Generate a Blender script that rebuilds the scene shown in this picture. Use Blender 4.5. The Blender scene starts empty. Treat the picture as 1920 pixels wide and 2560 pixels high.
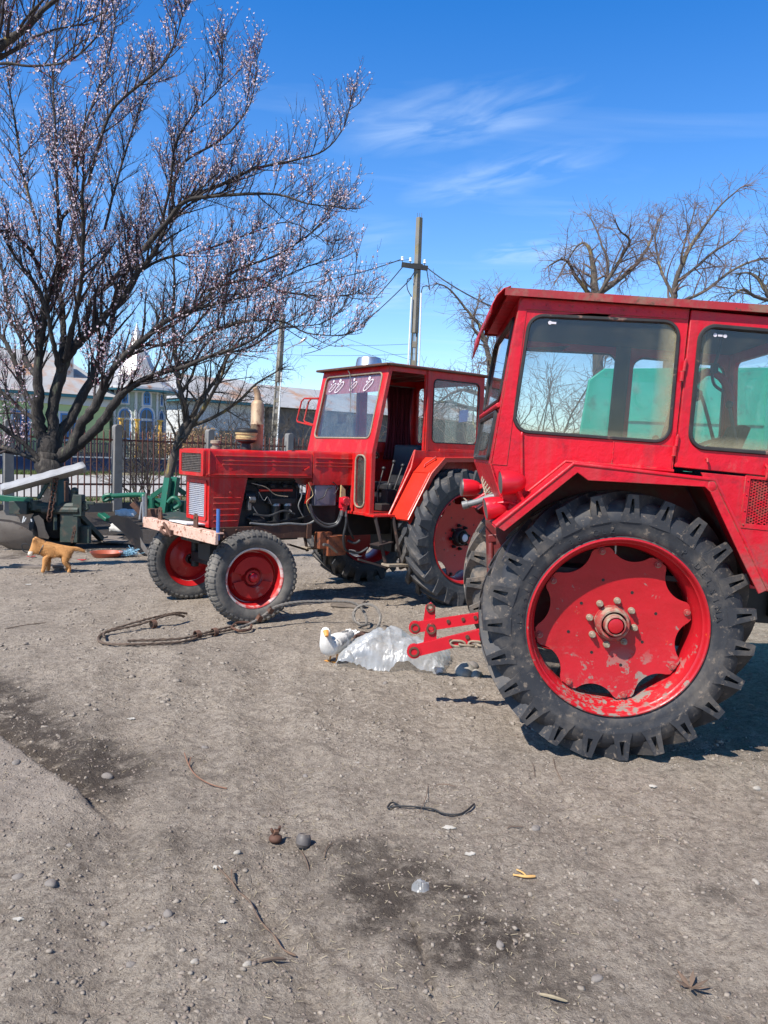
import bpy, math, random
import numpy as np
from mathutils import Vector, Matrix, Euler, geometry
R = math.radians
PI = math.pi
S = bpy.context.scene
COL = S.collection
rnd = random.Random(11)

# ------------------------------------------------------------------ mesh builder
class MB:
    def __init__(s):
        s.v = []; s.f = []; s.mi = []; s.m = 0
    def add(s, verts, faces, M=None):
        o = len(s.v)
        if M is not None:
            verts = [M @ Vector(p) for p in verts]
        s.v.extend([tuple(p) for p in verts])
        s.f.extend([tuple(i + o for i in f) for f in faces])
        s.mi.extend([s.m] * len(faces))
    def box(s, c, size, rot=None, M=None, taper=1.0):
        hx, hy, hz = size[0] / 2, size[1] / 2, size[2] / 2
        vs = [Vector((sx * hx * (taper if sz > 0 else 1), sy * hy * (taper if sz > 0 else 1), sz * hz)) for sz in (-1, 1) for sy in (-1, 1) for sx in (-1, 1)]
        if rot is not None:
            rm = Euler(rot).to_matrix() if not isinstance(rot, Matrix) else rot
            vs = [rm @ v for v in vs]
        vs = [v + Vector(c) for v in vs]
        s.add(vs, [(0, 2, 3, 1), (4, 5, 7, 6), (0, 1, 5, 4), (2, 6, 7, 3), (0, 4, 6, 2), (1, 3, 7, 5)], M)
    def bar(s, p0, p1, w, h, up=(0, 0, 1), M=None):
        p0 = Vector(p0); p1 = Vector(p1); d = (p1 - p0); L = d.length
        if L < 1e-6: return
        x = d / L; u = Vector(up)
        y = u.cross(x)
        if y.length < 1e-4: y = Vector((1, 0, 0)).cross(x)
        y.normalize(); z = x.cross(y)
        rm = Matrix((x, y, z)).transposed()
        s.box((p0 + p1) / 2, (L, w, h), rm, M)
    def tube(s, pts, r, n=8, caps=True, closed=False, M=None, squash=None):
        pts = [Vector(p) for p in pts]; k = len(pts)
        rs = r if isinstance(r, (list, tuple)) else [r] * k
        vs = []; fs = []
        t0 = None; up = None
        for i in range(k):
            if closed: t = pts[(i + 1) % k] - pts[i - 1]
            else: t = pts[min(i + 1, k - 1)] - pts[max(i - 1, 0)]
            if t.length < 1e-9: t = Vector((0, 0, 1))
            t.normalize()
            if up is None:
                up = Vector((0, 0, 1)) if abs(t.z) < .9 else Vector((1, 0, 0))
            a = up - t * up.dot(t)
            if a.length < 1e-5: a = t.orthogonal()
            a.normalize(); b = t.cross(a); up = a
            for j in range(n):
                an = 2 * PI * j / n
                ca, sa = math.cos(an), math.sin(an)
                if squash: sa *= squash
                vs.append(pts[i] + (a * ca + b * sa) * rs[i])
        m = k if closed else k - 1
        for i in range(m):
            i2 = (i + 1) % k
            for j in range(n):
                j2 = (j + 1) % n
                fs.append((i * n + j, i * n + j2, i2 * n + j2, i2 * n + j))
        if caps and not closed:
            fs.append(tuple(range(n - 1, -1, -1))); fs.append(tuple((k - 1) * n + j for j in range(n)))
        s.add(vs, fs, M)
    def cyl(s, p0, p1, r0, r1=None, n=16, M=None):
        s.tube([p0, p1], [r0, r0 if r1 is None else r1], n, True, False, M)
    def lathe(s, prof, n=48, M=None, closed=False, caps=False):
        # prof: (a, r): a along +Y, r in XZ plane
        vs = []; fs = []; k = len(prof)
        for a, r in prof:
            for j in range(n):
                t = 2 * PI * j / n
                vs.append((r * math.cos(t), a, r * math.sin(t)))
        for i in range(k if closed else k - 1):
            i2 = (i + 1) % k
            for j in range(n):
                j2 = (j + 1) % n
                fs.append((i * n + j, i2 * n + j, i2 * n + j2, i * n + j2))
        if caps:
            fs.append(tuple(range(n))); fs.append(tuple((k - 1) * n + j for j in range(n - 1, -1, -1)))
        s.add(vs, fs, M)
    def plate(s, outer, holes, fn, t0=0.0, t1=None, M=None):
        # 2D outline with holes -> slab; fn(u, v, w) gives 3D
        loops = [outer] + list(holes)
        flat = [p for l in loops for p in l]
        tris = geometry.tessellate_polygon([[Vector((p[0], p[1], 0)) for p in l] for l in loops])
        nn = len(flat)
        vs = [fn(p[0], p[1], t0) for p in flat]
        fs = [tuple(t) for t in tris]
        if t1 is not None:
            vs += [fn(p[0], p[1], t1) for p in flat]
            fs += [tuple(i + nn for i in reversed(t)) for t in tris]
            o = 0
            for l in loops:
                k = len(l)
                for i in range(k):
                    j = (i + 1) % k
                    fs.append((o + i, o + j, o + j + nn, o + i + nn))
                o += k
        s.add(vs, fs, M)
    def ball(s, c, r, nu=14, nv=9, M=None, rot=None):
        r = (r, r, r) if not isinstance(r, (tuple, list)) else r
        vs = []; fs = []
        for i in range(nv + 1):
            p = PI * i / nv
            for j in range(nu):
                t = 2 * PI * j / nu
                q = Vector((r[0] * math.sin(p) * math.cos(t), r[1] * math.sin(p) * math.sin(t), r[2] * math.cos(p)))
                if rot is not None: q = rot @ q
                vs.append(q + Vector(c))
        for i in range(nv):
            for j in range(nu):
                j2 = (j + 1) % nu
                fs.append((i * nu + j, (i + 1) * nu + j, (i + 1) * nu + j2, i * nu + j2))
        s.add(vs, fs, M)
    def build(s, name, mats, parent=None, smooth=True, angle=35, bevel=0, seg=2, weld=False):
        me = bpy.data.meshes.new(name)
        me.from_pydata(s.v, [], s.f)
        mats = mats if isinstance(mats, (list, tuple)) else [mats]
        for m in mats: me.materials.append(m)
        if len(mats) > 1: me.polygons.foreach_set('material_index', s.mi)
        me.validate(verbose=False)
        import bmesh
        bm = bmesh.new(); bm.from_mesh(me)
        if weld: bmesh.ops.remove_doubles(bm, verts=bm.verts, dist=weld)
        bmesh.ops.recalc_face_normals(bm, faces=bm.faces)
        bm.to_mesh(me); bm.free()
        if smooth:
            me.shade_smooth()
            me.set_sharp_from_angle(angle=R(angle))
        o = bpy.data.objects.new(name, me); COL.objects.link(o)
        if parent is not None: o.parent = parent
        if bevel:
            b = o.modifiers.new('edge', 'BEVEL'); b.width = bevel; b.segments = seg; b.limit_method = 'ANGLE'; b.angle_limit = R(40); b.harden_normals = False
        return o

def tag(o, label=None, cat=None, group=None, kind=None):
    if label: o['label'] = label
    if cat: o['category'] = cat
    if group: o['group'] = group
    if kind: o['kind'] = kind
    return o
def thing(name, label, cat, loc=(0, 0, 0), rot=(0, 0, 0), group=None):
    o = bpy.data.objects.new(name, None); COL.objects.link(o)
    o.empty_display_size = .1; o.location = loc; o.rotation_euler = rot
    return tag(o, label, cat, group)
def copy_tree(o, parent=None):
    c = o.copy(); COL.objects.link(c)
    if parent is not None: c.parent = parent
    for ch in list(o.children): copy_tree(ch, c)
    return c
def rrect(x0, x1, z0, z1, r, n=6):
    out = []
    for cx, cz, a0 in ((x1 - r, z1 - r, 0), (x0 + r, z1 - r, 90), (x0 + r, z0 + r, 180), (x1 - r, z0 + r, 270)):
        for i in range(n + 1):
            a = R(a0 + 90 * i / n); out.append((cx + r * math.cos(a), cz + r * math.sin(a)))
    return out
def rquad(pts, r, n=6):
    # rounded polygon
    out = []; k = len(pts)
    for i in range(k):
        p = Vector(pts[i]); a = Vector(pts[i - 1]) - p; b = Vector(pts[(i + 1) % k]) - p
        a.normalize(); b.normalize()
        h = a.angle(b) / 2; d = r / math.tan(h)
        c = p + (a + b).normalized() * (r / math.sin(h))
        s0 = p + a * d - c; s1 = p + b * d - c
        a0 = math.atan2(s0.y, s0.x); a1 = math.atan2(s1.y, s1.x)
        da = (a1 - a0 + PI) % (2 * PI) - PI
        for j in range(n + 1):
            t = a0 + da * j / n; out.append((c.x + r * math.cos(t), c.y + r * math.sin(t)))
    return out
def circ(cx, cy, r, n=16): return [(cx + r * math.cos(2 * PI * i / n), cy + r * math.sin(2 * PI * i / n)) for i in range(n)]
def smoothpts(pts, k=4):
    # Catmull-Rom
    P = [Vector(p) for p in pts]; out = []
    for i in range(len(P) - 1):
        p0 = P[max(i - 1, 0)]; p1 = P[i]; p2 = P[i + 1]; p3 = P[min(i + 2, len(P) - 1)]
        for j in range(k):
            t = j / k
            out.append(.5 * ((2 * p1) + (p2 - p0) * t + (2 * p0 - 5 * p1 + 4 * p2 - p3) * t * t + (3 * p1 - p0 - 3 * p2 + p3) * t ** 3))
    out.append(P[-1]); return out
def text_mesh(txt, size):
    cu = bpy.data.curves.new('lettering', 'FONT'); cu.body = txt; cu.size = size; cu.align_x = 'CENTER'; cu.align_y = 'CENTER'; cu.extrude = .002
    cu.resolution_u = 3
    ob = bpy.data.objects.new('lettering', cu); COL.objects.link(ob)
    me = bpy.data.meshes.new_from_object(ob)
    vs = [tuple(v.co) for v in me.vertices]; fs = [tuple(p.vertices) for p in me.polygons]
    bpy.data.objects.remove(ob); bpy.data.curves.remove(cu); bpy.data.meshes.remove(me)
    return vs, fs

# ------------------------------------------------------------------ materials
def mat(name, c1, c2=None, s1=6.0, rough=.5, metal=0.0, dirt=(), bump=None, spec=.5, var=None, transl=None, rough2=None, coat=0, stretch=None, wear=None, streak=None):
    m = bpy.data.materials.new(name); m.use_nodes = True
    nt = m.node_tree; N = nt.nodes; L = nt.links
    b = N['Principled BSDF']
    b.inputs['Roughness'].default_value = rough; b.inputs['Metallic'].default_value = metal
    b.inputs['Specular IOR Level'].default_value = spec
    if coat: b.inputs['Coat Weight'].default_value = coat; b.inputs['Coat Roughness'].default_value = .15
    tc = N.new('ShaderNodeTexCoord'); vec = tc.outputs['Object']
    if stretch:
        mp = N.new('ShaderNodeMapping'); mp.inputs['Scale'].default_value = stretch; L.new(vec, mp.inputs['Vector']); vec = mp.outputs['Vector']
    def noise(sc, det=5, ro=.6, dist=0.0):
        n = N.new('ShaderNodeTexNoise'); n.inputs['Scale'].default_value = sc; n.inputs['Detail'].default_value = det
        n.inputs['Roughness'].default_value = ro; n.inputs['Distortion'].default_value = dist
        L.new(vec, n.inputs['Vector']); return n.outputs['Fac']
    def ramp(f, lo, hi):
        r = N.new('ShaderNodeMapRange'); r.inputs['From Min'].default_value = lo; r.inputs['From Max'].default_value = hi
        r.clamp = True; L.new(f, r.inputs['Value']); return r.outputs['Result']
    def mix(f, a, c):
        x = N.new('ShaderNodeMix'); x.data_type = 'RGBA'; L.new(f, x.inputs['Factor'])
        for i, q in ((6, a), (7, c)):
            if isinstance(q, tuple): x.inputs[i].default_value = (*q, 1)
            else: L.new(q, x.inputs[i])
        return x.outputs[2]
    def mixf(f, a, c):
        x = N.new('ShaderNodeMix'); L.new(f, x.inputs['Factor'])
        for i, q in ((2, a), (3, c)):
            if isinstance(q, (int, float)): x.inputs[i].default_value = q
            else: L.new(q, x.inputs[i])
        return x.outputs[0]
    col = c1; rg = rough
    if c2 is not None: col = mix(ramp(noise(s1), .3, .7), c1, c2)
    if rough2 is not None: rg = mixf(ramp(noise(s1 * 1.7), .3, .7), rough, rough2)
    for d in dirt:   # (color, scale, lo, hi, rough[, zlo, zhi])
        f = ramp(noise(d[1], 8, .68, .3), d[2], d[3])
        if len(d) > 5:
            sp = N.new('ShaderNodeSeparateXYZ'); L.new(tc.outputs['Object'], sp.inputs[0])
            g = ramp(sp.outputs['Z'], d[5], d[6])
            mu = N.new('ShaderNodeMath'); mu.operation = 'MULTIPLY'; L.new(f, mu.inputs[0]); L.new(g, mu.inputs[1]); f = mu.outputs[0]
        col = mix(f, col, d[0]); rg = mixf(f, rg, d[4])
    if streak:
        mp2 = N.new('ShaderNodeMapping'); mp2.inputs['Scale'].default_value = streak[2]; L.new(tc.outputs['Object'], mp2.inputs['Vector'])
        n = N.new('ShaderNodeTexNoise'); n.inputs['Scale'].default_value = 1; n.inputs['Detail'].default_value = 6; n.inputs['Roughness'].default_value = .65; L.new(mp2.outputs[0], n.inputs['Vector'])
        f = ramp(n.outputs['Fac'], .50, .95); col = mix(f, col, streak[0]); rg = mixf(f, rg, streak[1])
    if wear:
        bv = N.new('ShaderNodeBevel'); bv.samples = 4; bv.inputs['Radius'].default_value = wear[1]; ge = N.new('ShaderNodeNewGeometry')
        dp = N.new('ShaderNodeVectorMath'); dp.operation = 'DOT_PRODUCT'; L.new(bv.outputs[0], dp.inputs[0]); L.new(ge.outputs['Normal'], dp.inputs[1])
        e = ramp(dp.outputs['Value'], .985, .90); mu = N.new('ShaderNodeMath'); mu.operation = 'MULTIPLY'; L.new(e, mu.inputs[0]); L.new(ramp(noise(16, 6, .7), .44, .56), mu.inputs[1])
        col = mix(mu.outputs[0], col, wear[0]); rg = mixf(mu.outputs[0], rg, .75)
    if isinstance(col, tuple): b.inputs['Base Color'].default_value = (*col, 1)
    else: L.new(col, b.inputs['Base Color'])
    if not isinstance(rg, (int, float)): L.new(rg, b.inputs['Roughness'])
    if bump:
        h = noise(bump[0], 6, .65)
        bn = N.new('ShaderNodeBump'); bn.inputs['Strength'].default_value = bump[1]; bn.inputs['Distance'].default_value = bump[2] if len(bump) > 2 else .01
        L.new(h, bn.inputs['Height']); L.new(bn.outputs['Normal'], b.inputs['Normal'])
    if transl:
        tr = N.new('ShaderNodeBsdfTranslucent'); tr.inputs['Color'].default_value = (*transl[0], 1)
        ms = N.new('ShaderNodeMixShader'); ms.inputs[0].default_value = transl[1]
        L.new(b.outputs[0], ms.inputs[1]); L.new(tr.outputs[0], ms.inputs[2]); L.new(ms.outputs[0], N['Material Output'].inputs['Surface'])
    return m

def glass_mat(name, tint, dust=(.45, .42, .36), amount=.12, lo=.45, hi=.8, rough=.02, grime=()):
    m = bpy.data.materials.new(name); m.use_nodes = True
    nt = m.node_tree; N = nt.nodes; L = nt.links; N.remove(N['Principled BSDF'])
    t = N.new('ShaderNodeBsdfTransparent'); t.inputs['Color'].default_value = (*tint, 1)
    g = N.new('ShaderNodeBsdfGlossy'); g.inputs['Roughness'].default_value = rough; g.inputs['Color'].default_value = (.95, .97, 1, 1)
    fr = N.new('ShaderNodeFresnel'); ge = N.new('ShaderNodeNewGeometry'); io = N.new('ShaderNodeMapRange'); io.inputs['To Min'].default_value = 1.45; io.inputs['To Max'].default_value = 1 / 1.45; L.new(ge.outputs['Backfacing'], io.inputs['Value']); L.new(io.outputs[0], fr.inputs['IOR'])
    a = N.new('ShaderNodeMixShader'); L.new(fr.outputs[0], a.inputs[0]); L.new(t.outputs[0], a.inputs[1]); L.new(g.outputs[0], a.inputs[2])
    d = N.new('ShaderNodeBsdfDiffuse'); d.inputs['Color'].default_value = (*dust, 1)
    tc = N.new('ShaderNodeTexCoord'); n = N.new('ShaderNodeTexNoise'); n.inputs['Scale'].default_value = 5; n.inputs['Detail'].default_value = 8; n.inputs['Roughness'].default_value = .65
    L.new(tc.outputs['Object'], n.inputs['Vector'])
    r = N.new('ShaderNodeMapRange'); r.inputs['From Min'].default_value = lo; r.inputs['From Max'].default_value = hi; r.inputs['To Min'].default_value = amount * .25; r.inputs['To Max'].default_value = amount
    L.new(n.outputs['Fac'], r.inputs['Value'])
    fac = r.outputs[0]
    if grime:
        sp = N.new('ShaderNodeSeparateXYZ'); L.new(tc.outputs['Object'], sp.inputs[0])
        n3 = N.new('ShaderNodeTexNoise'); n3.inputs['Scale'].default_value = 11; n3.inputs['Detail'].default_value = 7; n3.inputs['Roughness'].default_value = .7; L.new(tc.outputs['Object'], n3.inputs['Vector'])
        for ax, g0, g1, k in grime:
            q = N.new('ShaderNodeMapRange'); q.inputs[1].default_value = g0; q.inputs[2].default_value = g1; q.inputs[3].default_value = 0; q.inputs[4].default_value = 1; L.new(sp.outputs[ax], q.inputs[0])
            w = N.new('ShaderNodeMath'); w.operation = 'MULTIPLY'; L.new(q.outputs[0], w.inputs[0]); L.new(n3.outputs[0], w.inputs[1])
            w2 = N.new('ShaderNodeMath'); w2.operation = 'MULTIPLY_ADD'; w2.inputs[1].default_value = k * 1.7; L.new(w.outputs[0], w2.inputs[0]); L.new(fac, w2.inputs[2]); w2.use_clamp = True; fac = w2.outputs[0]
    x = N.new('ShaderNodeMixShader'); L.new(fac, x.inputs[0]); L.new(a.outputs[0], x.inputs[1]); L.new(d.outputs[0], x.inputs[2])
    L.new(x.outputs[0], N['Material Output'].inputs['Surface'])
    return m

MUD = (.20, .16, .125)
DUST = (.25, .21, .17)
M = dict(
    crimson=mat('crimson paint', (.58, .004, .017), (.48, .003, .014), 2.2, .30, dirt=[((.30, .008, .017), 7, .52, .70, .45), ((.50, .07, .065), 46, .69, .74, .6), (DUST, 5, .64, 1.15, .8), (MUD, 7, .48, .80, .9, 1.45, 1.0), ((.10, .04, .028), 30, .69, .74, .8)], bump=(4.5, .42, .03), rough2=.48, spec=.4, wear=((.20, .075, .05), .008), streak=((.33, .045, .045), .6, (11, 11, .7))),
    scarlet=mat('scarlet paint', (.56, .010, .010), (.44, .008, .008), 2.2, .30, dirt=[((.34, .015, .012), 8, .52, .70, .5), ((.50, .10, .08), 50, .70, .75, .6), (DUST, 5, .64, 1.1, .8), ((.14, .05, .03), 34, .69, .75, .8)], bump=(4.5, .40, .03), rough2=.45, spec=.4, wear=((.22, .09, .06), .008), streak=((.26, .12, .09), .7, (10, 10, .8))),
    orange=mat('orange red paint', (.57, .030, .014), (.50, .022, .01), 3, .36, dirt=[(DUST, 8, .64, .95, .8), ((.2, .07, .035), 34, .72, .78, .8)], bump=(8, .2, .02)),
    rimred=mat('wheel red paint', (.46, .008, .016), (.36, .008, .012), 5, .36, dirt=[((.58, .09, .015), 9, .66, .72, .5), ((.205, .165, .135), 8.5, .54, .565, .9, -.14, -.30), ((.20, .165, .135), 16, .64, .70, .9), ((.19, .155, .125), 30, .52, .60, .9, -.30, -.48)], bump=(9, .2, .02)),
    rimred2=mat('wheel scarlet paint', (.44, .010, .012), (.36, .009, .01), 5, .36, dirt=[((.33, .28, .23), 8, .62, .8, .9)], bump=(9, .2, .02)),
    rimdust=mat('dusty red hub', (.36, .012, .018), (.27, .10, .075), 9, .6, dirt=[((.30, .24, .17), 16, .46, .60, .9)], bump=(60, .4, .004)),
    roofedge=mat('weathered roof edge', (.36, .012, .018), (.22, .03, .025), 3, .5, dirt=[((.20, .11, .075), 5, .46, .62, .8), ((.09, .045, .03), 18, .58, .66, .85)], bump=(20, .3, .01)),
    darkred=mat('shaded red steel', (.16, .012, .012), (.10, .015, .012), 5, .55, dirt=[((.12, .09, .07), 6, .45, .7, .9)]),  # dark red steel; in wheel arches the shade is put into this colour
    rubber=mat('tyre rubber', (.024, .025, .029), (.036, .036, .039), 5, .6, dirt=[((.15, .125, .10), 4.5, .48, .85, .9), ((.17, .135, .105), 26, .57, .66, .95)], bump=(40, .25, .006), spec=.35),
    tread=mat('tread rubber', (.040, .041, .045), (.060, .060, .062), 4, .65, dirt=[(DUST, 4, .50, .90, .9), (MUD, 22, .58, .70, .95)], bump=(40, .3, .006), spec=.3),
    muddy=mat('mud caked rubber', (.055, .055, .056), (.08, .075, .07), 4, .7, dirt=[(DUST, 4, .42, .80, .9), (MUD, 9, .47, .58, .95)], bump=(30, .5, .012), spec=.3),
    greytyre=mat('grey road tyre', (.085, .080, .075), (.055, .053, .052), 5, .75, dirt=[((.26, .23, .19), 4, .42, .8, .9), (MUD, 18, .58, .72, .95)], bump=(45, .3, .006), spec=.25),
    black=mat('oily black iron', (.010, .010, .011), (.022, .020, .018), 6, .55, dirt=[((.06, .05, .04), 7, .55, .8, .85)], spec=.4),
    blackgap=mat('black rubber seal', (.012, .012, .012), (.03, .028, .026), 14, .6, dirt=[((.22, .12, .09), 12, .60, .68, .8)]),
    rust=mat('rusty steel', (.13, .055, .030), (.06, .035, .028), 9, .75, metal=.2, dirt=[((.22, .11, .06), 18, .55, .7, .9)], bump=(60, .3, .004)),
    darkrust=mat('dark rusty steel', (.055, .035, .030), (.030, .025, .024), 8, .7, metal=.3, dirt=[((.15, .075, .045), 14, .58, .7, .9)], bump=(50, .25, .004)),
    peach=mat('faded peach paint', (.60, .36, .27), (.66, .44, .34), 7, .6, dirt=[((.22, .075, .035), 16, .55, .60, .8), ((.10, .05, .03), 26, .60, .64, .8), ((.34, .22, .15), 5, .50, .75, .9)], bump=(30, .3, .005)),
    steel=mat('bare steel', (.30, .29, .27), (.20, .18, .16), 10, .42, metal=.8, dirt=[((.16, .08, .05), 14, .55, .75, .8)]),
    alu=mat('dull aluminium', (.62, .62, .62), (.52, .52, .53), 9, .32, metal=.9),
    brassdust=mat('dusty tan steel', (.27, .215, .15), (.20, .155, .11), 20, .75, dirt=[((.34, .28, .21), 40, .5, .65, .9)], bump=(70, .4, .004)),
    tan=mat('tan enamel', (.50, .38, .18), (.44, .33, .15), 6, .45, dirt=[((.10, .06, .04), 12, .6, .75, .8)]),
    stackpaint=mat('burnt exhaust steel', (.34, .20, .11), (.52, .40, .26), 7, .6, metal=.3, dirt=[((.13, .04, .025), 8, .50, .62, .85), ((.62, .52, .38), 12, .62, .72, .6)], bump=(50, .3, .004), stretch=(1, 1, .5)),
    silverslat=mat('pale slats', (.50, .50, .53), (.42, .44, .50), 8, .45, metal=.3, dirt=[(DUST, 20, .6, .75, .9)]),
    bluecore=mat('blue radiator core', (.05, .10, .30), (.03, .06, .2), 12, .6),
    darkslat=mat('dark slats', (.05, .045, .045), (.16, .13, .11), 25, .55),
    white=mat('white paint', (.72, .72, .70), (.6, .6, .58), 9, .5, dirt=[((.4, .35, .3), 8, .58, .8, .9)]),
    whitering=mat('chalky white rim paint', (.58, .53, .50), (.50, .40, .37), 9, .6, dirt=[((.46, .05, .04), 5, .48, .58, .6), (DUST, 12, .6, .8, .9)]),
    blue=mat('blue paint', (.05, .13, .36), (.04, .10, .3), 8, .5, dirt=[((.25, .18, .14), 14, .62, .75, .8)]),
    lilac=mat('grey battery case', (.22, .20, .23), (.15, .14, .16), 6, .5),
    hose=mat('black hose', (.018, .018, .02), (.05, .05, .05), 12, .45),
    pvc=mat('grey hose', (.22, .22, .21), (.12, .12, .12), 12, .5),
    vinyl=mat('dark seat vinyl', (.025, .025, .028), (.04, .04, .045), 6, .45),
    curtain=mat('dark red curtain cloth', (.17, .014, .028), (.12, .010, .02), 8, .85, transl=((.10, .01, .02), .25)),
    interior=mat('dark cab lining', (.030, .024, .024), (.05, .035, .03), 5, .8),
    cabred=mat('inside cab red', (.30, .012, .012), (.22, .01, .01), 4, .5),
    concrete=mat('weathered concrete', (.21, .20, .19), (.15, .145, .14), 3, .85, dirt=[((.13, .12, .11), 4, .55, .75, .9)], bump=(30, .35, .01)),
    pole=mat('mossy concrete', (.22, .20, .17), (.16, .145, .12), 2, .85, dirt=[((.22, .17, .06), 3, .52, .68, .9), ((.12, .11, .10), 6, .58, .75, .9)], bump=(25, .4, .01)),
    fencebar=mat('brown fence steel', (.20, .068, .042), (.13, .048, .035), 4, .55, dirt=[((.22, .08, .04), 9, .58, .7, .8)]),
    plinth=mat('grey plinth concrete', (.09, .088, .085), (.06, .06, .06), 2, .9, bump=(18, .4, .01)),
    green=mat('green machinery paint', (.008, .115, .060), (.006, .075, .045), 5, .42, dirt=[((.14, .08, .05), 10, .6, .72, .8)], bump=(10, .2, .01)),
    darkgreen=mat('old dark green paint', (.022, .045, .034), (.03, .035, .028), 6, .6, dirt=[((.10, .07, .05), 8, .5, .7, .9)], bump=(20, .3, .01)),
    soilsteel=mat('soil polished steel', (.17, .145, .125), (.23, .20, .17), 4, .55, metal=.35, dirt=[((.12, .08, .06), 6, .55, .72, .9)], bump=(14, .2, .01)),
    blacksteel=mat('blackened mouldboard', (.013, .013, .017), (.03, .027, .026), 4, .5, metal=.3, dirt=[((.10, .06, .045), 6, .60, .75, .9)]),
    sheet=mat('grey zinc sheet', (.38, .375, .37), (.28, .275, .27), 4, .5, metal=.1, dirt=[((.32, .26, .20), 6, .58, .75, .9)]),
    wood=mat('weathered plank wood', (.20, .16, .125), (.13, .105, .085), 8, .85, dirt=[((.30, .26, .22), 12, .55, .7, .9)], bump=(30, .4, .006), stretch=(1, 6, 6)),
    teal=mat('turquoise sheet paint', (.014, .42, .29), (.014, .35, .24), 2, .5, dirt=[((.022, .25, .18), 6, .56, .64, .6), ((.25, .40, .32), 3, .55, .8, .7), ((.12, .07, .05), 10, .66, .70, .8)], bump=(3, .3, .03)),
    tyrewhite=mat('pale hub cap', (.60, .61, .66), (.5, .5, .54), 8, .5),
    ropewire=mat('rusty steel rope', (.17, .12, .085), (.11, .075, .055), 40, .7, metal=.35, bump=(120, .4, .003)),
    greywire=mat('grey steel rope', (.24, .215, .185), (.16, .14, .12), 40, .65, metal=.4, bump=(120, .4, .003)),
    terracotta=mat('terracotta plastic', (.42, .10, .05), (.36, .08, .04), 6, .5, dirt=[(MUD, 12, .58, .75, .9)]),
    bluenet=mat('pale blue twine', (.20, .40, .52), (.30, .48, .58), 30, .7),
    sack=mat('dusty white sack', (.56, .52, .46), (.46, .42, .36), 8, .85, bump=(30, .4, .008)),
    bone=mat('yellow bone', (.62, .36, .12), (.5, .28, .1), 20, .5),
    stone=mat('grey stone', (.22, .19, .165), (.15, .13, .115), 14, .85, bump=(60, .3, .004)),
    palestone=mat('pale stone', (.36, .32, .27), (.27, .24, .20), 14, .85, bump=(60, .3, .004)),
    paper=mat('pale scrap', (.50, .46, .40), (.36, .33, .28), 20, .8),
    redplastic=mat('red plastic scrap', (.45, .02, .02), None, 6, .4),
    stick=mat('dry stick', (.16, .10, .065), (.10, .07, .05), 20, .85),
    straw=mat('straw', (.34, .28, .185), (.24, .19, .12), 20, .8),
    redlens=mat('red lamp shell', (.56, .010, .022), (.46, .01, .02), 5, .28, dirt=[((.20, .08, .05), 12, .62, .75, .7)]),
    decal=mat('white decal', (.62, .58, .60), (.5, .46, .48), 20, .6),
    banner=mat('faded red sun strip', (.33, .07, .10), (.46, .24, .27), 22, .6, transl=((.5, .12, .15), .35), stretch=(1, 1.6, .35)),
    sticker=mat('pale lilac sticker', (.34, .36, .62), (.42, .44, .68), 10, .5),
    wirecol=mat('black cable', (.015, .015, .016), None, 5, .6),
    porcelain=mat('white porcelain', (.8, .8, .78), None, 5, .2),
    mirrorglass=mat('mirror glass', (.7, .75, .8), None, 5, .05, metal=1),
)
GLASS = glass_mat('dusty cab glass', (.91, .925, .92), amount=.12)
GLASSN = glass_mat('grimy cab glass', (.88, .90, .895), dust=(.36, .32, .21), amount=.07, grime=(('X', .09, .22, .75), ('Z', 1.87, 1.80, .4), ('X', -.64, -.70, .3)))
GLASSD = glass_mat('grimy door glass', (.88, .90, .895), dust=(.36, .32, .21), amount=.07, grime=(('X', .39, .31, .6), ('Z', 1.88, 1.79, .6)))
GLASS2 = glass_mat('clear cab glass', (.955, .97, .97), amount=.08)
SMOKED = glass_mat('smoked rear glass', (.25, .25, .27), amount=.15)
# ------------------------------------------------------------------ wheels
def arcpt(r, ang, a): return Vector((r * math.cos(ang), a, r * math.sin(ang)))

def rear_tyre_mb(slots=True, nlug=23, lug_w=1.0):
    mb = MB()
    half = [(.0, .742), (.07, .742), (.125, .734), (.16, .712), (.182, .672), (.193, .632), (.194, .615), (.189, .605), (.188, .575), (.182, .545), (.173, .532), (.176, .526), (.168, .515)]
    prof = [(-a, r) for a, r in reversed(half)] + half[1:]
    mb.lathe(prof, 96)
    def base(t):   # carcass radius under the lug
        a = abs(t)
        return .742 if a < .07 else (.742 - (a - .07) / .055 * .008 if a < .125 else .734 - (a - .125) / .035 * .022)
    for side in (1, -1):
        for i in range(nlug):
            ph = 2 * PI * (i + (0 if side > 0 else .5)) / nlug
            N = 8; vs = []; fs = []
            for j in range(N + 1):
                t = j / N
                a = side * (.196 * (1 - t) - .012 * t)
                ang = ph + .30 * t ** 1.15
                top = .786 - .012 * abs(a / .2) ** 2
                b = base(a) - .012
                wt = (.027 + .009 * math.sin(PI * min(t * 1.3, 1))) * lug_w / .78; wb = wt + .016
                for dr, w in ((b, -wb), (top, -wt), (top, wt), (b, wb)): vs.append(arcpt(dr, ang + w, a))
                if j:
                    o = (j - 1) * 4
                    for q in range(3): fs.append((o + q, o + q + 1, o + q + 5, o + q + 4))
            fs.append((N * 4, N * 4 + 1, N * 4 + 2, N * 4 + 3))
            mb.add(vs, fs)
            # shoulder end running down the sidewall, with its slot
            def fn(u, v, w, ph=ph, side=side):
                return arcpt(v, ph + u / v, side * (.197 + .004 * (v - .62) / .15 - w))
            wt, wb = .029 * lug_w, .062 * lug_w
            outer = [(-wb, .618), (wb, .618), (wb * .75, .66), (wt, .776), (-wt, .776), (-wb * .75, .66)]
            holes = [[(-.006, .750), (.007, .750), (.017, .665), (-.013, .665)]] if slots else []
            mb.plate(outer, holes, fn, 0.0, .03)
    return mb
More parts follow.
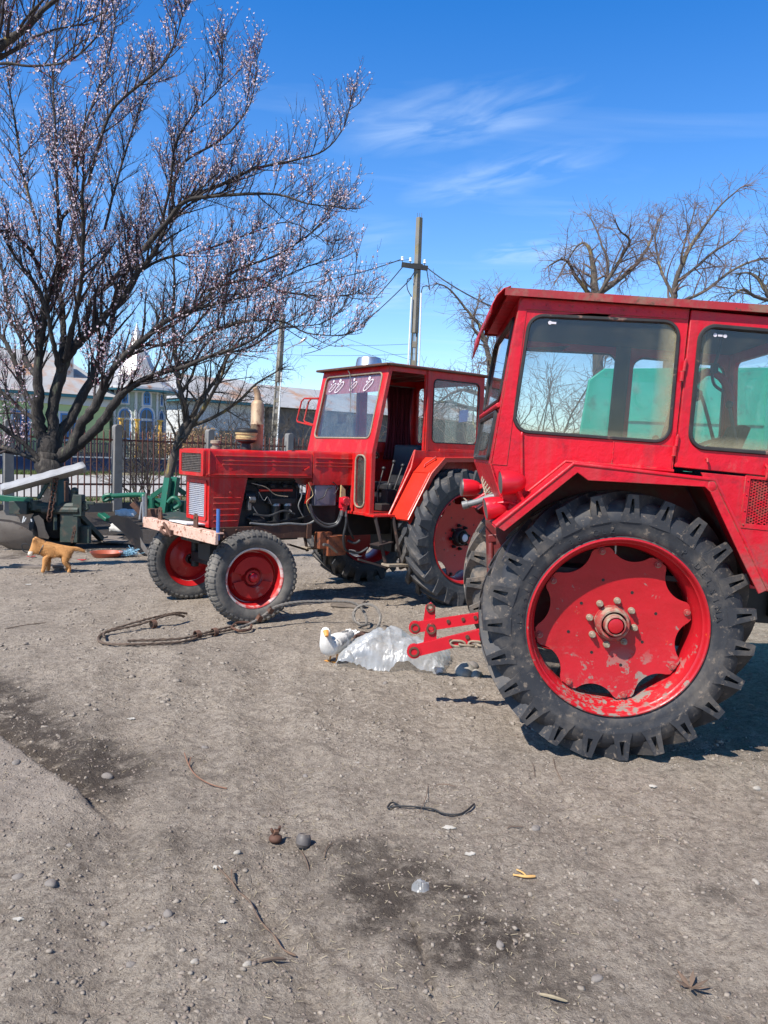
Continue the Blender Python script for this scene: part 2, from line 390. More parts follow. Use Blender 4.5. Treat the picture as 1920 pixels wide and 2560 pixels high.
def letters_on(mb, txt, size, rad, start, step, a, flip=1):
    for i, ch in enumerate(txt):
        if ch == ' ': continue
        vs, fs = text_mesh(ch, size)
        an = start - i * step
        M1 = Matrix.Rotation(0, 4, 'X')
        out = []
        for x, y, z in vs:
            r = rad + y; t = an - x / rad
            out.append((-flip * r * math.cos(t) * -1, a + z + .001, r * math.sin(t)))
        # outward face looks along +Y: mirror x so that it reads from outside
        out = [(-x, y, z) for x, y, z in out]
        mb.add(out, fs)
_ty = rear_tyre_mb(True)
letters_on(_ty, '12.4/11', .040, .568, R(178), .085, .1885)
letters_on(_ty, '38 CLZ', .046, .568, R(120), .085, .1885)
letters_on(_ty, 'P DELSINA', .050, .568, R(52), .098, .1885)
TYRE_SLOT = _ty.build('tyre', M['rubber'], angle=30).data
_ty2 = rear_tyre_mb(False, 22, 1.15)
TYRE_PLAIN = _ty2.build('tyre', M['tread'], angle=30).data
for _o in list(COL.objects):
    bpy.data.objects.remove(_o)

DC = .018
def each(mb, name, m, parent, locs, rots=None):
    o = mb.build(name, m, parent)
    for i, p in enumerate(locs):
        q = o if i == 0 else o.copy()
        if i: COL.objects.link(q)
        q.location = p
        if rots: q.rotation_euler = rots[i]
def wheel_disc_mb():
    mb = MB(); NT = 160; rings = [.085, .14, .20, .235, .27, .30, .33, .36, .40, .455]
    def Rm(t):
        best = .455
        for k in range(8):
            d = (t - 2 * PI * (k + .5) / 8 + .18 + PI) % (2 * PI) - PI
            rc, rb = .535, .155
            s = rc * math.sin(d)
            if abs(s) < rb and math.cos(d) > 0: best = min(best, rc * math.cos(d) - math.sqrt(rb * rb - s * s))
        return best
    def dish(r): return DC + .036 * (r / .45) ** 2
    for th in (0.0, -.008):
        vs = []; fs = []
        for i, r in enumerate(rings):
            for j in range(NT):
                t = 2 * PI * j / NT; rr = min(r, Rm(t)); vs.append(arcpt(rr, t, dish(rr) + th))
        for i in range(len(rings) - 1):
            for j in range(NT):
                j2 = (j + 1) % NT; fs.append((i * NT + j, i * NT + j2, (i + 1) * NT + j2, (i + 1) * NT + j))
        mb.add(vs, fs)
    vs = []; fs = []
    for j in range(NT):
        t = 2 * PI * j / NT; rr = min(.455, Rm(t)); vs += [arcpt(rr, t, dish(rr)), arcpt(rr, t, dish(rr) - .008)]
    for j in range(NT): fs.append((2 * j, 2 * j + 1, (2 * j + 3) % (2 * NT), (2 * j + 2) % (2 * NT)))
    mb.add(vs, fs)
    return mb
def rear_wheel(parent, loc, out, paint, hubmat, capmat, tyre_me, tyre_mat=None, rot0=0.0):
    # out=+1: outer face towards +Y of the tractor
    rz = 0 if out > 0 else PI
    w = wheel_disc_mb().build('wheel', paint, parent, weld=1e-5)
    w.location = loc; w.rotation_euler = (0, rot0, rz)
    ty = bpy.data.objects.new('tyre', tyre_me); COL.objects.link(ty); ty.parent = w
    bv_ = ty.modifiers.new('worn edge', 'BEVEL'); bv_.width = .006; bv_.segments = 2; bv_.limit_method = 'ANGLE'; bv_.angle_limit = R(38)
    if tyre_mat:
        ty.material_slots[0].link = 'OBJECT'; ty.material_slots[0].material = tyre_mat
    rim = MB(); rim.lathe([(.172, .526), (.184, .522), (.186, .515), (.181, .508), (.168, .503), (.150, .497), (.146, .490), (.10, .482), (.085, .468), (-.02, .460), (-.10, .468), (-.15, .49), (-.184, .522)], 96)
    for k in range(8):   # lugs that carry the disc
        t = 2 * PI * k / 8 - .18 ; q = arcpt(.452, t, .02)
        rim.box(q, (.05, .035, .045), (0, -t, 0))
    rim.build('rim', paint, w, angle=50)
    h = MB(); H0 = len(h.v)
    h.lathe([(-.08, .105), (-.055, .105), (-.055, .092), (-.035, .092), (-.028, .085)], 40)
    h.lathe([(-.055, .100), (-.015, .096), (.0, .086), (.0, .076), (-.05, .07)], 40)
    h.lathe([(-.05, .066), (.035, .062), (.04, .056), (.04, .05)], 36)
    h.v = [(x, y + DC + .075, z) for x, y, z in h.v]
    h.build('hub', hubmat, w, angle=40)
    hb = MB(); hb.cyl((0, -.005, 0), (0, .017, 0), .021, .019, 14); hb.cyl((0, .015, 0), (0, .039, 0), .0145, .0145, 6); hb.cyl((0, .035, 0), (0, .049, 0), .009, .009, 8)
    each(hb, 'wheel_bolt', M['black'] if hubmat is M['black'] else M['brassdust'], w, [arcpt(.135, 2 * PI * k / 8 + .2, DC + .004) for k in range(8)])
    c = MB()
    c.lathe([(-.01, .058), (.0, .058), (.012, .054), (.120, .047), (.129, .043), (.132, .036), (.132, 0.001)], 28)
    if hubmat is not M['black']: c.box((.0, .02, .058), (.05, .035, .022), (0, .4, 0)); c.box((.035, .02, -.045), (.05, .04, .03), (0, .9, 0)); c.box((-.05, .02, -.02), (.025, .04, .05), (0, .3, 0))
    c.build('hub_cap', capmat, w, angle=40)
    rb = MB(); rb.cyl((0, 0, 0), (0, .010, 0), .02, .02, 10); rb.cyl((0, .008, 0), (0, .022, 0), .013, .013, 6)
    each(rb, 'rim_bolt', hubmat, w, [arcpt(.435, 2 * PI * k / 8 - .18, DC + .036 * (.435 / .45) ** 2 - .001) for k in range(8)])
    d = MB(); d.cyl((0, -.004, 0), (0, .0015, 0), .0095, .0095, 12)
    each(d, 'bolt_hole', M['black'], w, [arcpt(.262 if k % 2 else .215, 2 * PI * k / 8 + .55, DC + .036 * ((.262 if k % 2 else .215) / .45) ** 2) for k in range(8)])
    v = MB(); v.cyl((0, .05, .468), (0, .052, .43), .007, .007, 8); v.cyl((0, .052, .43), (0, .053, .415), .005, .004, 8)
    v.build('valve_stem', M['steel'], w)
    return w
def front_wheel(parent, loc, out, paint, ring, steer):
    rz = (0 if out > 0 else PI) + R(steer)
    d = MB()
    d.lathe([(-.02, .03), (-.02, .08), (-.005, .095), (.0, .13), (.01, .19), (.02, .215), (-.01, .235), (-.02, .245)], 64)
    for k in range(5):
        t = 2 * PI * k / 5 + .3; q = arcpt(.115, t, 0); d.cyl((q.x, 0, q.z), (q.x, .02, q.z), .013, .013, 6)
    for k in range(4):
        t = 2 * PI * k / 4 + .75; q = arcpt(.165, t, 0); d.cyl((q.x, .0, q.z), (q.x, .028, q.z), .022, .014, 14)
    # raised half-moon plates on the disc
    for a0 in (R(20), R(200)):
        pts = [(.10 * math.cos(a0 + R(x)), .10 * math.sin(a0 + R(x))) for x in range(0, 150, 12)]
        pts = [(.205 * math.cos(a0 + R(x)), .205 * math.sin(a0 + R(x))) for x in range(-4, 154, 8)] + list(reversed(pts))
        d.plate(pts, [], lambda u, v, w: Vector((u, .022 + w, v)), 0, .012)
    w = d.build('wheel', paint, parent, angle=40)
    w.location = loc; w.rotation_euler = (0, 0, rz)
    t = MB()
    half = [(0, .448), (.05, .446), (.075, .438), (.092, .420), (.102, .39), (.104, .36), (.098, .33), (.088, .305), (.08, .292)]
    t.lathe([(-a, r) for a, r in reversed(half)] + half[1:], 72)
    for sd in (1, -1):
        for k in range(46):
            an = 2 * PI * (k + (.5 if sd < 0 else 0)) / 46
            vs = []
            for a, r0, r1 in ((.03, .440, .456), (.076, .432, .447), (.100, .40, .418)):
                for r in (r0, r1):
                    for da in (-.036, .036): vs.append(arcpt(r, an + da, sd * (a if r == r0 else a * 1.03)))
            fs = []
            for j in range(2):
                o = j * 4; fs += [(o + 2, o + 3, o + 7, o + 6), (o, o + 2, o + 6, o + 4), (o + 1, o + 5, o + 7, o + 3)]
            fs += [(0, 1, 3, 2), (8, 10, 11, 9)]
            t.add(vs, fs)
    for k in range(60):
        an = 2 * PI * k / 60; q = arcpt(.455, an, 0); t.box(arcpt(.45, an, 0), (.016, .05, .024), (0, PI / 2 - an, 0))
    t.build('tyre', M['greytyre'], w, angle=35)
    r = MB(); r.lathe([(.080, .300), (.088, .296), (.088, .288), (.078, .278), (.06, .272)], 72); r.build('rim_edge', ring, w, angle=50)
    r = MB(); r.lathe([(.06, .272), (.03, .258), (-.04, .245), (-.06, .262), (-.08, .29), (-.088, .296)], 72); r.build('rim', paint, w, angle=50)
    h = MB(); h.lathe([(-.10, .05), (0, .055), (.02, .075), (.028, .072), (.03, .05)], 24); h.build('hub', M['darkrust'] if out < 0 else paint, w)
    c = MB(); c.ball((0, .045, 0), (.044, .034, .044), 20, 12); c.build('hub_cap', M['redlens'], w)
    return w

# ------------------------------------------------------------------ shared front half
def front_half(root, paint, rough=True):
    # bonnet
    b = MB()
    def hood(x0, x1, z0, z1, hw, n=10):
        prof = [(-hw, z0), (-hw, z1 - .035), (-hw + .012, z1 - .012), (-hw + .04, z1), (0, z1 + .006), (hw - .04, z1), (hw - .012, z1 - .012), (hw, z1 - .035), (hw, z0)]
        vs = []; fs = []; k = len(prof)
        for i in range(n + 1):
            x = x0 + (x1 - x0) * i / n
            for j, (y, z) in enumerate(prof):
                wob = .004 * math.sin(i * 1.7 + j) if rough and 0 < i < n else 0
                vs.append((x, y + wob * (1 if y > 0 else -1), z + wob * .6))
        for i in range(n):
            for j in range(k - 1): fs.append((i * k + j, i * k + j + 1, (i + 1) * k + j + 1, (i + 1) * k + j))
        fs.append(tuple(range(k))); fs.append(tuple(n * k + j for j in range(k)))
        b.add(vs, fs)
        return prof
    hood(1.455, 2.70, 1.40, 1.675, .285)
    for z in (1.612, 1.565, 1.525):
        for sy in (1, -1): b.tube([(1.50, sy * .286, z), (2.52 if z < 1.6 else 2.60, sy * .286, z)], .008, 6)
    for sy in (1, -1): b.tube([(1.46, sy * .286, 1.425), (2.69, sy * .286, 1.425)], .008, 6); b.tube([(2.66, sy * .285, 1.41), (2.66, sy * .285, 1.66)], .011, 6)
    b.box((1.53, .30, 1.50), (.07, .022, .016), (0, .5, 0)); b.box((1.53, -.30, 1.50), (.07, .022, .016), (0, -.5, 0))
    b.build('bonnet', paint, root, angle=40)
    b = MB()
    hood(.86, 1.445, 1.325, 1.69, .292, 6)
    for z in (1.615, 1.565, 1.53):
        for sy in (1, -1): b.tube([(.90, sy * .293, z), (1.42, sy * .293, z)], .008, 6)
    b.build('rear_bonnet', paint, root, angle=40)
    # upper grille
    g = MB(); fn = lambda u, v, w: Vector((2.703 + w, u, v))
    g.plate(rrect(-.285, .285, 1.405, 1.668, .02), [rrect(-.235, .235, 1.44, 1.63, .015)], fn, 0, .025)
    gr = g.build('upper_grille', paint, root, bevel=.004)
    g = MB(); g.box((2.705, 0, 1.535), (.008, .47, .19)); g.m = 1
    for i in range(11): g.box((2.716, 0, 1.449 + i * .0172), (.014, .47, .007), (0, .5, 0))
    for y in (-.155, 0, .155): g.box((2.714, y, 1.535), (.01, .006, .19))
    g.build('grille_slats', [M['black'], M['darkslat']], gr, smooth=False)
    # lower nose shell
    n = MB()
    for sy in (1, -1):
        n.plate([(2.225, 1.398), (2.635, 1.398), (2.635, .895), (2.325, .895)], [], lambda u, v, w, sy=sy: Vector((u, sy * (.265 - w), v)), 0, .012)
        for z in (.955, 1.015, 1.075, 1.135, 1.19): n.tube([(2.34 - (z - .9) * .15, sy * .267, z), (2.60, sy * .267, z)], .007, 6)
        n.cyl((2.42, sy * .262, 1.245), (2.42, sy * .278, 1.245), .016, .014, 10)
    n.plate([(-.265, .895), (.265, .895), (.265, 1.398), (-.265, 1.398)], [rrect(-.19, .19, .985, 1.335, .02)], lambda u, v, w: Vector((2.637 + w, u, v)), 0, .012)
    n.plate(rrect(-.225, .225, .955, 1.365, .03), [rrect(-.185, .185, .99, 1.33, .02)], lambda u, v, w: Vector((2.650 + w, u, v)), 0, .014)
    n.box((2.44, 0, 1.395), (.40, .52, .01))
    n.build('nose_shell', paint, root, bevel=.006, angle=40)
    g = MB(); g.box((2.625, 0, 1.16), (.01, .40, .37)); g.m = 1
    for i in range(17): g.box((2.650, 0, 1.004 + i * .0196), (.016, .372, .010), (0, .45, 0))
    for y in (-.12, -.04, .04, .12): g.box((2.640, y, 1.16), (.008, .008, .35))
    g.build('lower_grille', [M['bluecore'], M['silverslat']], root, smooth=False)
    # engine
    e = MB()
    e.box((1.85, 0, 1.02), (.72, .36, .30)); e.box((1.85, 0, 1.24), (.66, .30, .16)); e.box((1.86, .02, 1.345), (.60, .20, .06))
    e.box((2.28, 0, 1.08), (.14, .40, .42)); e.box((1.30, 0, 1.0), (.42, .44, .42)); e.box((.5, 0, .92), (1.5, .34, .36)); e.box((1.85, 0, .80), (.66, .26, .16))
    for k in range(4):
        x = 1.60 + k * .155
        e.cyl((x, .16, 1.33), (x, .235, 1.30), .026, .026, 10); e.tube([(x, .19, 1.30), (x + .02, .24, 1.22), (x + .01, .23, 1.12)], .009, 6)
    e.cyl((1.72, .21, .92), (1.72, .21, 1.10), .052, .052, 16); e.cyl((1.86, .21, .92), (1.86, .21, 1.10), .052, .052, 16)
    e.box((1.80, .20, 1.15), (.34, .10, .06)); e.cyl((2.10, .18, 1.20), (2.22, .18, 1.20), .05, .05, 16)
    e.cyl((2.0, .19, .94), (2.16, .19, .94), .06, .06, 16)
    e.tube(smoothpts([(2.20, .22, .98), (2.05, .25, .93), (1.8, .25, .94), (1.6, .26, .96), (1.45, .26, .99)]), .013, 8)
    en = e.build('engine', M['black'], root, bevel=.008, angle=40)
    e = MB(); e.tube([(2.06, .245, 1.265), (1.68, .245, 1.268)], .012, 6); e.box((1.87, .235, 1.265), (.40, .02, .022)); e.box((1.49, .27, 1.24), (.035, .03, .24), (0, -.15, 0)); e.build('manifold_bar', M['orange'], en)
    e = MB(); e.cyl((2.13, .24, 1.17), (2.20, .24, 1.17), .042, .042, 14); e.box((2.19, .235, 1.11), (.04, .05, .10)); e.build('alternator', M['steel'], en, bevel=.004)
    e = MB(); e.tube(smoothpts([(2.15, .25, 1.10), (2.10, .27, 1.02), (2.02, .26, .97)]), .006, 6); e.build('fuel_pipe', M['steel'], en)
    e = MB(); e.tube(smoothpts([(1.72, .262, 1.06), (1.70, .28, 1.04), (1.735, .27, 1.015)]), .006, 6); e.build('fuel_pipe', M['steel'], en)
    for pts, r_, m_, nm in (([(2.18, .27, 1.34), (2.02, .28, 1.30), (1.9, .275, 1.22), (1.75, .28, 1.20)], .005, 'brassdust', 'fuel_pipe'), ([(1.62, .27, 1.33), (1.58, .285, 1.22), (1.62, .285, 1.10), (1.55, .28, .98)], .006, 'pvc', 'fuel_pipe'), ([(2.15, .27, 1.02), (1.98, .285, 1.0), (1.80, .28, 1.05), (1.66, .28, 1.01)], .012, 'hose', 'rubber_hose'), ([(1.50, .285, 1.35), (1.44, .29, 1.22), (1.52, .29, 1.14), (1.47, .29, 1.02)], .004, 'tan', 'wire_lead'), ([(2.1, .28, 1.25), (2.04, .285, 1.16), (2.0, .285, 1.20), (1.95, .285, 1.12)], .003, 'pvc', 'wire_lead'), ([(1.40, .30, .95), (1.52, .30, .90), (1.75, .30, .915), (1.95, .30, .905), (2.2, .29, .93)], .011, 'pvc', 'rubber_hose')):
        e = MB(); e.tube(smoothpts(pts), r_, 6); e.build(nm, M[m_], en)
    for x in (1.72, 1.86):
        e = MB(); e.cyl((x, .212, 1.10), (x, .212, 1.125), .055, .05, 16); e.cyl((x, .212, 1.12), (x, .212, 1.15), .012, .012, 6); e.build('filter_cap', M['steel'], en)
        e = MB(); e.cyl((x, .212, .905), (x, .212, .922), .04, .055, 16); e.build('filter_base', M['steel'], en)
    e = MB(); e.box((1.86, .10, 1.385), (.5, .16, .035)); e.build('valve_cover', M['darkrust'], en, bevel=.01)
    # side rails and front axle
    for sy in (1, -1):
        r = MB(); r.plate([(1.46, .755), (2.62, .775), (2.62, .895), (1.46, .895)], [], lambda u, v, w, sy=sy: Vector((u, sy * (.30 - w), v)), 0, .03)
        r.plate([(1.46, .745), (1.52, .745), (1.52, .905), (1.46, .905)], [], lambda u, v, w, sy=sy: Vector((u, sy * (.318 - w), v)), 0, .017)
        for x in (2.56, 2.50, 2.36):
            for z in (.80, .865): r.cyl((x, sy * .298, z), (x, sy * .318, z), .013, .013, 6)
        r.build('side_rail', M['darkrust'] if sy < 0 else M['rust'], root, bevel=.004)
    a = MB()
    a.bar((2.40, -.58, .50), (2.40, .58, .50), .09, .11); a.box((2.42, 0, .66), (.30, .28, .26)); a.box((2.5, 0, .78), (.45, .44, .10))
    for sy in (1, -1):
        a.cyl((2.40, sy * .575, .38), (2.40, sy * .575, .66), .042, .042, 14); a.cyl((2.40, sy * .56, .44), (2.40, sy * .69, .44), .038, .032, 12)
        a.bar((2.18, sy * .1, .52), (2.34, sy * .56, .42), .03, .03)
    a.tube([(2.20, -.52, .43), (2.20, .52, .43)], .016, 8)
    a.build('front_axle', M['black'], root, bevel=.006)

# ------------------------------------------------------------------ wheels of both, back axle
def back_axle(root, matl, tr=.93):
    a = MB()
    a.lathe([(-tr + .1, .09), (-tr + .25, .10), (-.32, .15), (-.25, .24), (.25, .24), (.32, .15), (tr - .25, .10), (tr - .1, .09)], 24, Matrix.Translation((0, 0, .77)))
    a.box((-.02, 0, .80), (.56, .42, .56)); a.box((-.30, 0, .72), (.14, .30, .30))
    a.build('back_axle', matl, root, bevel=.01)
# ------------------------------------------------------------------ tractor in the middle of the yard
T1 = thing('tractor', 'red tractor with an open cab doorway and a peach front bumper, before the fence', 'tractor', (.174, 9.617, 0), (0, 0, R(218.3)), 'red tractors in the yard')
front_half(T1, M['scarlet'])
back_axle(T1, M['black'], .93)
for sy in (1, -1):
    rear_wheel(T1, (-.14, sy * .92, .765), sy, M['rimred2'], M['black'], M['tyrewhite'], TYRE_PLAIN, None, .3 * sy)
    front_wheel(T1, (2.40, sy * .72, .448), sy, M['rimred2'], M['whitering'] if sy > 0 else M['rimred2'], -7)
def xf(z): return .93 - (z - 1.70) * .219
CR = M['scarlet']
b = MB()      # front wall with windscreen opening
fn = lambda u, v, w: Vector((xf(v) - w, u, v))
WS = rrect(-.552, .552, 1.855, 2.585, .06)
b.plate([(-.645, 1.69), (.645, 1.69), (.645, 2.655), (-.645, 2.655)], [WS], fn, 0, .035)
for sy in (1, -1):
    b.plate([(sy * .275, 1.03), (sy * .645, 1.03), (sy * .645, 1.692), (sy * .275, 1.692)], [rquad([(sy * .365, 1.09), (sy * .545, 1.09), (sy * .545, 1.665), (sy * .365, 1.665)], .07)], lambda u, v, w: Vector((.932 - w, u, v)), 0, .03)
b.build('cab_front', CR, T1, bevel=.004, angle=30)
def seal(name, outer, r, fn, parent, m, n=6):
    s = MB(); s.tube([fn(u, v, 0) for u, v in outer], r, n, closed=True); return s.build(name, m, parent)
def pane(name, outline, fn, parent, m, t=.005):
    p = MB(); p.plate(outline, [], fn, 0, t); return p.build(name, m, parent, smooth=False)
wsp = pane('windscreen', WS, lambda u, v, w: Vector((xf(v) - .012 - w, u, v)), T1, GLASS2)
seal('windscreen_seal', WS, .010, lambda u, v, w: Vector((xf(v) + .004, u, v)), wsp, M['brassdust'])
p = MB(); p.plate(rrect(-.54, .54, 2.375, 2.575, .03), [], lambda u, v, w: Vector((xf(v) - .0225 - w, u, v)), 0, .002)
p.build('sun_strip', M['banner'], wsp, smooth=False)
p = MB()
for y, s in ((-.40, .8), (-.26, 1), (.02, .8), (.31, 1)):
    a = R(38); oval = []
    for i in range(24):
        t = 2 * PI * i / 24; q = (.098 * s * math.copysign(abs(math.cos(t)) ** .7, math.cos(t)), .034 * s * math.sin(t)); oval.append(q)
    inn = [(q[0] * .86, q[1] * .72) for q in oval]
    fo = lambda u, v, w, y=y: Vector((xf(2.455 + u * math.sin(R(38)) + v * math.cos(R(38))) - .0095 + w, y + u * math.cos(R(38)) - v * math.sin(R(38)), 2.455 + u * math.sin(R(38)) + v * math.cos(R(38))))
    p.plate(oval, [inn], fo, 0, .001)
    vs, fs = text_mesh('ITO', .055 * s); p.add([fo(v[0], v[1], .001) for v in vs], fs)
    p.plate(circ(.045, .062, .022 * s, 12), [], fo, 0, .001); p.plate(circ(-.005, .055, .013 * s, 10), [], fo, 0, .001)
p.build('white_decal', M['decal'], wsp, smooth=False)
for sy in (1, -1):
    o = rquad([(sy * .365, 1.09), (sy * .545, 1.09), (sy * .545, 1.665), (sy * .365, 1.665)], .07)
    q = pane('slot_window', o, lambda u, v, w: Vector((.915 - w, u, v)), T1, GLASS)
    seal('window_seal', o, .011, lambda u, v, w: Vector((.936, u, v)), q, M['brassdust'])
w = MB(); w.tube(smoothpts([(xf(2.62) + .01, -.10, 2.62), (xf(2.64) + .05, -.06, 2.635), (xf(2.58) + .03, -.03, 2.575), (xf(2.42) + .03, .03, 2.42), (xf(2.30) + .022, .07, 2.30)]), .006, 6)
w.bar((xf(2.36) + .02, .045, 2.37), (xf(2.15) + .02, .12, 2.15), .012, .012); w.build('wiper', M['steel'], T1)
# sides
for sy in (1, -1):
    fs_ = lambda u, v, w, sy=sy: Vector((u, sy * (.648 - w), v))
    b = MB()
    b.plate([(xf(2.655), 2.655), (xf(1.70), 1.69), (.93, 1.03), (.875, 1.03), (xf(1.70) - .055, 1.69), (xf(2.60) - .05, 2.60), (.19, 2.60), (.19, 2.655)], [], fs_, 0, .035)
    W2 = rquad([(.068, 2.562), (-.665, 2.562), (-.665, 1.838), (.068, 1.838)], .06)
    b.plate([(.19, 2.655), (.19, 1.70), (-.75, 1.70), (-.75, 2.655)], [W2], fs_, 0, .035)
    b.box((.155, sy * .655, 2.18), (.035, .02, .94)); b.box((-.35, sy * .657, 1.752), (.62, .016, .035))
    b.plate([(.68, .99), (.34, 1.74), (-.78, 1.74), (-.78, 1.0)], [], lambda u, v, w, sy=sy: Vector((u, sy * (.660 - w), v)), 0, .01)
    b.build('cab_side', CR, T1, bevel=.004, angle=30)
    q = pane('side_window', W2, lambda u, v, w, sy=sy: Vector((u, sy * (.640 - w), v)), T1, GLASS2)
    seal('window_seal', W2, .007, lambda u, v, w, sy=sy: Vector((u, sy * .650, v)), q, M['blackgap'])
    if sy > 0:
        st = MB(); st.plate([(-.36, 2.09), (-.50, 2.11), (-.515, 2.25), (-.375, 2.23)], [], lambda u, v, w: Vector((u, .630 - w, v)), 0, .002)
        for k in range(10):
            t = 2 * PI * k / 10; st.bar((-.4375 + .05 * math.cos(t), .632, 2.17 + .042 * math.sin(t)), (-.4375 + .085 * math.cos(t), .632, 2.17 + .072 * math.sin(t)), .004, .012)
        st.build('sticker', M['sticker'], q, smooth=False)
    if sy < 0:   # far side door with rounded window
        d = MB(); W3 = rquad([(.66, 2.52), (.22, 2.52), (.22, 1.80), (.78, 1.80)], .07)
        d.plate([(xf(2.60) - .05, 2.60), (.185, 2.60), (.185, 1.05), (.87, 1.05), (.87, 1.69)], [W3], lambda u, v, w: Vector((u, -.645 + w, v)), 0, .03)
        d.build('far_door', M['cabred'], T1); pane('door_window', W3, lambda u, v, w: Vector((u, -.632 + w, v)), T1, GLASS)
# rear wall
b = MB(); W4 = rrect(-.56, .56, 1.85, 2.56, .06)
b.plate([(-.645, 1.02), (.645, 1.02), (.645, 2.655), (-.645, 2.655)], [W4], lambda u, v, w: Vector((-.752 + w, u, v)), 0, .03)
b.build('cab_back', CR, T1, bevel=.004); pane('rear_window', W4, lambda u, v, w: Vector((-.74 + w, u, v)), T1, GLASS)
# roof
b = MB(); n = 14; vs = []; fs = []
for i in range(n + 1):
    for j in range(n + 1):
        x = .79 - 1.60 * i / n; y = -.69 + 1.38 * j / n
        ed = min(i, j, n - i, n - j)
        z = 2.675 + (.045 * min(1, ed / 3) ** .7) - (.012 + .008 * math.sin(i * 2.1 + j * 1.3) if ed == 0 else 0)
        vs.append((x, y, z))
for i in range(n):
    for j in range(n): a = i * (n + 1) + j; fs.append((a, a + 1, a + n + 2, a + n + 1))
b.add(vs, fs); b.box((.0, 0, 2.662), (1.50, 1.28, .012))
for x in (-.35, .05, .42): b.box((x, 0, 2.63), (.035, 1.22, .03))
b.bar((.18, .60, 2.63), (.65, -.60, 2.63), .03, .025); b.m = 1
b.tube([(.795, -.69, 2.663), (.795, .69, 2.663), (-.81, .69, 2.663), (-.81, -.69, 2.663)], .014, 6, closed=True)
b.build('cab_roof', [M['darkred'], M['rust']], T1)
v = MB(); v.lathe([(0, .185), (.03, .175), (.15, .155), (.175, .14), (.185, .1), (.185, .001)], 28, Matrix.Translation((.20, -.43, 2.69)) @ Matrix.Rotation(PI / 2, 4, 'X'))
v.build('roof_vent', M['alu'], T1)
m = MB()
for dy, dx in ((0, 0), (.07, -.06)):
    m.tube([(xf(2.33) + dx, -.64, 2.335), (.86 + dx, -.86 + dy, 2.335), (.86 + dx, -.92 + dy, 2.30), (.90 + dx, -.95 + dy, 2.07), (.92 + dx, -.90 + dy, 2.045), (xf(2.0) + dx, -.64, 2.0)], .011, 6)
m.build('mirror_frame', CR, T1)
# fenders
for sy in (1, -1):
    f = MB(); prof = [(.665, .985), (.352, 1.492), (.165, 1.665), (-.70, 1.685), (-.86, 1.52)]; k = len(prof)
    vs = [(x, sy * .66, z) for x, z in prof] + [(x, sy * .985, z) for x, z in prof] + [(x - .035 * (i < 3), sy * .985, z - .045) for i, (x, z) in enumerate(prof)] + [(x - .035 * (i < 3), sy * .965, z - .045) for i, (x, z) in enumerate(prof)] + [(x - .008, sy * .965, z - .012) for x, z in prof] + [(x - .008, sy * .66, z - .012) for x, z in prof]
    fs = []
    for r in range(5):
        for i in range(k - 1): fs.append((r * k + i, r * k + i + 1, (r + 1) * k + i + 1, (r + 1) * k + i))
    f.add(vs, fs)
    f.tube([(.69, sy * .668, 1.0), (.38, sy * .668, 1.545), (.33, sy * .668, 1.745)], .012, 6)
    f.tube([(.645, sy * .955, 1.03), (.355, sy * .955, 1.499)], .006, 5); f.tube([(.352, sy * .67, 1.497), (.352, sy * .975, 1.497)], .006, 5)
    f.tube([(.665, sy * .985, .985), (.352, sy * .985, 1.492), (.165, sy * .985, 1.665), (-.70, sy * .985, 1.685)], .010, 6)
    fe = f.build('fender', M['orange'], T1, angle=25)
    h = MB(); h.tube([(.30, sy * .80, 1.555), (.29, sy * .80, 1.59), (.20, sy * .88, 1.675), (.205, sy * .88, 1.635)], .010, 6); h.build('grab_handle', CR, fe)
# floor, steps, controls
b = MB(); b.box((.62, 0, 1.02), (.66, 1.30, .03)); b.box((.83, .70, 1.015), (.30, .16, .022)); b.box((.83, -.70, 1.015), (.30, .16, .022)); b.build('cab_floor', CR, T1, bevel=.003)
for sy in (1, -1):
    s = MB(); s.tube([(.94, sy * .76, 1.0), (.92, sy * .78, .90), (.79, sy * .80, .44)], .020, 8); s.tube([(.69, sy * .76, 1.0), (.68, sy * .78, .90), (.585, sy * .80, .50)], .020, 8)
    s.box((.84, sy * .76, .715), (.22, .15, .012), (0, .12, .1)); s.bar((1.12, sy * .72, .55), (.80, sy * .80, .455), .045, .02); sp = s.build('step_frame', M['darkrust'], T1)
    s = MB(); s.box((.66, sy * .82, .475), (.34, .14, .03), (0, -.05, 0)); s.build('step_plate', M['brassdust'], sp, bevel=.005)
v = MB(); v.box((1.15, .45, 1.14), (.075, .06, .12)); v.cyl((1.155, .47, 1.16), (1.155, .53, 1.16), .052, .05, 18)
for k in range(6): t = k * PI / 3; v.cyl((1.155 + .036 * math.cos(t), .53, 1.16 + .036 * math.sin(t)), (1.155 + .036 * math.cos(t), .537, 1.16 + .036 * math.sin(t)), .008, .008, 6)
v.box((1.15, .46, 1.07), (.06, .05, .05)); vb = v.build('valve_block', M['redlens'], T1, bevel=.004)
h = MB()
for dx, pts in ((0, [(1.175, .47, 1.06), (1.19, .47, .98), (1.24, .46, .90), (1.36, .42, .88), (1.47, .38, .96), (1.52, .34, 1.10)]), (0, [(1.165, .44, 1.06), (1.21, .42, .92), (1.34, .37, .91), (1.45, .33, 1.0), (1.48, .30, 1.12)]), (0, [(1.13, .47, 1.06), (1.125, .48, .92), (1.14, .46, .76), (1.08, .42, .62), (.95, .36, .58)]), (0, [(1.11, .45, 1.06), (1.09, .46, .90), (1.02, .45, .78), (.96, .40, .74)]), (0, [(1.05, .42, .60), (.92, .46, .58), (.84, .52, .64)]), (0, [(1.06, .43, .72), (.99, .47, .69), (.93, .48, .72)])):
    h.tube(smoothpts(pts), .014, 8)
h.build('hydraulic_hose', M['hose'], T1)
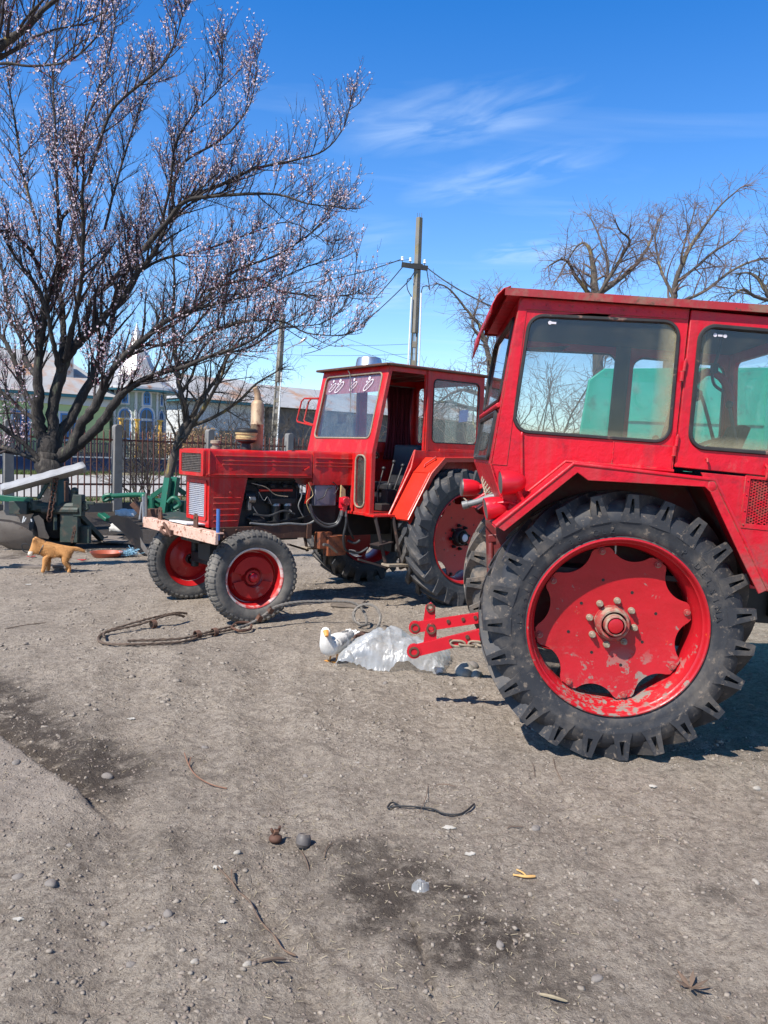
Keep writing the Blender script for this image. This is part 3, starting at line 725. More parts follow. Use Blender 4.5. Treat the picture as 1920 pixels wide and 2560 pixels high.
h = MB(); h.tube(smoothpts([(1.44, .52, .70), (1.36, .50, .685), (1.22, .46, .60)]), .016, 8); h.cyl((1.175, .47, 1.06), (1.18, .47, 1.0), .018, .018, 8); h.cyl((1.13, .47, 1.06), (1.128, .475, .99), .018, .018, 8); h.build('pipe_stub', M['steel'], T1)
b = MB(); b.box((1.27, .20, 1.21), (.28, .17, .23)); bt = b.build('battery_case', M['lilac'], T1, bevel=.01)
b = MB(); b.tube(smoothpts([(1.20, .31, 1.36), (1.13, .315, 1.30), (1.17, .33, 1.24), (1.12, .32, 1.16)]), .006, 5); b.tube(smoothpts([(1.38, .29, 1.16), (1.30, .30, 1.20), (1.26, .295, 1.28), (1.20, .30, 1.30)]), .005, 5); b.build('battery_lead', M['wirecol'], bt)
b = MB(); b.box((1.17, .34, .66), (.24, .10, .22)); b.box((1.30, .30, .72), (.16, .12, .18)); b.build('orange_bracket', mat('rusty orange casting', (.30, .075, .02), (.15, .05, .025), 8, .6, dirt=[((.03, .02, .02), 10, .5, .65, .8)]), T1, bevel=.006)
b = MB(); b.plate([(1.13, 1.33), (1.075, 1.28), (1.07, 1.17), (1.12, 1.12), (1.135, 1.2)], [], lambda u, v, w: Vector((u, .36 + w, v)), 0, .02); b.build('yellow_flap', M['tan'], T1)
s = MB(); s.box((.12, 0, 1.30), (.42, .46, .10)); s.box((-.09, 0, 1.55), (.09, .46, .52), (0, -.15, 0)); s.box((.12, 0, 1.14), (.34, .36, .22)); s.build('seat', M['vinyl'], T1, bevel=.03, seg=3)
s = MB(); s.tube([(.58 + .0, 0, 1.66)] and [(.56 + .19 * math.cos(2 * PI * k / 24) * .9, .20 * math.sin(2 * PI * k / 24), 1.72 + .19 * math.cos(2 * PI * k / 24) * .45) for k in range(24)], .013, 8, closed=True)
for k in range(3): t = 2 * PI * k / 3; s.tube([(.56, 0, 1.70), (.56 + .17 * math.cos(t), .19 * math.sin(t), 1.72 + .085 * math.cos(t))], .009, 6)
s.tube([(.56, 0, 1.71), (.72, 0, 1.30), (.80, 0, 1.05)], .03, 10); s.box((.80, 0, 1.45), (.12, .56, .30)); s.build('steering_wheel', M['interior'], T1)
for x, y, t in ((.42, .30, (.36, .33, 1.60)), (.36, .36, (.30, .42, 1.56)), (.50, .24, (.47, .28, 1.52))):
    l = MB(); l.tube([(x, y, 1.04), (x + .02, y, 1.25), t], .009, 6); l.m = 1; l.ball(t, .024, 10, 7); l.build('lever', [M['steel'], M['hose']], T1)
b = MB(); b.box((.42, .34, 1.16), (.16, .12, .24)); b.box((.30, .40, 1.10), (.10, .10, .12)); b.box((.52, .30, 1.08), (.2, .3, .08)); b.build('control_box', M['interior'], T1, bevel=.01)
# stack, cleaner, caps on the bonnet
s = MB(); s.lathe([(1.66, .05), (1.70, .066), (1.95, .068), (1.955, .073), (1.965, .068), (2.17, .068), (2.20, .055), (2.215, .036)], 24, Matrix.Translation((1.95, -.06, 0)) @ Matrix.Rotation(PI / 2, 4, 'X') @ Matrix.Scale(-1, 4, (0, 1, 0)) @ Matrix.Scale(-1, 4, (0, 1, 0)))
s.tube(smoothpts([(1.95, -.06, 2.20), (1.952, -.06, 2.27), (1.965, -.06, 2.31), (1.985, -.06, 2.345)]), [.036, .036, .036, .035, .034, .034, .033, .032, .032, .031, .030, .030, .030], 16)
s.build('exhaust_stack', M['stackpaint'], T1, angle=50)
a = MB(); X = Matrix.Translation((2.12, .02, 0)) @ Matrix.Rotation(PI / 2, 4, 'X')
a.lathe([(1.67, .055), (1.72, .05), (1.745, .045), (1.755, .07), (1.77, .10), (1.785, .102)], 28, X); a.m = 1
a.lathe([(1.785, .103), (1.79, .108), (1.815, .112), (1.82, .106), (1.838, .108), (1.842, .115), (1.862, .117)], 28, X); a.m = 0
a.lathe([(1.86, .119), (1.875, .122), (1.892, .115), (1.905, .09), (1.91, .0005)], 28, X)
a.build('air_precleaner', [M['black'], M['tan']], T1)
a = MB(); a.lathe([(1.67, .05), (1.70, .05), (1.70, .036), (1.735, .036), (1.735, .055), (1.765, .052), (1.77, .03), (1.77, .0005)], 20, Matrix.Translation((2.46, .0, 0)) @ Matrix.Rotation(PI / 2, 4, 'X')); a.build('radiator_cap', M['brassdust'], T1)
# bumper
b = MB(); b.box((2.86, 0, .850), (.035, 1.76, .10)); b.box((2.83, 0, .905), (.09, 1.76, .014)); bp = b.build('front_bumper', M['peach'], T1, bevel=.006)
for y in (-.52, .36):
    q = MB(); q.plate([(y - .045, .86), (y + .045, .86), (y + .045, 1.02), (y + .02, 1.045), (y - .02, 1.045), (y - .045, 1.02)], [circ(y, 1.0, .016, 12)], lambda u, v, w: Vector((2.835 - w, u, v)), 0, .012); q.build('bumper_bracket', M['rust'], bp)
q = MB(); q.tube([(2.88, -.22, .86), (2.93, -.22, .86), (2.95, -.20, .83), (2.93, -.14, .80), (2.88, -.12, .79)], .018, 8); q.cyl((2.90, -.05, .78), (2.90, -.25, .90), .016, .016, 10); q.box((2.89, -.10, .82), (.04, .10, .05)); q.build('tow_hook', M['rust'], bp)
q = MB(); q.tube([(2.85, -.85, .86), (2.852, -.86, 1.17)], .016, 8); q.build('marker_rod', M['steel'], bp)
q = MB(); q.tube([(2.84, .86, .84), (2.83, .84, 1.13)], .018, 8); q.build('blue_rod', M['blue'], bp)
q = MB(); q.box((2.74, -.02, .925), (.22, .42, .012), (0, -.05, 0)); q.build('pale_sheet', M['white'], bp)
q = MB(); q.plate([(-.62, 0), (-.10, 0), (-.08, .26), (-.58, .22)], [], lambda u, v, w: Vector((2.82 - v, u, .93 + .18 * v + .05 * math.sin(u * 6) + w)), 0, .006); q.build('dark_sheet', M['darkgreen'], bp)
q = MB()
for sy in (1, -1): q.box((2.72, sy * .26, .83), (.30, .04, .08))
q.build('bumper_arm', M['darkrust'], bp)
# curtain hanging inside
cu = thing('curtain', 'dark red curtain hanging across the far window inside the open tractor cab', 'curtain', (.174, 9.617, 0), (0, 0, R(218.3)))
c = MB(); n = 60; vs = []; fs = []
for i in range(n + 1):
    x = -.20 - .47 * i / n
    for j in range(9):
        z = 2.56 - j * .118
        pinch = 1 - .18 * math.sin(PI * j / 8)
        xx = -.43 + (x + .43) * pinch
        vs.append((xx, -.585 + .028 * math.sin(i * .95) + .012 * math.sin(i * .37 + j * .5), z))
for i in range(n):
    for j in range(8): a = i * 9 + j; fs.append((a, a + 1, a + 10, a + 9))
c.add(vs, fs); o = c.build('cloth', M['curtain'], cu); md = o.modifiers.new('thick', 'SOLIDIFY'); md.thickness = .003
c = MB(); c.tube([(.12, -.585, 2.57), (-.70, -.585, 2.57)], .008, 6); c.build('curtain_rail', M['steel'], cu)

# ------------------------------------------------------------------ tractor close to the camera
T2 = thing('tractor', 'crimson cab tractor with large mud marked rear wheel, seen close from behind its lifting arms', 'tractor', (1.349, 5.175, 0), (0, R(2.4), R(-2.7)), 'red tractors in the yard')
C2 = M['crimson']
front_half(T2, C2)
back_axle(T2, M['darkred'], .80)
wn = rear_wheel(T2, (-.008, -.665, .762), -1, M['rimred'], M['rimdust'], M['rimred'], TYRE_SLOT, None, .06); wn.scale = (.972, .972, .972)
rear_wheel(T2, (0, .80, .775), 1, M['rimred'], M['rimdust'], M['rimred'], TYRE_SLOT, M['muddy'], .2)
for sy in (1, -1): front_wheel(T2, (2.40, sy * .72, .40), sy, M['rimred'], M['rimred'], 0)
WA = rquad([(-.635, 2.474), (.197, 2.493), (.207, 1.820), (-.676, 1.819)], .085, 8)
WD = rquad([(.311, 2.483), (.985, 2.47), (1.01, 1.80), (.318, 1.802)], .085, 8)
for sy in (-1, 1):
    fs_ = lambda u, v, w, sy=sy: Vector((u, sy * (.70 - w), v))
    pm = C2 if sy < 0 else M['crimson']
    b = MB()
    b.plate([(-.70, 2.570), (.245, 2.570), (.245, 1.655), (-.35, 1.655), (-.70, 1.295), (-.70, 1.43), (-.787, 1.62)], [WA], fs_, 0, .035)
    b.plate([(-.70, 2.54), (-.68, 2.565), (.235, 2.565), (.235, 2.51), (-.66, 2.505)], [], lambda u, v, w, sy=sy: Vector((u, sy * (.705 - w), v)), 0, .006)
    b.plate([(-.775, 1.62), (-.70, 2.54), (-.655, 2.54), (-.69, 1.62)], [], lambda u, v, w, sy=sy: Vector((u, sy * (.704 - w), v)), 0, .005)
    b.plate([(-.10, 1.80), (.235, 1.80), (.235, 1.66), (-.10, 1.66)], [], lambda u, v, w, sy=sy: Vector((u, sy * (.7035 - w), v)), 0, .004)
    b.build('cab_side', pm, T2, bevel=.0035, angle=30)
    p1 = pane('side_window', WA, lambda u, v, w, sy=sy: Vector((u, sy * (.690 - w), v)), T2, GLASSN if sy < 0 else GLASS)
    seal('window_seal', WA, .0105, lambda u, v, w, sy=sy: Vector((u, sy * .703, v)), p1, M['blackgap'])
    b = MB()
    for q in range(12): b.cyl((-.62 + q * .072, sy * .703, 2.536), (-.62 + q * .072, sy * .710, 2.536), .005, .004, 6)
    b.tube([(-.10 + .002 * math.sin(q * 2.1), sy * .7035, 1.665 + q * .0115) for q in range(13)], .0035, 5); b.tube([(-.34 + q * .03, sy * .7035, 1.672 + .002 * math.sin(q * 1.9)) for q in range(20)], .004, 5)
    b.build('weld_seam', pm, T2)
    d = MB()
    d.plate([(.252, 2.562), (1.03, 2.545), (1.10, 1.665), (.252, 1.685)], [WD], lambda u, v, w, sy=sy: Vector((u, sy * (.712 - w), v)), 0, .042)
    dr = d.build('door', pm, T2, bevel=.004, angle=30)
    p2 = pane('door_window', WD, lambda u, v, w, sy=sy: Vector((u, sy * (.698 - w), v)), dr, GLASSD if sy < 0 else GLASS)
    seal('door_seal', WD, .0125, lambda u, v, w, sy=sy: Vector((u, sy * .714, v)), dr, M['blackgap'])
    for z in (2.22, 1.80):
        h = MB(); h.cyl((.235, sy * .722, z - .055), (.235, sy * .722, z + .0), .013, .013, 10); h.cyl((.243, sy * .722, z + .002), (.246, sy * .722, z + .06), .010, .010, 10); h.cyl((.246, sy * .722, z + .06), (.246, sy * .722, z + .07), .006, .004, 8); h.build('hinge', pm, dr)
    k = MB(); k.tube([(.42, sy * .712, 1.745), (.42, sy * .735, 1.742), (.42, sy * .738, 1.725)], .007, 6); k.tube([(.75, sy * .715, 1.735), (.752, sy * .74, 1.72), (.752, sy * .738, 1.66)], .008, 6); k.build('door_catch', pm, dr)
    # cowl with mesh grille
    b = MB(); HG = [(.675, 1.398), (1.04, 1.39), (1.04, 1.645), (.675, 1.65)]
    b.plate([(.40, 1.665), (1.12, 1.655), (1.12, 1.03), (.74, 1.03), (.66, 1.2)], [HG], lambda u, v, w, sy=sy: Vector((u, sy * (.715 - w), v)), 0, .02)
    b.plate([(.645, 1.668), (1.07, 1.66), (1.07, 1.36), (.645, 1.37)], [HG], lambda u, v, w, sy=sy: Vector((u, sy * (.719 - w), v)), 0, .004)
    for z in (1.39, 1.47, 1.56, 1.64): b.cyl((.66, sy * .717, z), (.66, sy * .725, z), .005, .005, 6)
    cw = b.build('cowl', pm, T2, bevel=.003)
    g = MB()
    u0, u1, v0, v1 = .675, 1.04, 1.395, 1.648
    for sg in (1, -1):
        cc = -1.0
        while cc < 1.0:
            pts = []
            for u in np.linspace(u0, u1, 30):
                v = v0 + cc + sg * (u - u0) * .55
                if v0 <= v <= v1: pts.append((float(u), float(v)))
            if len(pts) > 1: g.bar((pts[0][0], sy * .708, pts[0][1]), (pts[-1][0], sy * .708, pts[-1][1]), .004, .0052)
            cc += .0165
    g.build('mesh_grille', pm, cw, smooth=False)
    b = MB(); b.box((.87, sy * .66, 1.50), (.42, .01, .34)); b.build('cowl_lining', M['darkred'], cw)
    # fender
    o = [(-.748, 1.288), (-.36, 1.660), (.395, 1.632), (.62, 1.262), (.74, 1.062)]
    i_ = [(-.700, 1.262), (-.335, 1.612), (-.275, 1.574), (.345, 1.588), (.375, 1.565), (.575, 1.225), (.690, 1.035)]
    f = MB(); f.plate(o + i_[::-1], [], lambda u, v, w, sy=sy: Vector((u, sy * (.950 - w), v)), 0, .012)
    k = len(o); vs = [(x, sy * .698, z) for x, z in o] + [(x, sy * .946, z) for x, z in o] + [(x, sy * .946, z - .012) for x, z in o] + [(x, sy * .698, z - .012) for x, z in o]; fs = []
    for r in range(3):
        for q in range(k - 1): fs.append((r * k + q, r * k + q + 1, (r + 1) * k + q + 1, (r + 1) * k + q))
    f.add(vs, fs)
    f.tube([(x, sy * .946, z - .002) for x, z in o], .012, 8)
    f.tube([(-.71, sy * .703, 1.333), (-.36, sy * .703, 1.668), (.25, sy * .703, 1.662)], .010, 6)
    f.ball((-.355, sy * .93, 1.63), (.03, .02, .03), 8, 6); f.ball((.385, sy * .945, 1.60), (.03, .012, .035), 8, 6)
    f.build('fender', pm, T2, angle=25, bevel=.003)
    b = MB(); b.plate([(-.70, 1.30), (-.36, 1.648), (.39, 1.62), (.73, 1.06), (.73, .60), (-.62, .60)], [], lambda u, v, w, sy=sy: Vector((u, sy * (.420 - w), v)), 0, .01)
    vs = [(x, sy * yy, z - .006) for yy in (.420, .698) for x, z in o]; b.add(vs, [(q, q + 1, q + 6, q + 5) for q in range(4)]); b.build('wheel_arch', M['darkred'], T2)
    # lifting arms
    a = MB(); ya = -.15 if sy < 0 else .50; e0 = Vector((-1.13, ya, .356 if sy < 0 else .370)); e1 = Vector((-.15, -.22 if sy < 0 else .34, .715 if sy < 0 else .645))
    dd = (e1 - e0).normalized()
    a.bar(e0 + dd * .03, e1, .026, .078); a.cyl(e0 + Vector((0, -.02, 0)), e0 + Vector((0, .02, 0)), .047, .047, 24)
    bx = -1.03; bz = e0.z + .10 * .33
    a.plate([(bx - .045, bz), (bx + .045, bz), (bx + .036, bz + .135), (bx, bz + .165), (bx - .036, bz + .135)], [circ(bx, bz + .125, .016, 14)], lambda u, v, w, sy=sy: Vector((u, ya - .012 + w, v)), 0, .024)
    ar = a.build('lifting_arm', M['redlens'], T2, bevel=.006)
    for c_, r0 in ((e0, .022), (Vector((bx, ya, bz + .125)), .020)):
        a = MB(); a.lathe([(-.026, r0 + .012), (.026, r0 + .012), (.026, r0), (-.026, r0), (-.026, r0 + .012)], 20, Matrix.Translation(c_)); a.build('arm_bush', M['rust'], ar)
    for t in (.25, .36, .45): a = MB(); q = e0 + dd * t; a.cyl(q + Vector((0, -.025, .01)), q + Vector((0, .025, .01)), .014, .014, 8); a.build('arm_bolt', M['rust'], ar)
ch = MB()
for k in range(4):
    c0 = Vector((-.850 + k * .058, -.188 - .004 * k, .440 + k * .004)); pts = []
    for j in range(16):
        t = 2 * PI * j / 16; x = .036 * math.cos(t) + (.012 if math.cos(t) > 0 else -.012); y = .019 * math.sin(t)
        pts.append(c0 + (Vector((x, 0, y)) if k % 2 == 0 else Vector((x, y, -.006))))
    ch.tube(pts, .0075, 8, closed=True)
ch.build('check_chain', M['brassdust'], T2)
# back wall
xb = lambda z: -.700 - (2.56 - z) * .092
b = MB(); WR = rrect(-.60, .60, 2.00, 2.475, .05); WL = rrect(-.585, .585, 1.655, 1.925, .03)
b.plate([(-.70, 1.62), (.70, 1.62), (.70, 2.57), (-.70, 2.57)], [WR, WL], lambda u, v, w: Vector((xb(v) + w, u, v)), 0, .035)
b.plate([(-.70, 1.62), (.70, 1.62), (.60, 1.40), (-.70, 1.43)], [], lambda u, v, w: Vector((xb(1.62) + (1.62 - v) * .40 + w, u, v)), 0, .02)
b.tube([(xb(1.96) - .012, -.68, 1.96), (xb(1.96) - .012, .68, 1.96)], .016, 6)
b.build('cab_back', C2, T2, bevel=.004)
p1 = pane('rear_window', WR, lambda u, v, w: Vector((xb(v) + .004 + w, u, v)), T2, GLASS2); seal('rear_seal', WR, .011, lambda u, v, w: Vector((xb(v) - .004, u, v)), p1, M['blackgap'])
p1 = pane('lower_rear_window', WL, lambda u, v, w: Vector((xb(v) - .004 + w, u, v)), T2, SMOKED); seal('rear_seal', WL, .016, lambda u, v, w: Vector((xb(v) - .006, u, v)), p1, M['blackgap'])
# roof
b = MB(); nx, ny = 22, 14; vs = []; fs = []
for i in range(nx + 1):
    for j in range(ny + 1):
        x = -.79 + 2.02 * i / nx; y = -.745 + 1.49 * j / ny; ed = min(i, j, nx - i, ny - j)
        vs.append((x, y, 2.606 + .05 * min(1, ed / 4) ** .8 + .002 * math.sin(i * 2.3) * (ed == 0)))
for i in range(nx):
    for j in range(ny): a = i * (ny + 1) + j; fs.append((a, a + 1, a + ny + 2, a + ny + 1))
b.add(vs, fs); b.box((.20, 0, 2.586), (1.94, 1.42, .02))
b.m = 1
for sy in (1, -1): b.box((.22, sy * .745, 2.588), (2.02, .012, .042))
b.build('cab_roof', [M['crimson'], M['roofedge']], T2, angle=40)
b = MB(); n = 24; vs = []; fs = []
for j in range(n + 1):
    y = -.745 + 1.49 * j / n
    for i, (x, z) in enumerate(((-.76, 2.62), (-.80, 2.605), (-.835, 2.565), (-.858, 2.51), (-.862, 2.455))):
        d = .010 * math.sin(j * .9) * (i > 2) + (.014 * math.sin(j * 2.3) if i == 4 else 0)
        vs.append((x + d * .4, y, z + d - (.06 if i == 4 and j > n * .6 else 0) * (j / n)))
for j in range(n):
    for i in range(4): a = j * 5 + i; fs.append((a, a + 1, a + 6, a + 5))
b.add(vs, fs); o = b.build('rear_visor', M['crimson'], T2, angle=50); md = o.modifiers.new('thick', 'SOLIDIFY'); md.thickness = .006
# front wall of the cab
b = MB(); WF = rrect(-.58, .58, 1.85, 2.47, .06); b.plate([(-.70, 1.66), (.70, 1.66), (.70, 2.57), (-.70, 2.57)], [WF], lambda u, v, w: Vector((1.10 - (v - 1.66) * .09 - w, u, v)), 0, .03); b.build('cab_front', C2, T2); pane('windscreen', WF, lambda u, v, w: Vector((1.09 - (v - 1.66) * .09 - w, u, v)), T2, GLASS2)
b = MB(); b.box((.20, 0, 2.545), (1.75, 1.30, .02)); b.box((.225, .655, 2.1), (.10, .05, .92)); b.box((.30, 0, 1.04), (1.5, 1.3, .03)); b.box((.02, .60, 1.72), (1.4, .04, .12)); b.build('cab_lining', M['interior'], T2)
s = MB(); s.box((.05, .05, 1.42), (.44, .46, .10)); s.box((-.20, .05, 1.66), (.09, .46, .40), (0, -.12, 0)); s.box((.05, .05, 1.22), (.3, .34, .34)); s.build('seat', M['vinyl'], T2, bevel=.03, seg=3)
s = MB(); s.tube([(.60 + .18 * math.cos(2 * PI * k / 24), .05 + .2 * math.sin(2 * PI * k / 24), 1.80 + .10 * math.cos(2 * PI * k / 24)) for k in range(24)], .014, 8, closed=True)
for k in range(3): t = 2 * PI * k / 3; s.tube([(.60, .05, 1.78), (.60 + .17 * math.cos(t), .05 + .19 * math.sin(t), 1.80 + .09 * math.cos(t))], .010, 6)
s.tube([(.60, .05, 1.79), (.78, .05, 1.30)], .035, 10); s.box((.92, .0, 1.62), (.14, 1.1, .34)); s.build('steering_wheel', M['interior'], T2)
s = MB(); s.bar((.72, .60, 2.52), (.56, .60, 1.70), .06, .10); s.tube(smoothpts([(.80, .62, 2.2), (.72, .62, 2.28), (.68, .60, 2.10), (.70, .58, 1.95)]), .03, 8); s.build('inner_post', M['cabred'], T2)
s = MB(); s.tube(smoothpts([(.62, -.2, 2.535), (.60, -.2, 2.38), (.58, -.2, 2.30), (.60, -.2, 2.22), (.66, -.2, 2.18)]), .010, 6); s.box((.59, -.2, 2.32), (.04, .03, .06)); s.build('hanging_cable', M['wirecol'], T2)
for k, (p, q, t_) in enumerate((((.86, .2, 1.66), (.70, .22, 2.12), (.66, .24, 2.20)), ((.90, -.05, 1.66), (.80, -.02, 2.02), (.78, .0, 2.12)), ((.52, .34, 1.42), (.46, .36, 1.80), (.44, .37, 1.88)))):
    s = MB(); s.tube(smoothpts([p, q, t_]), .012, 8); s.ball(t_, .026, 10, 7); s.build('lever', M['hose'], T2)
s = MB(); s.tube(smoothpts([(1.02, .45, 1.70), (.98, .45, 2.1), (.90, .46, 2.32), (.78, .47, 2.38), (.70, .48, 2.30)]), .028, 8); s.build('inner_rail', M['cabred'], T2)
s = MB(); s.box((.93, .25, 1.92), (.05, .30, .16), (0, .3, 0)); s.cyl((.905, .20, 1.93), (.895, .20, 1.935), .05, .05, 16); s.cyl((.905, .33, 1.93), (.895, .33, 1.935), .035, .035, 16); s.build('dashboard', M['interior'], T2, bevel=.01)
# lamps and bits at the back
def lamp(c, r, face, ring):
    l = MB(); Mx = Matrix.Translation(c) @ Vector((0, 1, 0)).rotation_difference(Vector(face)).to_matrix().to_4x4()
    l.lathe([(.012, r * .96), (.0, r), (-.03, r * 1.0), (-.065, r * .94), (-.095, r * .80), (-.115, r * .60), (-.128, r * .34), (-.133, .0005)], 28, Mx)
    lo = l.build('work_lamp', M['redlens'], T2)
    g = MB(); g.lathe([(.008, r * 1.0), (.016, r * .98), (.014, r * .9)], 28, Mx); g.m = 1; g.lathe([(.013, r * .9), (.018, r * .5), (.02, .0005)], 28, Mx); g.build('lamp_lens', [ring, M['steel']], lo)
lamp((-.715, -.80, 1.522), .068, (-1, -.10, -.12), M['redlens'])
lamp((-.775, -.68, 1.362), .066, (-1, -.1, -.22), M['redlens'])
lamp((-.865, .45, 1.432), .062, (-1, -.12, -.05), M['steel'])
b = MB(); b.bar((-.77, .45, 1.43), (-.66, .40, 1.50), .03, .03); b.bar((-.72, .38, 1.33), (-.70, .38, 1.47), .05, .02); b.plate([(-.02, -.035), (.14, -.035), (.14, .035), (-.02, .035)], [], lambda u, v, w: Vector((-.80 + u * .8, .05 + v, 1.33 + u * .6 + w)), 0, .05)
b.bar((-.64, -.80, 1.50), (-.58, -.78, 1.40), .05, .02); b.bar((-.70, -.66, 1.34), (-.58, -.76, 1.40), .03, .04); b.tube([(-.74, -.72, 1.40), (-.66, -.74, 1.415), (-.58, -.78, 1.385)], .008, 6); b.build('lamp_bracket', M['redlens'], T2, bevel=.004)
b = MB(); b.tube(smoothpts([(-.88, -.20, 1.345), (-.80, -.22, 1.375), (-.73, -.24, 1.41), (-.66, -.26, 1.42)]), .020, 12); b.cyl((-.895, -.197, 1.34), (-.86, -.203, 1.352), .026, .026, 12); b.build('pipe_stub', M['pvc'], T2)
b = MB()
for k in range(7):
    q = [(-.62 + rnd.uniform(-.05, .05), -.66 + rnd.uniform(-.03, .03), 1.36 + rnd.uniform(-.04, .07)) for _ in range(5)]; b.tube(smoothpts(q, 5), .004, 5)
b.tube(smoothpts([(-.70, -.62, 1.38), (-.66, -.66, 1.42), (-.62, -.66, 1.38), (-.60, -.67, 1.36)]), .006, 6); b.build('lamp_wire', M['redlens'], T2)
b = MB()
for k in range(5): b.tube(smoothpts([(-.72 + .02 * k, .30 - .1 * k, 1.60), (-.75, .28 - .1 * k, 1.50 - .02 * k), (-.71, .2 - .1 * k, 1.44), (-.66, .18 - .1 * k, 1.47)]), .006, 5)
b.tube(smoothpts([(-.86, .44, 1.36), (-.80, .35, 1.32), (-.74, .2, 1.35), (-.68, .1, 1.40)]), .005, 5); b.build('wiring', M['brassdust'], T2)
b = MB(); b.tube([(-.588, -.715, 1.40), (-.605, -.712, 1.60), (-.622, -.708, 1.79)], .008, 6); b.ball((-.622, -.706, 1.80), (.010, .010, .018), 8, 6); b.ball((-.59, -.712, 1.415), .035, 8, 6); b.build('flag_rod', C2, T2)
b = MB(); b.box((-.18, 0, 1.10), (.55, .42, .50)); b.box((-.42, 0, .62), (.16, .30, .25)); b.tube([(-.30, -.48, 1.15), (-.30, .48, 1.15)], .05, 12)
for sy in (1, -1): b.bar((-.32, sy * .42, 1.14), (-.66, sy * .42, 1.08), .05, .06); b.tube([(-.64, sy * .42, 1.08), (-.60, sy * .38, .62)], .022, 8)
b.build('rear_lift', M['darkred'], T2, bevel=.01)
m = MB()
for (u, v) in ((-.52, 2.44), (.40, 2.435), (.455, 2.433)): m.plate(circ(u, v, .011, 12), [], lambda a, c, w: Vector((a, -.7005 - w, c)), 0, .0005)
for (u, v, w_) in ((-.50, 2.44, .03), (.428, 2.434, .025)): m.box((u, -.7008, v), (w_, .0006, .012))
m.build('glass_etching', M['decal'], T2, smooth=False)
# ------------------------------------------------------------------ view geometry (photo pixel + distance -> world point)
CF, CP, CRR, CH = 1960.0, R(4.25), R(2.0), 1.69
_fw = Vector((0, math.cos(CP), -math.sin(CP))); _up = Vector((0, math.sin(CP), math.cos(CP))); _rt = Vector((1, 0, 0))
CRT = _rt * math.cos(CRR) + _up * math.sin(CRR); CUP = _up * math.cos(CRR) - _rt * math.sin(CRR); CFW = _fw
def at(px, py, Y):
    d = CFW + CRT * ((px - 960) / CF) - CUP * ((py - 1280) / CF)
    return Vector((0, 0, CH)) + d * (Y / d.y)
E40 = Vector((math.cos(R(40)), math.sin(R(40)), 0)); N40 = Vector((-math.sin(R(40)), math.cos(R(40)), 0)); FP = Vector((-6.74, 19.69, 0))
def fr(a, off, z): return FP + E40 * a + N40 * off + Vector((0, 0, z))

# ------------------------------------------------------------------ ground
def vnoise(x, y, seed=0):
    xi = np.floor(x).astype(np.int64); yi = np.floor(y).astype(np.int64); xf_ = x - xi; yf = y - yi
    def h(a, b):
        n = (a * 374761393 + b * 668265263 + seed * 974711) & 0x7fffffff
        n = ((n ^ (n >> 13)) * 1274126177) & 0x7fffffff
        return ((n ^ (n >> 16)) & 0xffff) / 65535.0
    u = xf_ * xf_ * (3 - 2 * xf_); v = yf * yf * (3 - 2 * yf)
    return (h(xi, yi) * (1 - u) + h(xi + 1, yi) * u) * (1 - v) + (h(xi, yi + 1) * (1 - u) + h(xi + 1, yi + 1) * u) * v
def fbm(x, y, sc, octv=4, seed=0):
    s = 0; a = .5; t = 0
    for o in range(octv):
        s = s + a * vnoise(x * sc * 2 ** o, y * sc * 2 ** o, seed + o * 7); t += a; a *= .5
    return s / t - .5
def sm(a, b, x): t = np.clip((x - a) / (b - a), 0, 1); return t * t * (3 - 2 * t)
def seg_d(x, y, a, b):
    ax, ay = a; bx, by = b; dx, dy = bx - ax, by - ay
    t = np.clip(((x - ax) * dx + (y - ay) * dy) / (dx * dx + dy * dy), 0, 1)
    return np.hypot(x - ax - t * dx, y - ay - t * dy), t
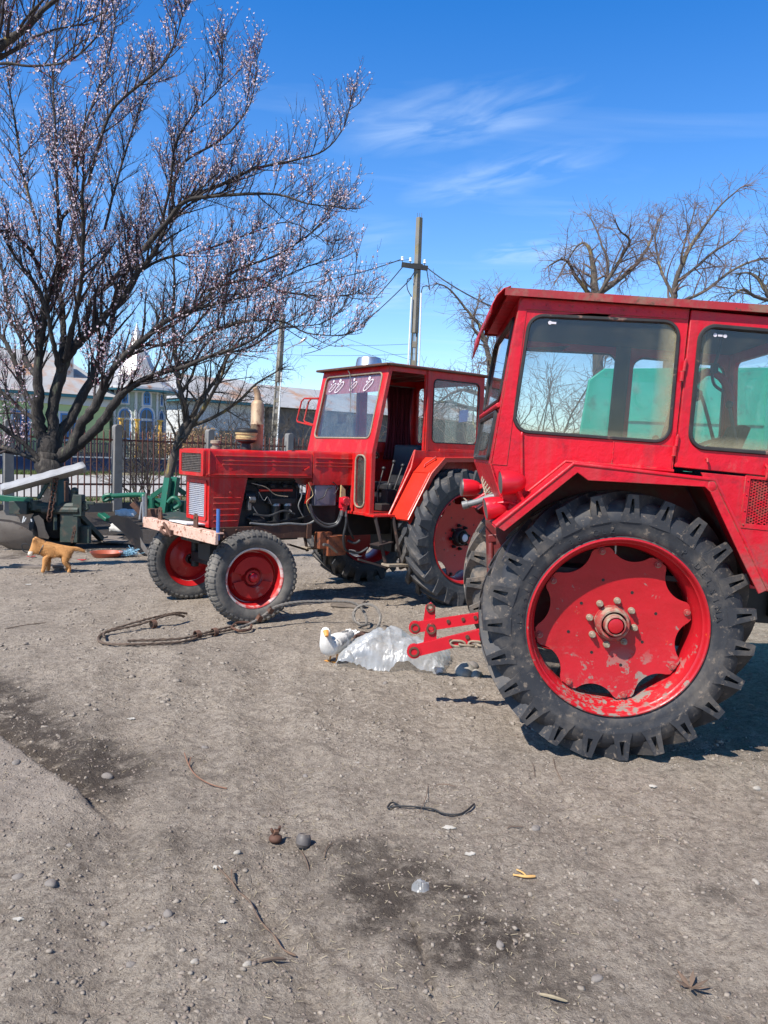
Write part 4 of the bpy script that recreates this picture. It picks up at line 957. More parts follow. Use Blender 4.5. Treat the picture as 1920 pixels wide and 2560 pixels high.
def ground_h(x, y):
    x = np.asarray(x, float); y = np.asarray(y, float)
    near = 1 - sm(11, 16, np.hypot(x, y))
    far_ok = 1 - sm(14, 18, -(x + 6.74) * .643 * -1 * 0 + ((x + 6.74) * -.643 + (y - 19.69) * .766) + 16)
    h = .045 * fbm(x, y, .9, 3, 1) + .040 * fbm(x, y, 3.1, 3, 5) + .024 * fbm(x, y, 9, 3, 9) + .018 * fbm(x, y, 27, 3, 13)
    for a_, b_, k_ in (((-.75, 2.0), (-1.9, 6.2), .028), ((-.1, 2.0), (-1.0, 6.5), .022), ((1.3, 2.0), (.9, 3.9), .02)):
        dd, t = seg_d(x + .25 * fbm(x, y, .8, 2, 17), y, a_, b_); h = h - k_ * np.exp(-(dd / .13) ** 2) + k_ * .5 * np.exp(-((dd - .24) / .09) ** 2)
    # clods in the front middle
    cl = np.exp(-(((x + .05) / .55) ** 2 + ((y - 2.75) / .55) ** 2))
    h = h + cl * (.055 * np.maximum(fbm(x + 3, y, 4.2, 3, 21), -.05) + .02 * fbm(x, y, 14, 2, 23))
    # raised slab at the lower left and the damp hollow beside it
    lx, ly = .731, -.683      # along the edge
    s = (x + 2.12) * lx + (y - 4.31) * ly; d = (x + 2.12) * .683 + (y - 4.31) * .731
    d = d + .012 * fbm(x, y, 2.0, 3, 31) + .010 * fbm(x, y, 22, 2, 33)
    fade = 1 - sm(.75, 1.45, s)
    h = h + fade * (.055 * (1 - sm(-.008, .008, d)) - .045 * np.exp(-np.maximum(d, 0) / .35) * (d > -.02))
    # tyre print running to the bottom edge
    dd, t = seg_d(x, y, (-.50, 2.95), (.03, 2.05))
    lug = .5 + .5 * np.sign(np.sin(t * 95 + (dd * 60)))
    h = h - np.exp(-(dd / .055) ** 2) * .010 * (.6 + .4 * lug) + np.exp(-((dd - .09) / .025) ** 2) * .008
    dd, t = seg_d(x, y, (.62, 2.9), (.34, 2.1)); h = h - np.exp(-(dd / .02) ** 2) * .012
    dd, t = seg_d(x, y, (.16, 2.75), (.22, 2.30)); h = h - np.exp(-(dd / .012) ** 2) * .016
    h = h * near
    # level under the wheels
    for wx, wy in ((1.35, 4.35), (1.45, 5.95), (.78, 8.87), (-.40, 10.33), (-1.27, 7.56), (-2.16, 8.7)):
        k = np.exp(-((x - wx) ** 2 + (y - wy) ** 2) / .14); h = h * (1 - k)
    return h
def gz(x, y): return float(ground_h(x, y))
def gp(px, py, dz=0.0):
    d = CFW + CRT * ((px - 960) / CF) - CUP * ((py - 1280) / CF); t = CH / -d.z
    p = Vector((0, 0, CH)) + d * t; p.z = gz(p.x, p.y) + dz; return p
def axis_pts(lo, hi, step, far, g):
    mid = list(np.arange(lo, hi + 1e-6, step)); s = step; a = []; x = hi
    while x < far: s *= g; x += s; a.append(x)
    s = step; b = []; x = lo
    while x > -far: s *= g; x -= s; b.append(x)
    return np.array(b[::-1] + mid + a)
xs = axis_pts(-2.4, 2.5, .016, 1800, 1.04); ys = axis_pts(1.9, 5.4, .016, 1800, 1.035)
ys = ys[ys > -60]
GX, GY = np.meshgrid(xs, ys); GZ = ground_h(GX, GY)
def grid_mesh(name, X, Y, Z):
    ny, nx = X.shape; me = bpy.data.meshes.new(name)
    me.vertices.add(nx * ny); me.vertices.foreach_set('co', np.stack([X, Y, Z], -1).astype(np.float32).ravel())
    a = (np.arange(ny - 1)[:, None] * nx + np.arange(nx - 1)[None, :]).ravel()
    q = np.stack([a, a + 1, a + nx + 1, a + nx], -1).astype(np.int32)
    me.loops.add(q.size); me.loops.foreach_set('vertex_index', q.ravel())
    me.polygons.add(len(q)); me.polygons.foreach_set('loop_start', np.arange(0, q.size, 4, dtype=np.int32))
    me.update(calc_edges=True); me.validate(); me.shade_smooth(); return me
gm = grid_mesh('ground', GX, GY, GZ)
# ground masks: damp soil, darker patches, yard shade painted in, gravel cover
s_ = (GX + 2.12) * .731 + (GY - 4.31) * -.683; d_ = (GX + 2.12) * .683 + (GY - 4.31) * .731 + .012 * fbm(GX, GY, 2.0, 3, 31) + .010 * fbm(GX, GY, 22, 2, 33)
damp = 1.5 * (1 - sm(.15, .70, d_ + .35 * fbm(GX, GY, 2.2, 4, 41))) * sm(-.01, .012, d_) * (1 - sm(.75, 1.25, s_ + .3 * fbm(GX, GY, 3, 3, 43)))
def spot(cx, cy, rx, ry, seed, k=1.0): return k * (1 - sm(.35, 1.0, np.hypot((GX - cx) / rx, (GY - cy) / ry) + 1.5 * fbm(GX, GY, 2.6, 4, seed)))
for a in ((.10, 2.95, .60, .46, 51, 1.2), (.38, 2.60, .42, .26, 52, 1.1), (-.05, 3.2, .36, .26, 53, .8), (.55, 2.43, .22, .12, 54, .7), (1.35, 2.95, .16, .08, 55, .5), (-1.0, 3.2, .5, .2, 56, .4), (2.6, 4.5, .8, .35, 57, .55), (-.2, 9.6, 1.6, .9, 58, .7), (-4.9, 13.6, 3.4, 2.6, 59, 1.4), (-.9, 3.95, .25, .1, 60, .45), (.15, 3.5, .3, .1, 61, .35), (-.5, 4.4, .5, .2, 62, .3)):  # damp spots; one darker under the middle tractor, one paints shade by ploughs
    damp = np.maximum(damp, spot(*a))
damp = np.maximum(damp, 2.2 * sm(12.0, 12.9, GY + .5 * fbm(GX, GY, 1.2, 3, 83)) * (1 - sm(.2, .9, (GX + 6.74) * -.643 + (GY - 19.69) * .766 + .4)) * (1 - sm(-2.6, -1.6, GX + .6 * fbm(GX, GY, .9, 3, 85))))  # shade and dark soil between ploughs and fence, painted into the ground
far_d = (GX + 6.74) * -.643 + (GY - 19.69) * .766
gravel = np.clip(sm(4.1, 5.6, GY + .8 * fbm(GX, GY, .7, 3, 71)) * (.55 + 1.2 * fbm(GX, GY, 1.1, 4, 73)), 0, 1)
grass = sm(.2, .8, far_d + 2 * fbm(GX, GY, .4, 3, 81)) * (far_d < 6) + sm(21.4, 22.2, far_d) * (far_d < 60) * .8 + (far_d >= 60)
slab = sm(.012, -.012, d_) * (1 - sm(.9, 1.5, s_)) * (1 - sm(0, 1, -s_ - 1.5))
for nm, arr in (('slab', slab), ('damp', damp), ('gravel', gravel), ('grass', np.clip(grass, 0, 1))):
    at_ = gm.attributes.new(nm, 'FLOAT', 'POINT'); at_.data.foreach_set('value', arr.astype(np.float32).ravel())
ground = bpy.data.objects.new('ground', gm); COL.objects.link(ground); tag(ground, kind='structure')
def ground_mat():
    m = bpy.data.materials.new('trodden dirt'); m.use_nodes = True; nt = m.node_tree; N = nt.nodes; L = nt.links; b = N['Principled BSDF']
    b.inputs['Roughness'].default_value = .92; b.inputs['Specular IOR Level'].default_value = .2
    tc = N.new('ShaderNodeTexCoord'); V = tc.outputs['Object']
    def noise(sc, det=6, ro=.62, dist=0):
        n = N.new('ShaderNodeTexNoise'); n.inputs['Scale'].default_value = sc; n.inputs['Detail'].default_value = det; n.inputs['Roughness'].default_value = ro; n.inputs['Distortion'].default_value = dist; L.new(V, n.inputs['Vector']); return n.outputs['Fac']
    def ramp(f, lo, hi, o0=0, o1=1):
        r = N.new('ShaderNodeMapRange'); r.inputs['From Min'].default_value = lo; r.inputs['From Max'].default_value = hi; r.inputs['To Min'].default_value = o0; r.inputs['To Max'].default_value = o1; L.new(f, r.inputs['Value']); return r.outputs[0]
    def mix(f, a, c, bt='MIX'):
        x = N.new('ShaderNodeMix'); x.data_type = 'RGBA'; x.blend_type = bt
        if isinstance(f, float): x.inputs['Factor'].default_value = f
        else: L.new(f, x.inputs['Factor'])
        for i, q in ((6, a), (7, c)):
            if isinstance(q, tuple): x.inputs[i].default_value = (*q, 1)
            else: L.new(q, x.inputs[i])
        return x.outputs[2]
    def math_(op, a, c):
        x = N.new('ShaderNodeMath'); x.operation = op
        for i, q in enumerate((a, c)):
            if isinstance(q, (int, float)): x.inputs[i].default_value = q
            else: L.new(q, x.inputs[i])
        return x.outputs[0]
    def attr(n): a = N.new('ShaderNodeAttribute'); a.attribute_name = n; return a.outputs['Fac']
    col = mix(ramp(noise(1.1, 5, .55), .36, .62), (.262, .212, .162), (.388, .320, .248))
    col = mix(ramp(noise(9, 8, .7), .35, .68), col, (.400, .335, .270))
    col = mix(ramp(noise(45, 6, .7), .52, .72), col, (.095, .073, .055))
    col = mix(ramp(noise(160, 4, .7), .52, .72), col, (.34, .29, .235))
    col = mix(ramp(noise(22, 8, .75), .46, .62, 0, .7), col, (.140, .111, .086)); col = mix(ramp(noise(3.2, 7, .68), .50, .66, 0, .5), col, (.165, .132, .103)); col = mix(ramp(noise(70, 6, .75), .55, .66, 0, .75), col, (.46, .39, .315))
    # grit: small pale and dark grains
    vo = N.new('ShaderNodeTexVoronoi'); vo.inputs['Scale'].default_value = 62; L.new(V, vo.inputs['Vector'])
    cr = N.new('ShaderNodeSeparateColor'); L.new(vo.outputs['Color'], cr.inputs[0])
    pick = ramp(cr.outputs[0], .70, .74); small = ramp(vo.outputs['Distance'], .34, .26)
    gm_ = math_('MULTIPLY', math_('MULTIPLY', pick, small), math_('ADD', math_('MULTIPLY', attr('gravel'), .9), .18))
    col = mix(gm_, col, mix(ramp(cr.outputs[1], 0, 1), (.15, .125, .10), (.37, .32, .26)))
    vo2 = N.new('ShaderNodeTexVoronoi'); vo2.inputs['Scale'].default_value = 24; L.new(V, vo2.inputs['Vector'])
    c2 = N.new('ShaderNodeSeparateColor'); L.new(vo2.outputs['Color'], c2.inputs[0])
    g2 = math_('MULTIPLY', math_('MULTIPLY', ramp(c2.outputs[0], .80, .83), ramp(vo2.outputs['Distance'], .30, .22)), math_('ADD', math_('MULTIPLY', attr('gravel'), .8), .12))
    col = mix(g2, col, mix(ramp(c2.outputs[1], 0, 1), (.13, .11, .09), (.33, .285, .235)))
    # pale droppings / lime flecks
    fl = ramp(noise(7.5, 5, .6, .4), .70, .735); col = mix(math_('MULTIPLY', fl, ramp(noise(40), .42, .6)), col, (.56, .51, .45))
    damp_shade = attr('damp'); col = mix(math_('MULTIPLY', damp_shade, ramp(noise(7, 8, .75), .34, .56)), col, (.085, .067, .053))
    yard_shade = math_('MINIMUM', math_('MAXIMUM', math_('SUBTRACT', damp_shade, 1.5), 0.0), 1.0); col = mix(yard_shade, col, (.030, .025, .021))  # deepest part of the mask: yard shade put into the soil colour
    # fine drying cracks
    vc = N.new('ShaderNodeTexVoronoi'); vc.feature = 'DISTANCE_TO_EDGE'; vc.inputs['Scale'].default_value = 5.5
    wn = N.new('ShaderNodeMix'); wn.data_type = 'VECTOR'; wn.inputs['Factor'].default_value = .16
    nn = N.new('ShaderNodeTexNoise'); nn.inputs['Scale'].default_value = 6; nn.inputs['Detail'].default_value = 4; L.new(V, nn.inputs['Vector']); L.new(V, wn.inputs[4]); L.new(nn.outputs['Color'], wn.inputs[5]); L.new(wn.outputs[1], vc.inputs['Vector'])
    crk = math_('MULTIPLY', ramp(vc.outputs['Distance'], .012, .004), ramp(noise(1.7), .55, .66)); col = mix(math_('MULTIPLY', crk, .5), col, (.085, .066, .052))
    gr = math_('MULTIPLY', attr('grass'), ramp(noise(3, 7, .7), .35, .6)); col = mix(gr, col, mix(ramp(noise(12), .3, .7), (.085, .10, .030), (.22, .19, .10)))
    col = mix(math_('MULTIPLY', attr('slab'), .7), col, mix(ramp(noise(14, 6, .6), .35, .65), (.30, .245, .20), (.38, .315, .26)))
    L.new(col, b.inputs['Base Color'])
    h = math_('ADD', math_('MULTIPLY', noise(26, 8, .72), 1.0), math_('MULTIPLY', noise(95, 5, .75), .55))
    h = math_('ADD', h, math_('MULTIPLY', gm_, .5)); h = math_('ADD', h, math_('MULTIPLY', g2, .8)); h = math_('SUBTRACT', h, math_('MULTIPLY', crk, .5))
    bn = N.new('ShaderNodeBump'); bn.inputs['Strength'].default_value = 1.0; bn.inputs['Distance'].default_value = .026; L.new(h, bn.inputs['Height']); L.new(bn.outputs['Normal'], b.inputs['Normal'])
    return m
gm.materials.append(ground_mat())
# road beyond the fence
r = MB(); pts = []
for a in range(-60, 121, 6): pts.append((a, 5.4 + .25 * math.sin(a * .7), 22.0 + .3 * math.sin(a * .5 + 1)))
vs = []; fs = []
for a, o0, o1 in pts:
    for j in range(7): t = j / 6; vs.append(fr(a, o0 + (o1 - o0) * t, .035 + .12 * math.sin(PI * t)))
for i in range(len(pts) - 1):
    for j in range(6): q = i * 7 + j; fs.append((q, q + 1, q + 8, q + 7))
r.add(vs, fs); o = r.build('road', mat('pale gravel road', (.31, .29, .265), (.37, .345, .315), 1.2, .95, dirt=[((.33, .30, .27), .8, .55, .75, .95)], bump=(20, .3, .02))); tag(o, kind='structure')
# grass
def blades(name, n, fn, hmin, hmax, m):
    g = MB(); vs = []; fs = []
    for _ in range(n):
        p = fn()
        for k in range(3):
            a = rnd.uniform(0, 6.28); h = rnd.uniform(hmin, hmax); w = .012 + .02 * rnd.random(); lx = rnd.uniform(-.5, .5) * h; ly = rnd.uniform(-.5, .5) * h
            o = len(vs); vs += [(p.x - w * math.cos(a), p.y - w * math.sin(a), p.z - .01), (p.x + w * math.cos(a), p.y + w * math.sin(a), p.z - .01), (p.x + lx, p.y + ly, p.z + h)]; fs.append((o, o + 1, o + 2))
    g.v = vs; g.f = fs; g.mi = [0] * len(fs); o = g.build(name, m, smooth=False); tag(o, kind='stuff'); return o
GR = mat('spring grass', (.075, .13, .028), (.16, .17, .06), 1.5, .8, transl=((.10, .16, .03), .3))
def pv(): 
    while True:
        a = rnd.uniform(-14, 24); o = rnd.uniform(.3, 5.3)
        if fbm(np.array(a), np.array(o), .6, 3, 3) > -.02: return fr(a, o, 0)
blades('grass', 6500, pv, .03, .10, GR)
def pv2():
    while True:
        a = rnd.uniform(-10, 26); o = rnd.uniform(22.1, 25.5)
        if fbm(np.array(a), np.array(o), .5, 3, 5) > -.10: return fr(a, o, .02)
blades('grass', 6000, pv2, .06, .22, GR)

# ------------------------------------------------------------------ yard fence
F = thing('yard_fence', 'brown steel bar fence between grey concrete posts along the road', 'fence', (0, 0, 0))
SP = 2.54
for i in range(-6, 13):
    p = MB(); a = i * SP; jx = rnd.uniform(-.006, .006)
    c = fr(a, 0, 0)
    Mx = Matrix.Translation(c) @ Matrix.Rotation(R(40), 4, 'Z')
    p.plate([(-.115, 0), (.115, 0), (.095 + jx, 2.15), (.05, 2.19), (-.06, 2.18), (-.10 + jx, 2.13)], [], lambda u, v, w: Vector((u, -.11 + w, v)), 0, .20, Mx)
    p.build('post', M['concrete'], F, bevel=.015)
    if i < 12:
        q = MB(); L_ = SP - .23
        def F3(u, z, d=0): return fr(a + .115 + u, d, z)
        top0, top1 = 2.02, 2.06
        for z in (.69, 1.80): q.bar(F3(0, z), F3(L_, z), .02, .05)
        nb = 15
        for k in range(nb):
            u = L_ * (k + .5) / nb; zt = 2.0 + rnd.uniform(-.02, .03)
            q.bar(F3(u, .20, -.012), F3(u + rnd.uniform(-.01, .01), zt, -.012), .026, .026, up=(.7, .7, 0))
            q.cyl(F3(u, zt, -.012), F3(u, zt + .05, -.012), .016, .002, 6)
        q.build('bar_panel', M['fencebar'], F, smooth=False)
        q = MB(); c2 = fr(a + SP / 2, 0, .105); q.box(c2, (L_, .10, .25), (0, 0, R(40))); q.build('plinth', M['plinth'], F, bevel=.01)

# ------------------------------------------------------------------ houses over the road
def hq(mb, a0, a1, z0, z1, off0, off1): 
    c = fr((a0 + a1) / 2, (off0 + off1) / 2, (z0 + z1) / 2); mb.box(c, (a1 - a0, off1 - off0, z1 - z0), (0, 0, R(40)))
LIME = mat('lime green render', (.46, .54, .24), (.42, .50, .22), .6, .85); SAGE = mat('sage boarded wall', (.28, .33, .27), (.24, .29, .23), .8, .8, stretch=(1, 1, 12)); TEALT = mat('teal eaves', (.03, .16, .20), None, 5, .6)
WHT = mat('white trim', (.50, .51, .50), None, 5, .6); HB = mat('bright blue joinery', (.05, .18, .42), None, 5, .5); YEL = mat('yellow column paint', (.66, .38, .05), None, 5, .6)
ROOFG = mat('grey sheet roof', (.42, .41, .40), (.32, .31, .30), .7, .55, dirt=[((.36, .19, .11), .45, .52, .66, .8)], metal=.1)
ROOFR = mat('spire sheet metal', (.46, .45, .44), (.37, .355, .345), 1.2, .45, metal=.3, dirt=[((.30, .14, .08), 1.1, .56, .66, .8)])
DKGL = mat('dark window glass', (.03, .05, .08), None, 5, .1)
NAVY = mat('navy base wall', (.016, .040, .11), (.012, .03, .08), 1, .8); HOFF = 29
Hs = thing('house', 'lime green house with a pointed metal tower roof and blue windows across the road', 'house', fr(6, HOFF, 0))
def hp(mb, name, m, **k): 
    o = mb.build(name, m, None, **k); o.parent = Hs; o.matrix_parent_inverse = Matrix.Translation(-fr(6, HOFF, 0)); return o
b = MB(); hq(b, -14, 10.7, 0, 4.45, HOFF, HOFF + 8); hp(b, 'wall', LIME, smooth=False)
b = MB(); hq(b, -14.03, 10.73, .0, 1.1, HOFF - .03, HOFF + 8.03); hp(b, 'base_wall', NAVY, smooth=False)
b = MB(); hq(b, -14.5, 11.0, 4.40, 4.56, HOFF - .55, HOFF + 8.5); hp(b, 'eaves', TEALT, smooth=False)
b = MB(); hq(b, -14.2, 10.8, 3.95, 4.40, HOFF - .10, HOFF - .004); hp(b, 'frieze', WHT, smooth=False)
b = MB(); e0, e1, r0, r1 = -14.6, 11.1, -10, 9.0
vs = [fr(e0, HOFF - .65, 4.565), fr(e1, HOFF - .65, 4.565), fr(e1, HOFF + 8.6, 4.565), fr(e0, HOFF + 8.6, 4.565), fr(r0, HOFF + 4, 7.35), fr(r1, HOFF + 4, 7.35)]
b.add(vs, [(0, 1, 5, 4), (1, 2, 5), (2, 3, 4, 5), (3, 0, 4), (0, 3, 2, 1)]); rf = hp(b, 'roof', ROOFG, smooth=False)
b = MB(); hq(b, 8.2, 8.9, 5.6, 6.95, HOFF + 1.2, HOFF + 2.2); hp(b, 'dormer', ROOFR, smooth=False)
def hwin(a0, a1, z0, z1, off, arch=False):
    b = MB(); 
    def ol(d): 
        if not arch: return [(a0 - d, z0 - d), (a1 + d, z0 - d), (a1 + d, z1 + d), (a0 - d, z1 + d)]
        c = (a0 + a1) / 2; rr = (a1 - a0) / 2 + d; zz = z1 - (a1 - a0) / 2
        return [(a0 - d, z0 - d), (a1 + d, z0 - d)] + [(c + rr * math.cos(t), zz + rr * 1.15 * math.sin(t)) for t in [PI * i / 14 for i in range(15)]]
    f3 = lambda u, v, w: fr(u, off - w, v)
    b.plate(ol(.14), [ol(.03)], f3, 0, .07); wo = hp(b, 'window', WHT, smooth=False)
    b = MB(); b.plate(ol(.03), [ol(-.07)], f3, 0, .06)
    hq(b, (a0 + a1) / 2 - .03, (a0 + a1) / 2 + .03, z0, z1 + (.05 if arch else 0), off - .05, off - .02); hq(b, a0, a1, z0 + (z1 - z0) * .62 - .03, z0 + (z1 - z0) * .62 + .03, off - .049, off - .021)
    f = b.build('window_frame', HB, wo, smooth=False)
    b = MB(); b.plate(ol(-.02), [], f3, .008, .018); b.build('pane', DKGL, wo, smooth=False)
for a0 in (-9, -4.5, -.5, 2.0, 5.1, 7.75): hwin(a0, a0 + .85, 1.9, 3.4, HOFF - .03)
TC = (12.75, HOFF + .9)
def oct8(r, z, k=8, rot=22.5): return [fr(TC[0] + r * math.cos(R(rot + 360 * i / k)), TC[1] + r * math.sin(R(rot + 360 * i / k)), z) for i in range(k)]
b = MB(); vs = oct8(1.78, 0) + oct8(1.78, 5.2); b.add(vs, [(i, (i + 1) % 8, 8 + (i + 1) % 8, 8 + i) for i in range(8)]); hp(b, 'tower', SAGE, smooth=False)
b = MB()
for p in oct8(1.80, 0): b.box(p + Vector((0, 0, 2.6)), (.13, .13, 5.2), (0, 0, R(40)))
for z in (3.30, 5.05):
    q = oct8(1.82, z)
    for i in range(8): b.bar(q[i], q[(i + 1) % 8], .05, .14)
hp(b, 'tower_trim', WHT, smooth=False)
b = MB(); prof = [(2.75, 5.15), (2.72, 5.30), (2.2, 5.55), (1.55, 6.05), (1.05, 6.8), (.62, 7.7), (.28, 8.6), (.02, 9.45)]; vs = []
for rr, z in prof: vs += oct8(rr, z)
fs = [(i * 8 + j, i * 8 + (j + 1) % 8, i * 8 + 8 + (j + 1) % 8, i * 8 + 8 + j) for i in range(len(prof) - 1) for j in range(8)] + [tuple(range(8))]
b.add(vs, fs); hp(b, 'spire', ROOFR, smooth=False)
b = MB(); vs = oct8(2.70, 5.05) + oct8(2.70, 5.149) + oct8(1.81, 5.05) ; b.add(vs, [(i, (i + 1) % 8, 8 + (i + 1) % 8, 8 + i) for i in range(8)] + [(i, (i + 1) % 8, 16 + (i + 1) % 8, 16 + i) for i in range(8)]); hp(b, 'spire_eaves', TEALT, smooth=False)
toff = TC[1] - 1.78 * math.cos(R(22.5)) - .004
hwin(12.33, 13.17, 2.05, 3.95, toff, True); hwin(12.55, 12.95, 4.25, 5.0, toff, True)
def hwin_rot(k):
    q = oct8(1.78, 0); A = q[k]; B = q[(k + 1) % 8]; mid = (A + B) / 2; d = (B - A).normalized(); nrm = Vector((d.y, -d.x, 0))
    if (mid - fr(TC[0], TC[1], 0)).dot(nrm) < 0: nrm = -nrm
    f3 = lambda u, v, w: mid + d * u + nrm * (.004 + w) + Vector((0, 0, v))
    for (hw, z0, z1) in ((.36, 2.05, 3.85), (.18, 4.3, 4.95)):
        ol = lambda dd: [(-hw - dd, z0 - dd), (hw + dd, z0 - dd)] + [((hw + dd) * math.cos(t), z1 - hw + (hw + dd) * 1.15 * math.sin(t)) for t in [PI * i / 12 for i in range(13)]]
        b = MB(); b.plate(ol(.12), [ol(.03)], f3, 0, .06); wo = hp(b, 'window', WHT, smooth=False)
        b = MB(); b.plate(ol(.03), [ol(-.06)], f3, 0, .05); b.plate([(-.025, z0), (.025, z0), (.025, z1), (-.025, z1)], [], f3, .01, .04); b.build('window_frame', HB, wo, smooth=False)
        b = MB(); b.plate(ol(-.02), [], f3, .004, .012); b.build('pane', DKGL, wo, smooth=False)
for k in (4, 6): hwin_rot(k)
for a in (10.95, 11.95, 13.45): b = MB(); b.tube([fr(a, HOFF - 1.25, 1.0), fr(a, HOFF - 1.25, 3.2)], [.13, .11], 12); b.box(fr(a, HOFF - 1.25, 3.25), (.3, .3, .1), (0, 0, R(40))); b.box(fr(a, HOFF - 1.25, .5), (.36, .36, 1.0), (0, 0, R(40))); hp(b, 'porch_column', YEL)
# fence of the house over the road
G = thing('street_fence', 'dark picket fence on a navy base in front of the lime green house', 'fence', fr(0, 27.2, 0))
def gp_(mb, name, m, **k): o = mb.build(name, m, None, **k); o.parent = G; o.matrix_parent_inverse = Matrix.Translation(-fr(0, 27.2, 0)); return o
PK = mat('dark grey picket wood', (.075, .07, .075), (.045, .045, .05), 2, .8)
b = MB(); hq(b, -12, 26, 0, .85, 27.1, 27.3); gp_(b, 'base_wall', NAVY, smooth=False)
b = MB(); hq(b, -12, 26, .85, .92, 27.05, 27.35); gp_(b, 'coping', WHT, smooth=False)
b = MB()
a = -12
while a < 26: hq(b, a, a + .10, .93, 1.85 + .06 * math.sin(a * 3), 27.18, 27.21); a += .17
for z in (1.1, 1.65): hq(b, -12, 26, z, z + .08, 27.215, 27.25)
gp_(b, 'picket_panel', PK, smooth=False)
for i in range(11): b = MB(); hq(b, -12 + i * 3.8 - .13, -12 + i * 3.8 + .13, 0, 2.05, 27.05, 27.36); gp_(b, 'post', M['concrete'], smooth=False)
# long low house further along
H2 = thing('low_house', 'long low white house with a rusty grey sheet roof beyond the bare shrubs', 'house', fr(22, 33, 0))
def h2p(mb, name, m, **k): o = mb.build(name, m, None, **k); o.parent = H2; o.matrix_parent_inverse = Matrix.Translation(-fr(22, 33, 0)); return o
b = MB(); hq(b, 17.6, 24.2, 0, 4.95, 33, 41); h2p(b, 'wall', mat('white limewash', (.62, .62, .60), (.5, .5, .48), .6, .9), smooth=False)
b = MB(); hq(b, 17.1, 24.6, 4.95, 5.12, 32.2, 41.5); h2p(b, 'eaves', TEALT, smooth=False)
b = MB(); vs = [fr(17, 32.1, 5.13), fr(24.6, 32.1, 5.13), fr(24.6, 41.6, 5.13), fr(17, 41.6, 5.13), fr(18.5, 37, 7.2), fr(24.6, 37, 7.2)]; b.add(vs, [(0, 1, 5, 4), (1, 2, 5), (2, 3, 4, 5), (3, 0, 4), (0, 3, 2, 1)]); h2p(b, 'roof', ROOFG, smooth=False)
b = MB()
for a0 in (18.4, 20.4, 22.6): hq(b, a0, a0 + .9, 1.6, 3.0, 32.94, 32.998)
h2p(b, 'window', DKGL, smooth=False)
H3 = thing('barn', 'long grey weathered barn with a pale sheet roof behind the thin bare twigs', 'barn', fr(31, 33, 0))
def h3p(mb, name, m, **k): o = mb.build(name, m, None, **k); o.parent = H3; o.matrix_parent_inverse = Matrix.Translation(-fr(31, 33, 0)); return o
b = MB(); hq(b, 24.8, 48, 0, 4.95, 33.4, 41); h3p(b, 'wall', mat('grey weathered boards', (.13, .13, .135), (.085, .085, .09), .5, .9, stretch=(6, 6, .6)), smooth=False)
b = MB(); vs = [fr(24.7, 32.4, 5.0), fr(48.5, 32.4, 5.0), fr(48.5, 41.6, 5.0), fr(24.7, 41.6, 5.0), fr(24.7, 37, 7.0), fr(48.5, 37, 7.0)]; b.add(vs, [(0, 1, 5, 4), (1, 2, 5), (2, 3, 4, 5), (3, 0, 4), (0, 3, 2, 1)]); h3p(b, 'roof', ROOFG, smooth=False)
b = MB(); hq(b, 26.2, 27.4, 0.02, 2.4, 33.34, 33.395); h3p(b, 'door', M['darkrust'], smooth=False)

# ------------------------------------------------------------------ poles and cables
def concrete_pole(name, label, base, top, w0, w1, steel=True):
    t = thing(name, label, 'utility pole', base); d = Vector(top) - Vector(base); H = d.z
    b = MB(); n = 9; lat = lambda z: Vector((d.x * z / H, d.y * z / H, z))
    zsolid = H * .60
    def wid(z): return w0 + (w1 - w0) * z / H
    b.tube([lat(zsolid), lat(H)], [wid(zsolid) * .62, wid(H) * .66], 4)
    for sx in (-1, 1):
        P = [lat(zsolid * i / 6) + Vector((sx * wid(zsolid * i / 6) * .34, 0, 0)) for i in range(7)]
        b.tube(P, [wid(p.z) * .22 for p in P], 4)
    for i in range(9): z = zsolid * (i + .4) / 9; b.box(lat(z), (wid(z) * .6, .08, .22))
    b.box(lat(zsolid * .5), (.03, .05, zsolid), (0, math.atan2(d.x, H), 0))
    s = b.build('shaft', M['pole'], t, smooth=False, bevel=.012)
    b = MB()
    for k in (-.07, 0, .07): b.tube([lat(H) + Vector((k, 0, -.05)), lat(H) + Vector((k * 1.1, 0, .16))], .006, 5)
    b.build('rebar', M['rust'], s)
    return t, lat, wid
pb = at(888 * 1.1574, 1060, 28); pt = at(906 * 1.1574, 470 * 1.1574, 28)
kx = (pt.x - pb.x) / (pt.z - pb.z); base = Vector((pb.x - kx * pb.z, 28, 0))
t, lat, wid = concrete_pole('utility_pole', 'tall concrete power pole with a crossarm rising behind the tractor roof', base, pt, .28, .18)
zc = at(905 * 1.1574, 577 * 1.1574, 28).z
b = MB(); b.bar(lat(zc) + Vector((-.56, -.16, .03)), lat(zc) + Vector((.36, -.16, -.07)), .09, .16); b.tube([lat(zc + .06) + Vector((-.18, -.18, 0)), lat(zc + .06) + Vector((.18, -.18, -.02))], .03, 6); ca = b.build('crossarm', M['black'], t)
for dx in (-.54, -.26, .24):
    b = MB(); q = lat(zc) + Vector((dx, -.16, .08 - (dx + .5) * .1)); b.cyl(q, q + Vector((0, 0, .12)), .012, .012, 6); b.m = 1; b.lathe([(.08, .03), (.10, .055), (.13, .05), (.15, .03), (.18, .05), (.21, .045), (.23, .001)], 12, Matrix.Translation(q) @ Matrix.Rotation(PI / 2, 4, 'X')); b.build('insulator', [M['black'], M['porcelain']], ca)
b = MB()
for sx, zt in ((-1, zc - 1.05), (1, zc - .9)): b.tube([lat(.3) + Vector((sx * .24, -.1, 0)), lat(zt) + Vector((sx * .165, -.1, 0))], .030, 8)
b.build('conduit', M['white'], t)
b = MB(); b.tube(smoothpts([lat(zc - 1.05) + Vector((-.165, -.12, 0)), lat(zc - .8) + Vector((-.32, -.14, 0)), lat(zc - .5) + Vector((-.34, -.14, 0)), lat(zc - .40) + Vector((-.22, -.14, 0)), lat(zc - .2) + Vector((-.10, -.14, 0))]), .016, 6)
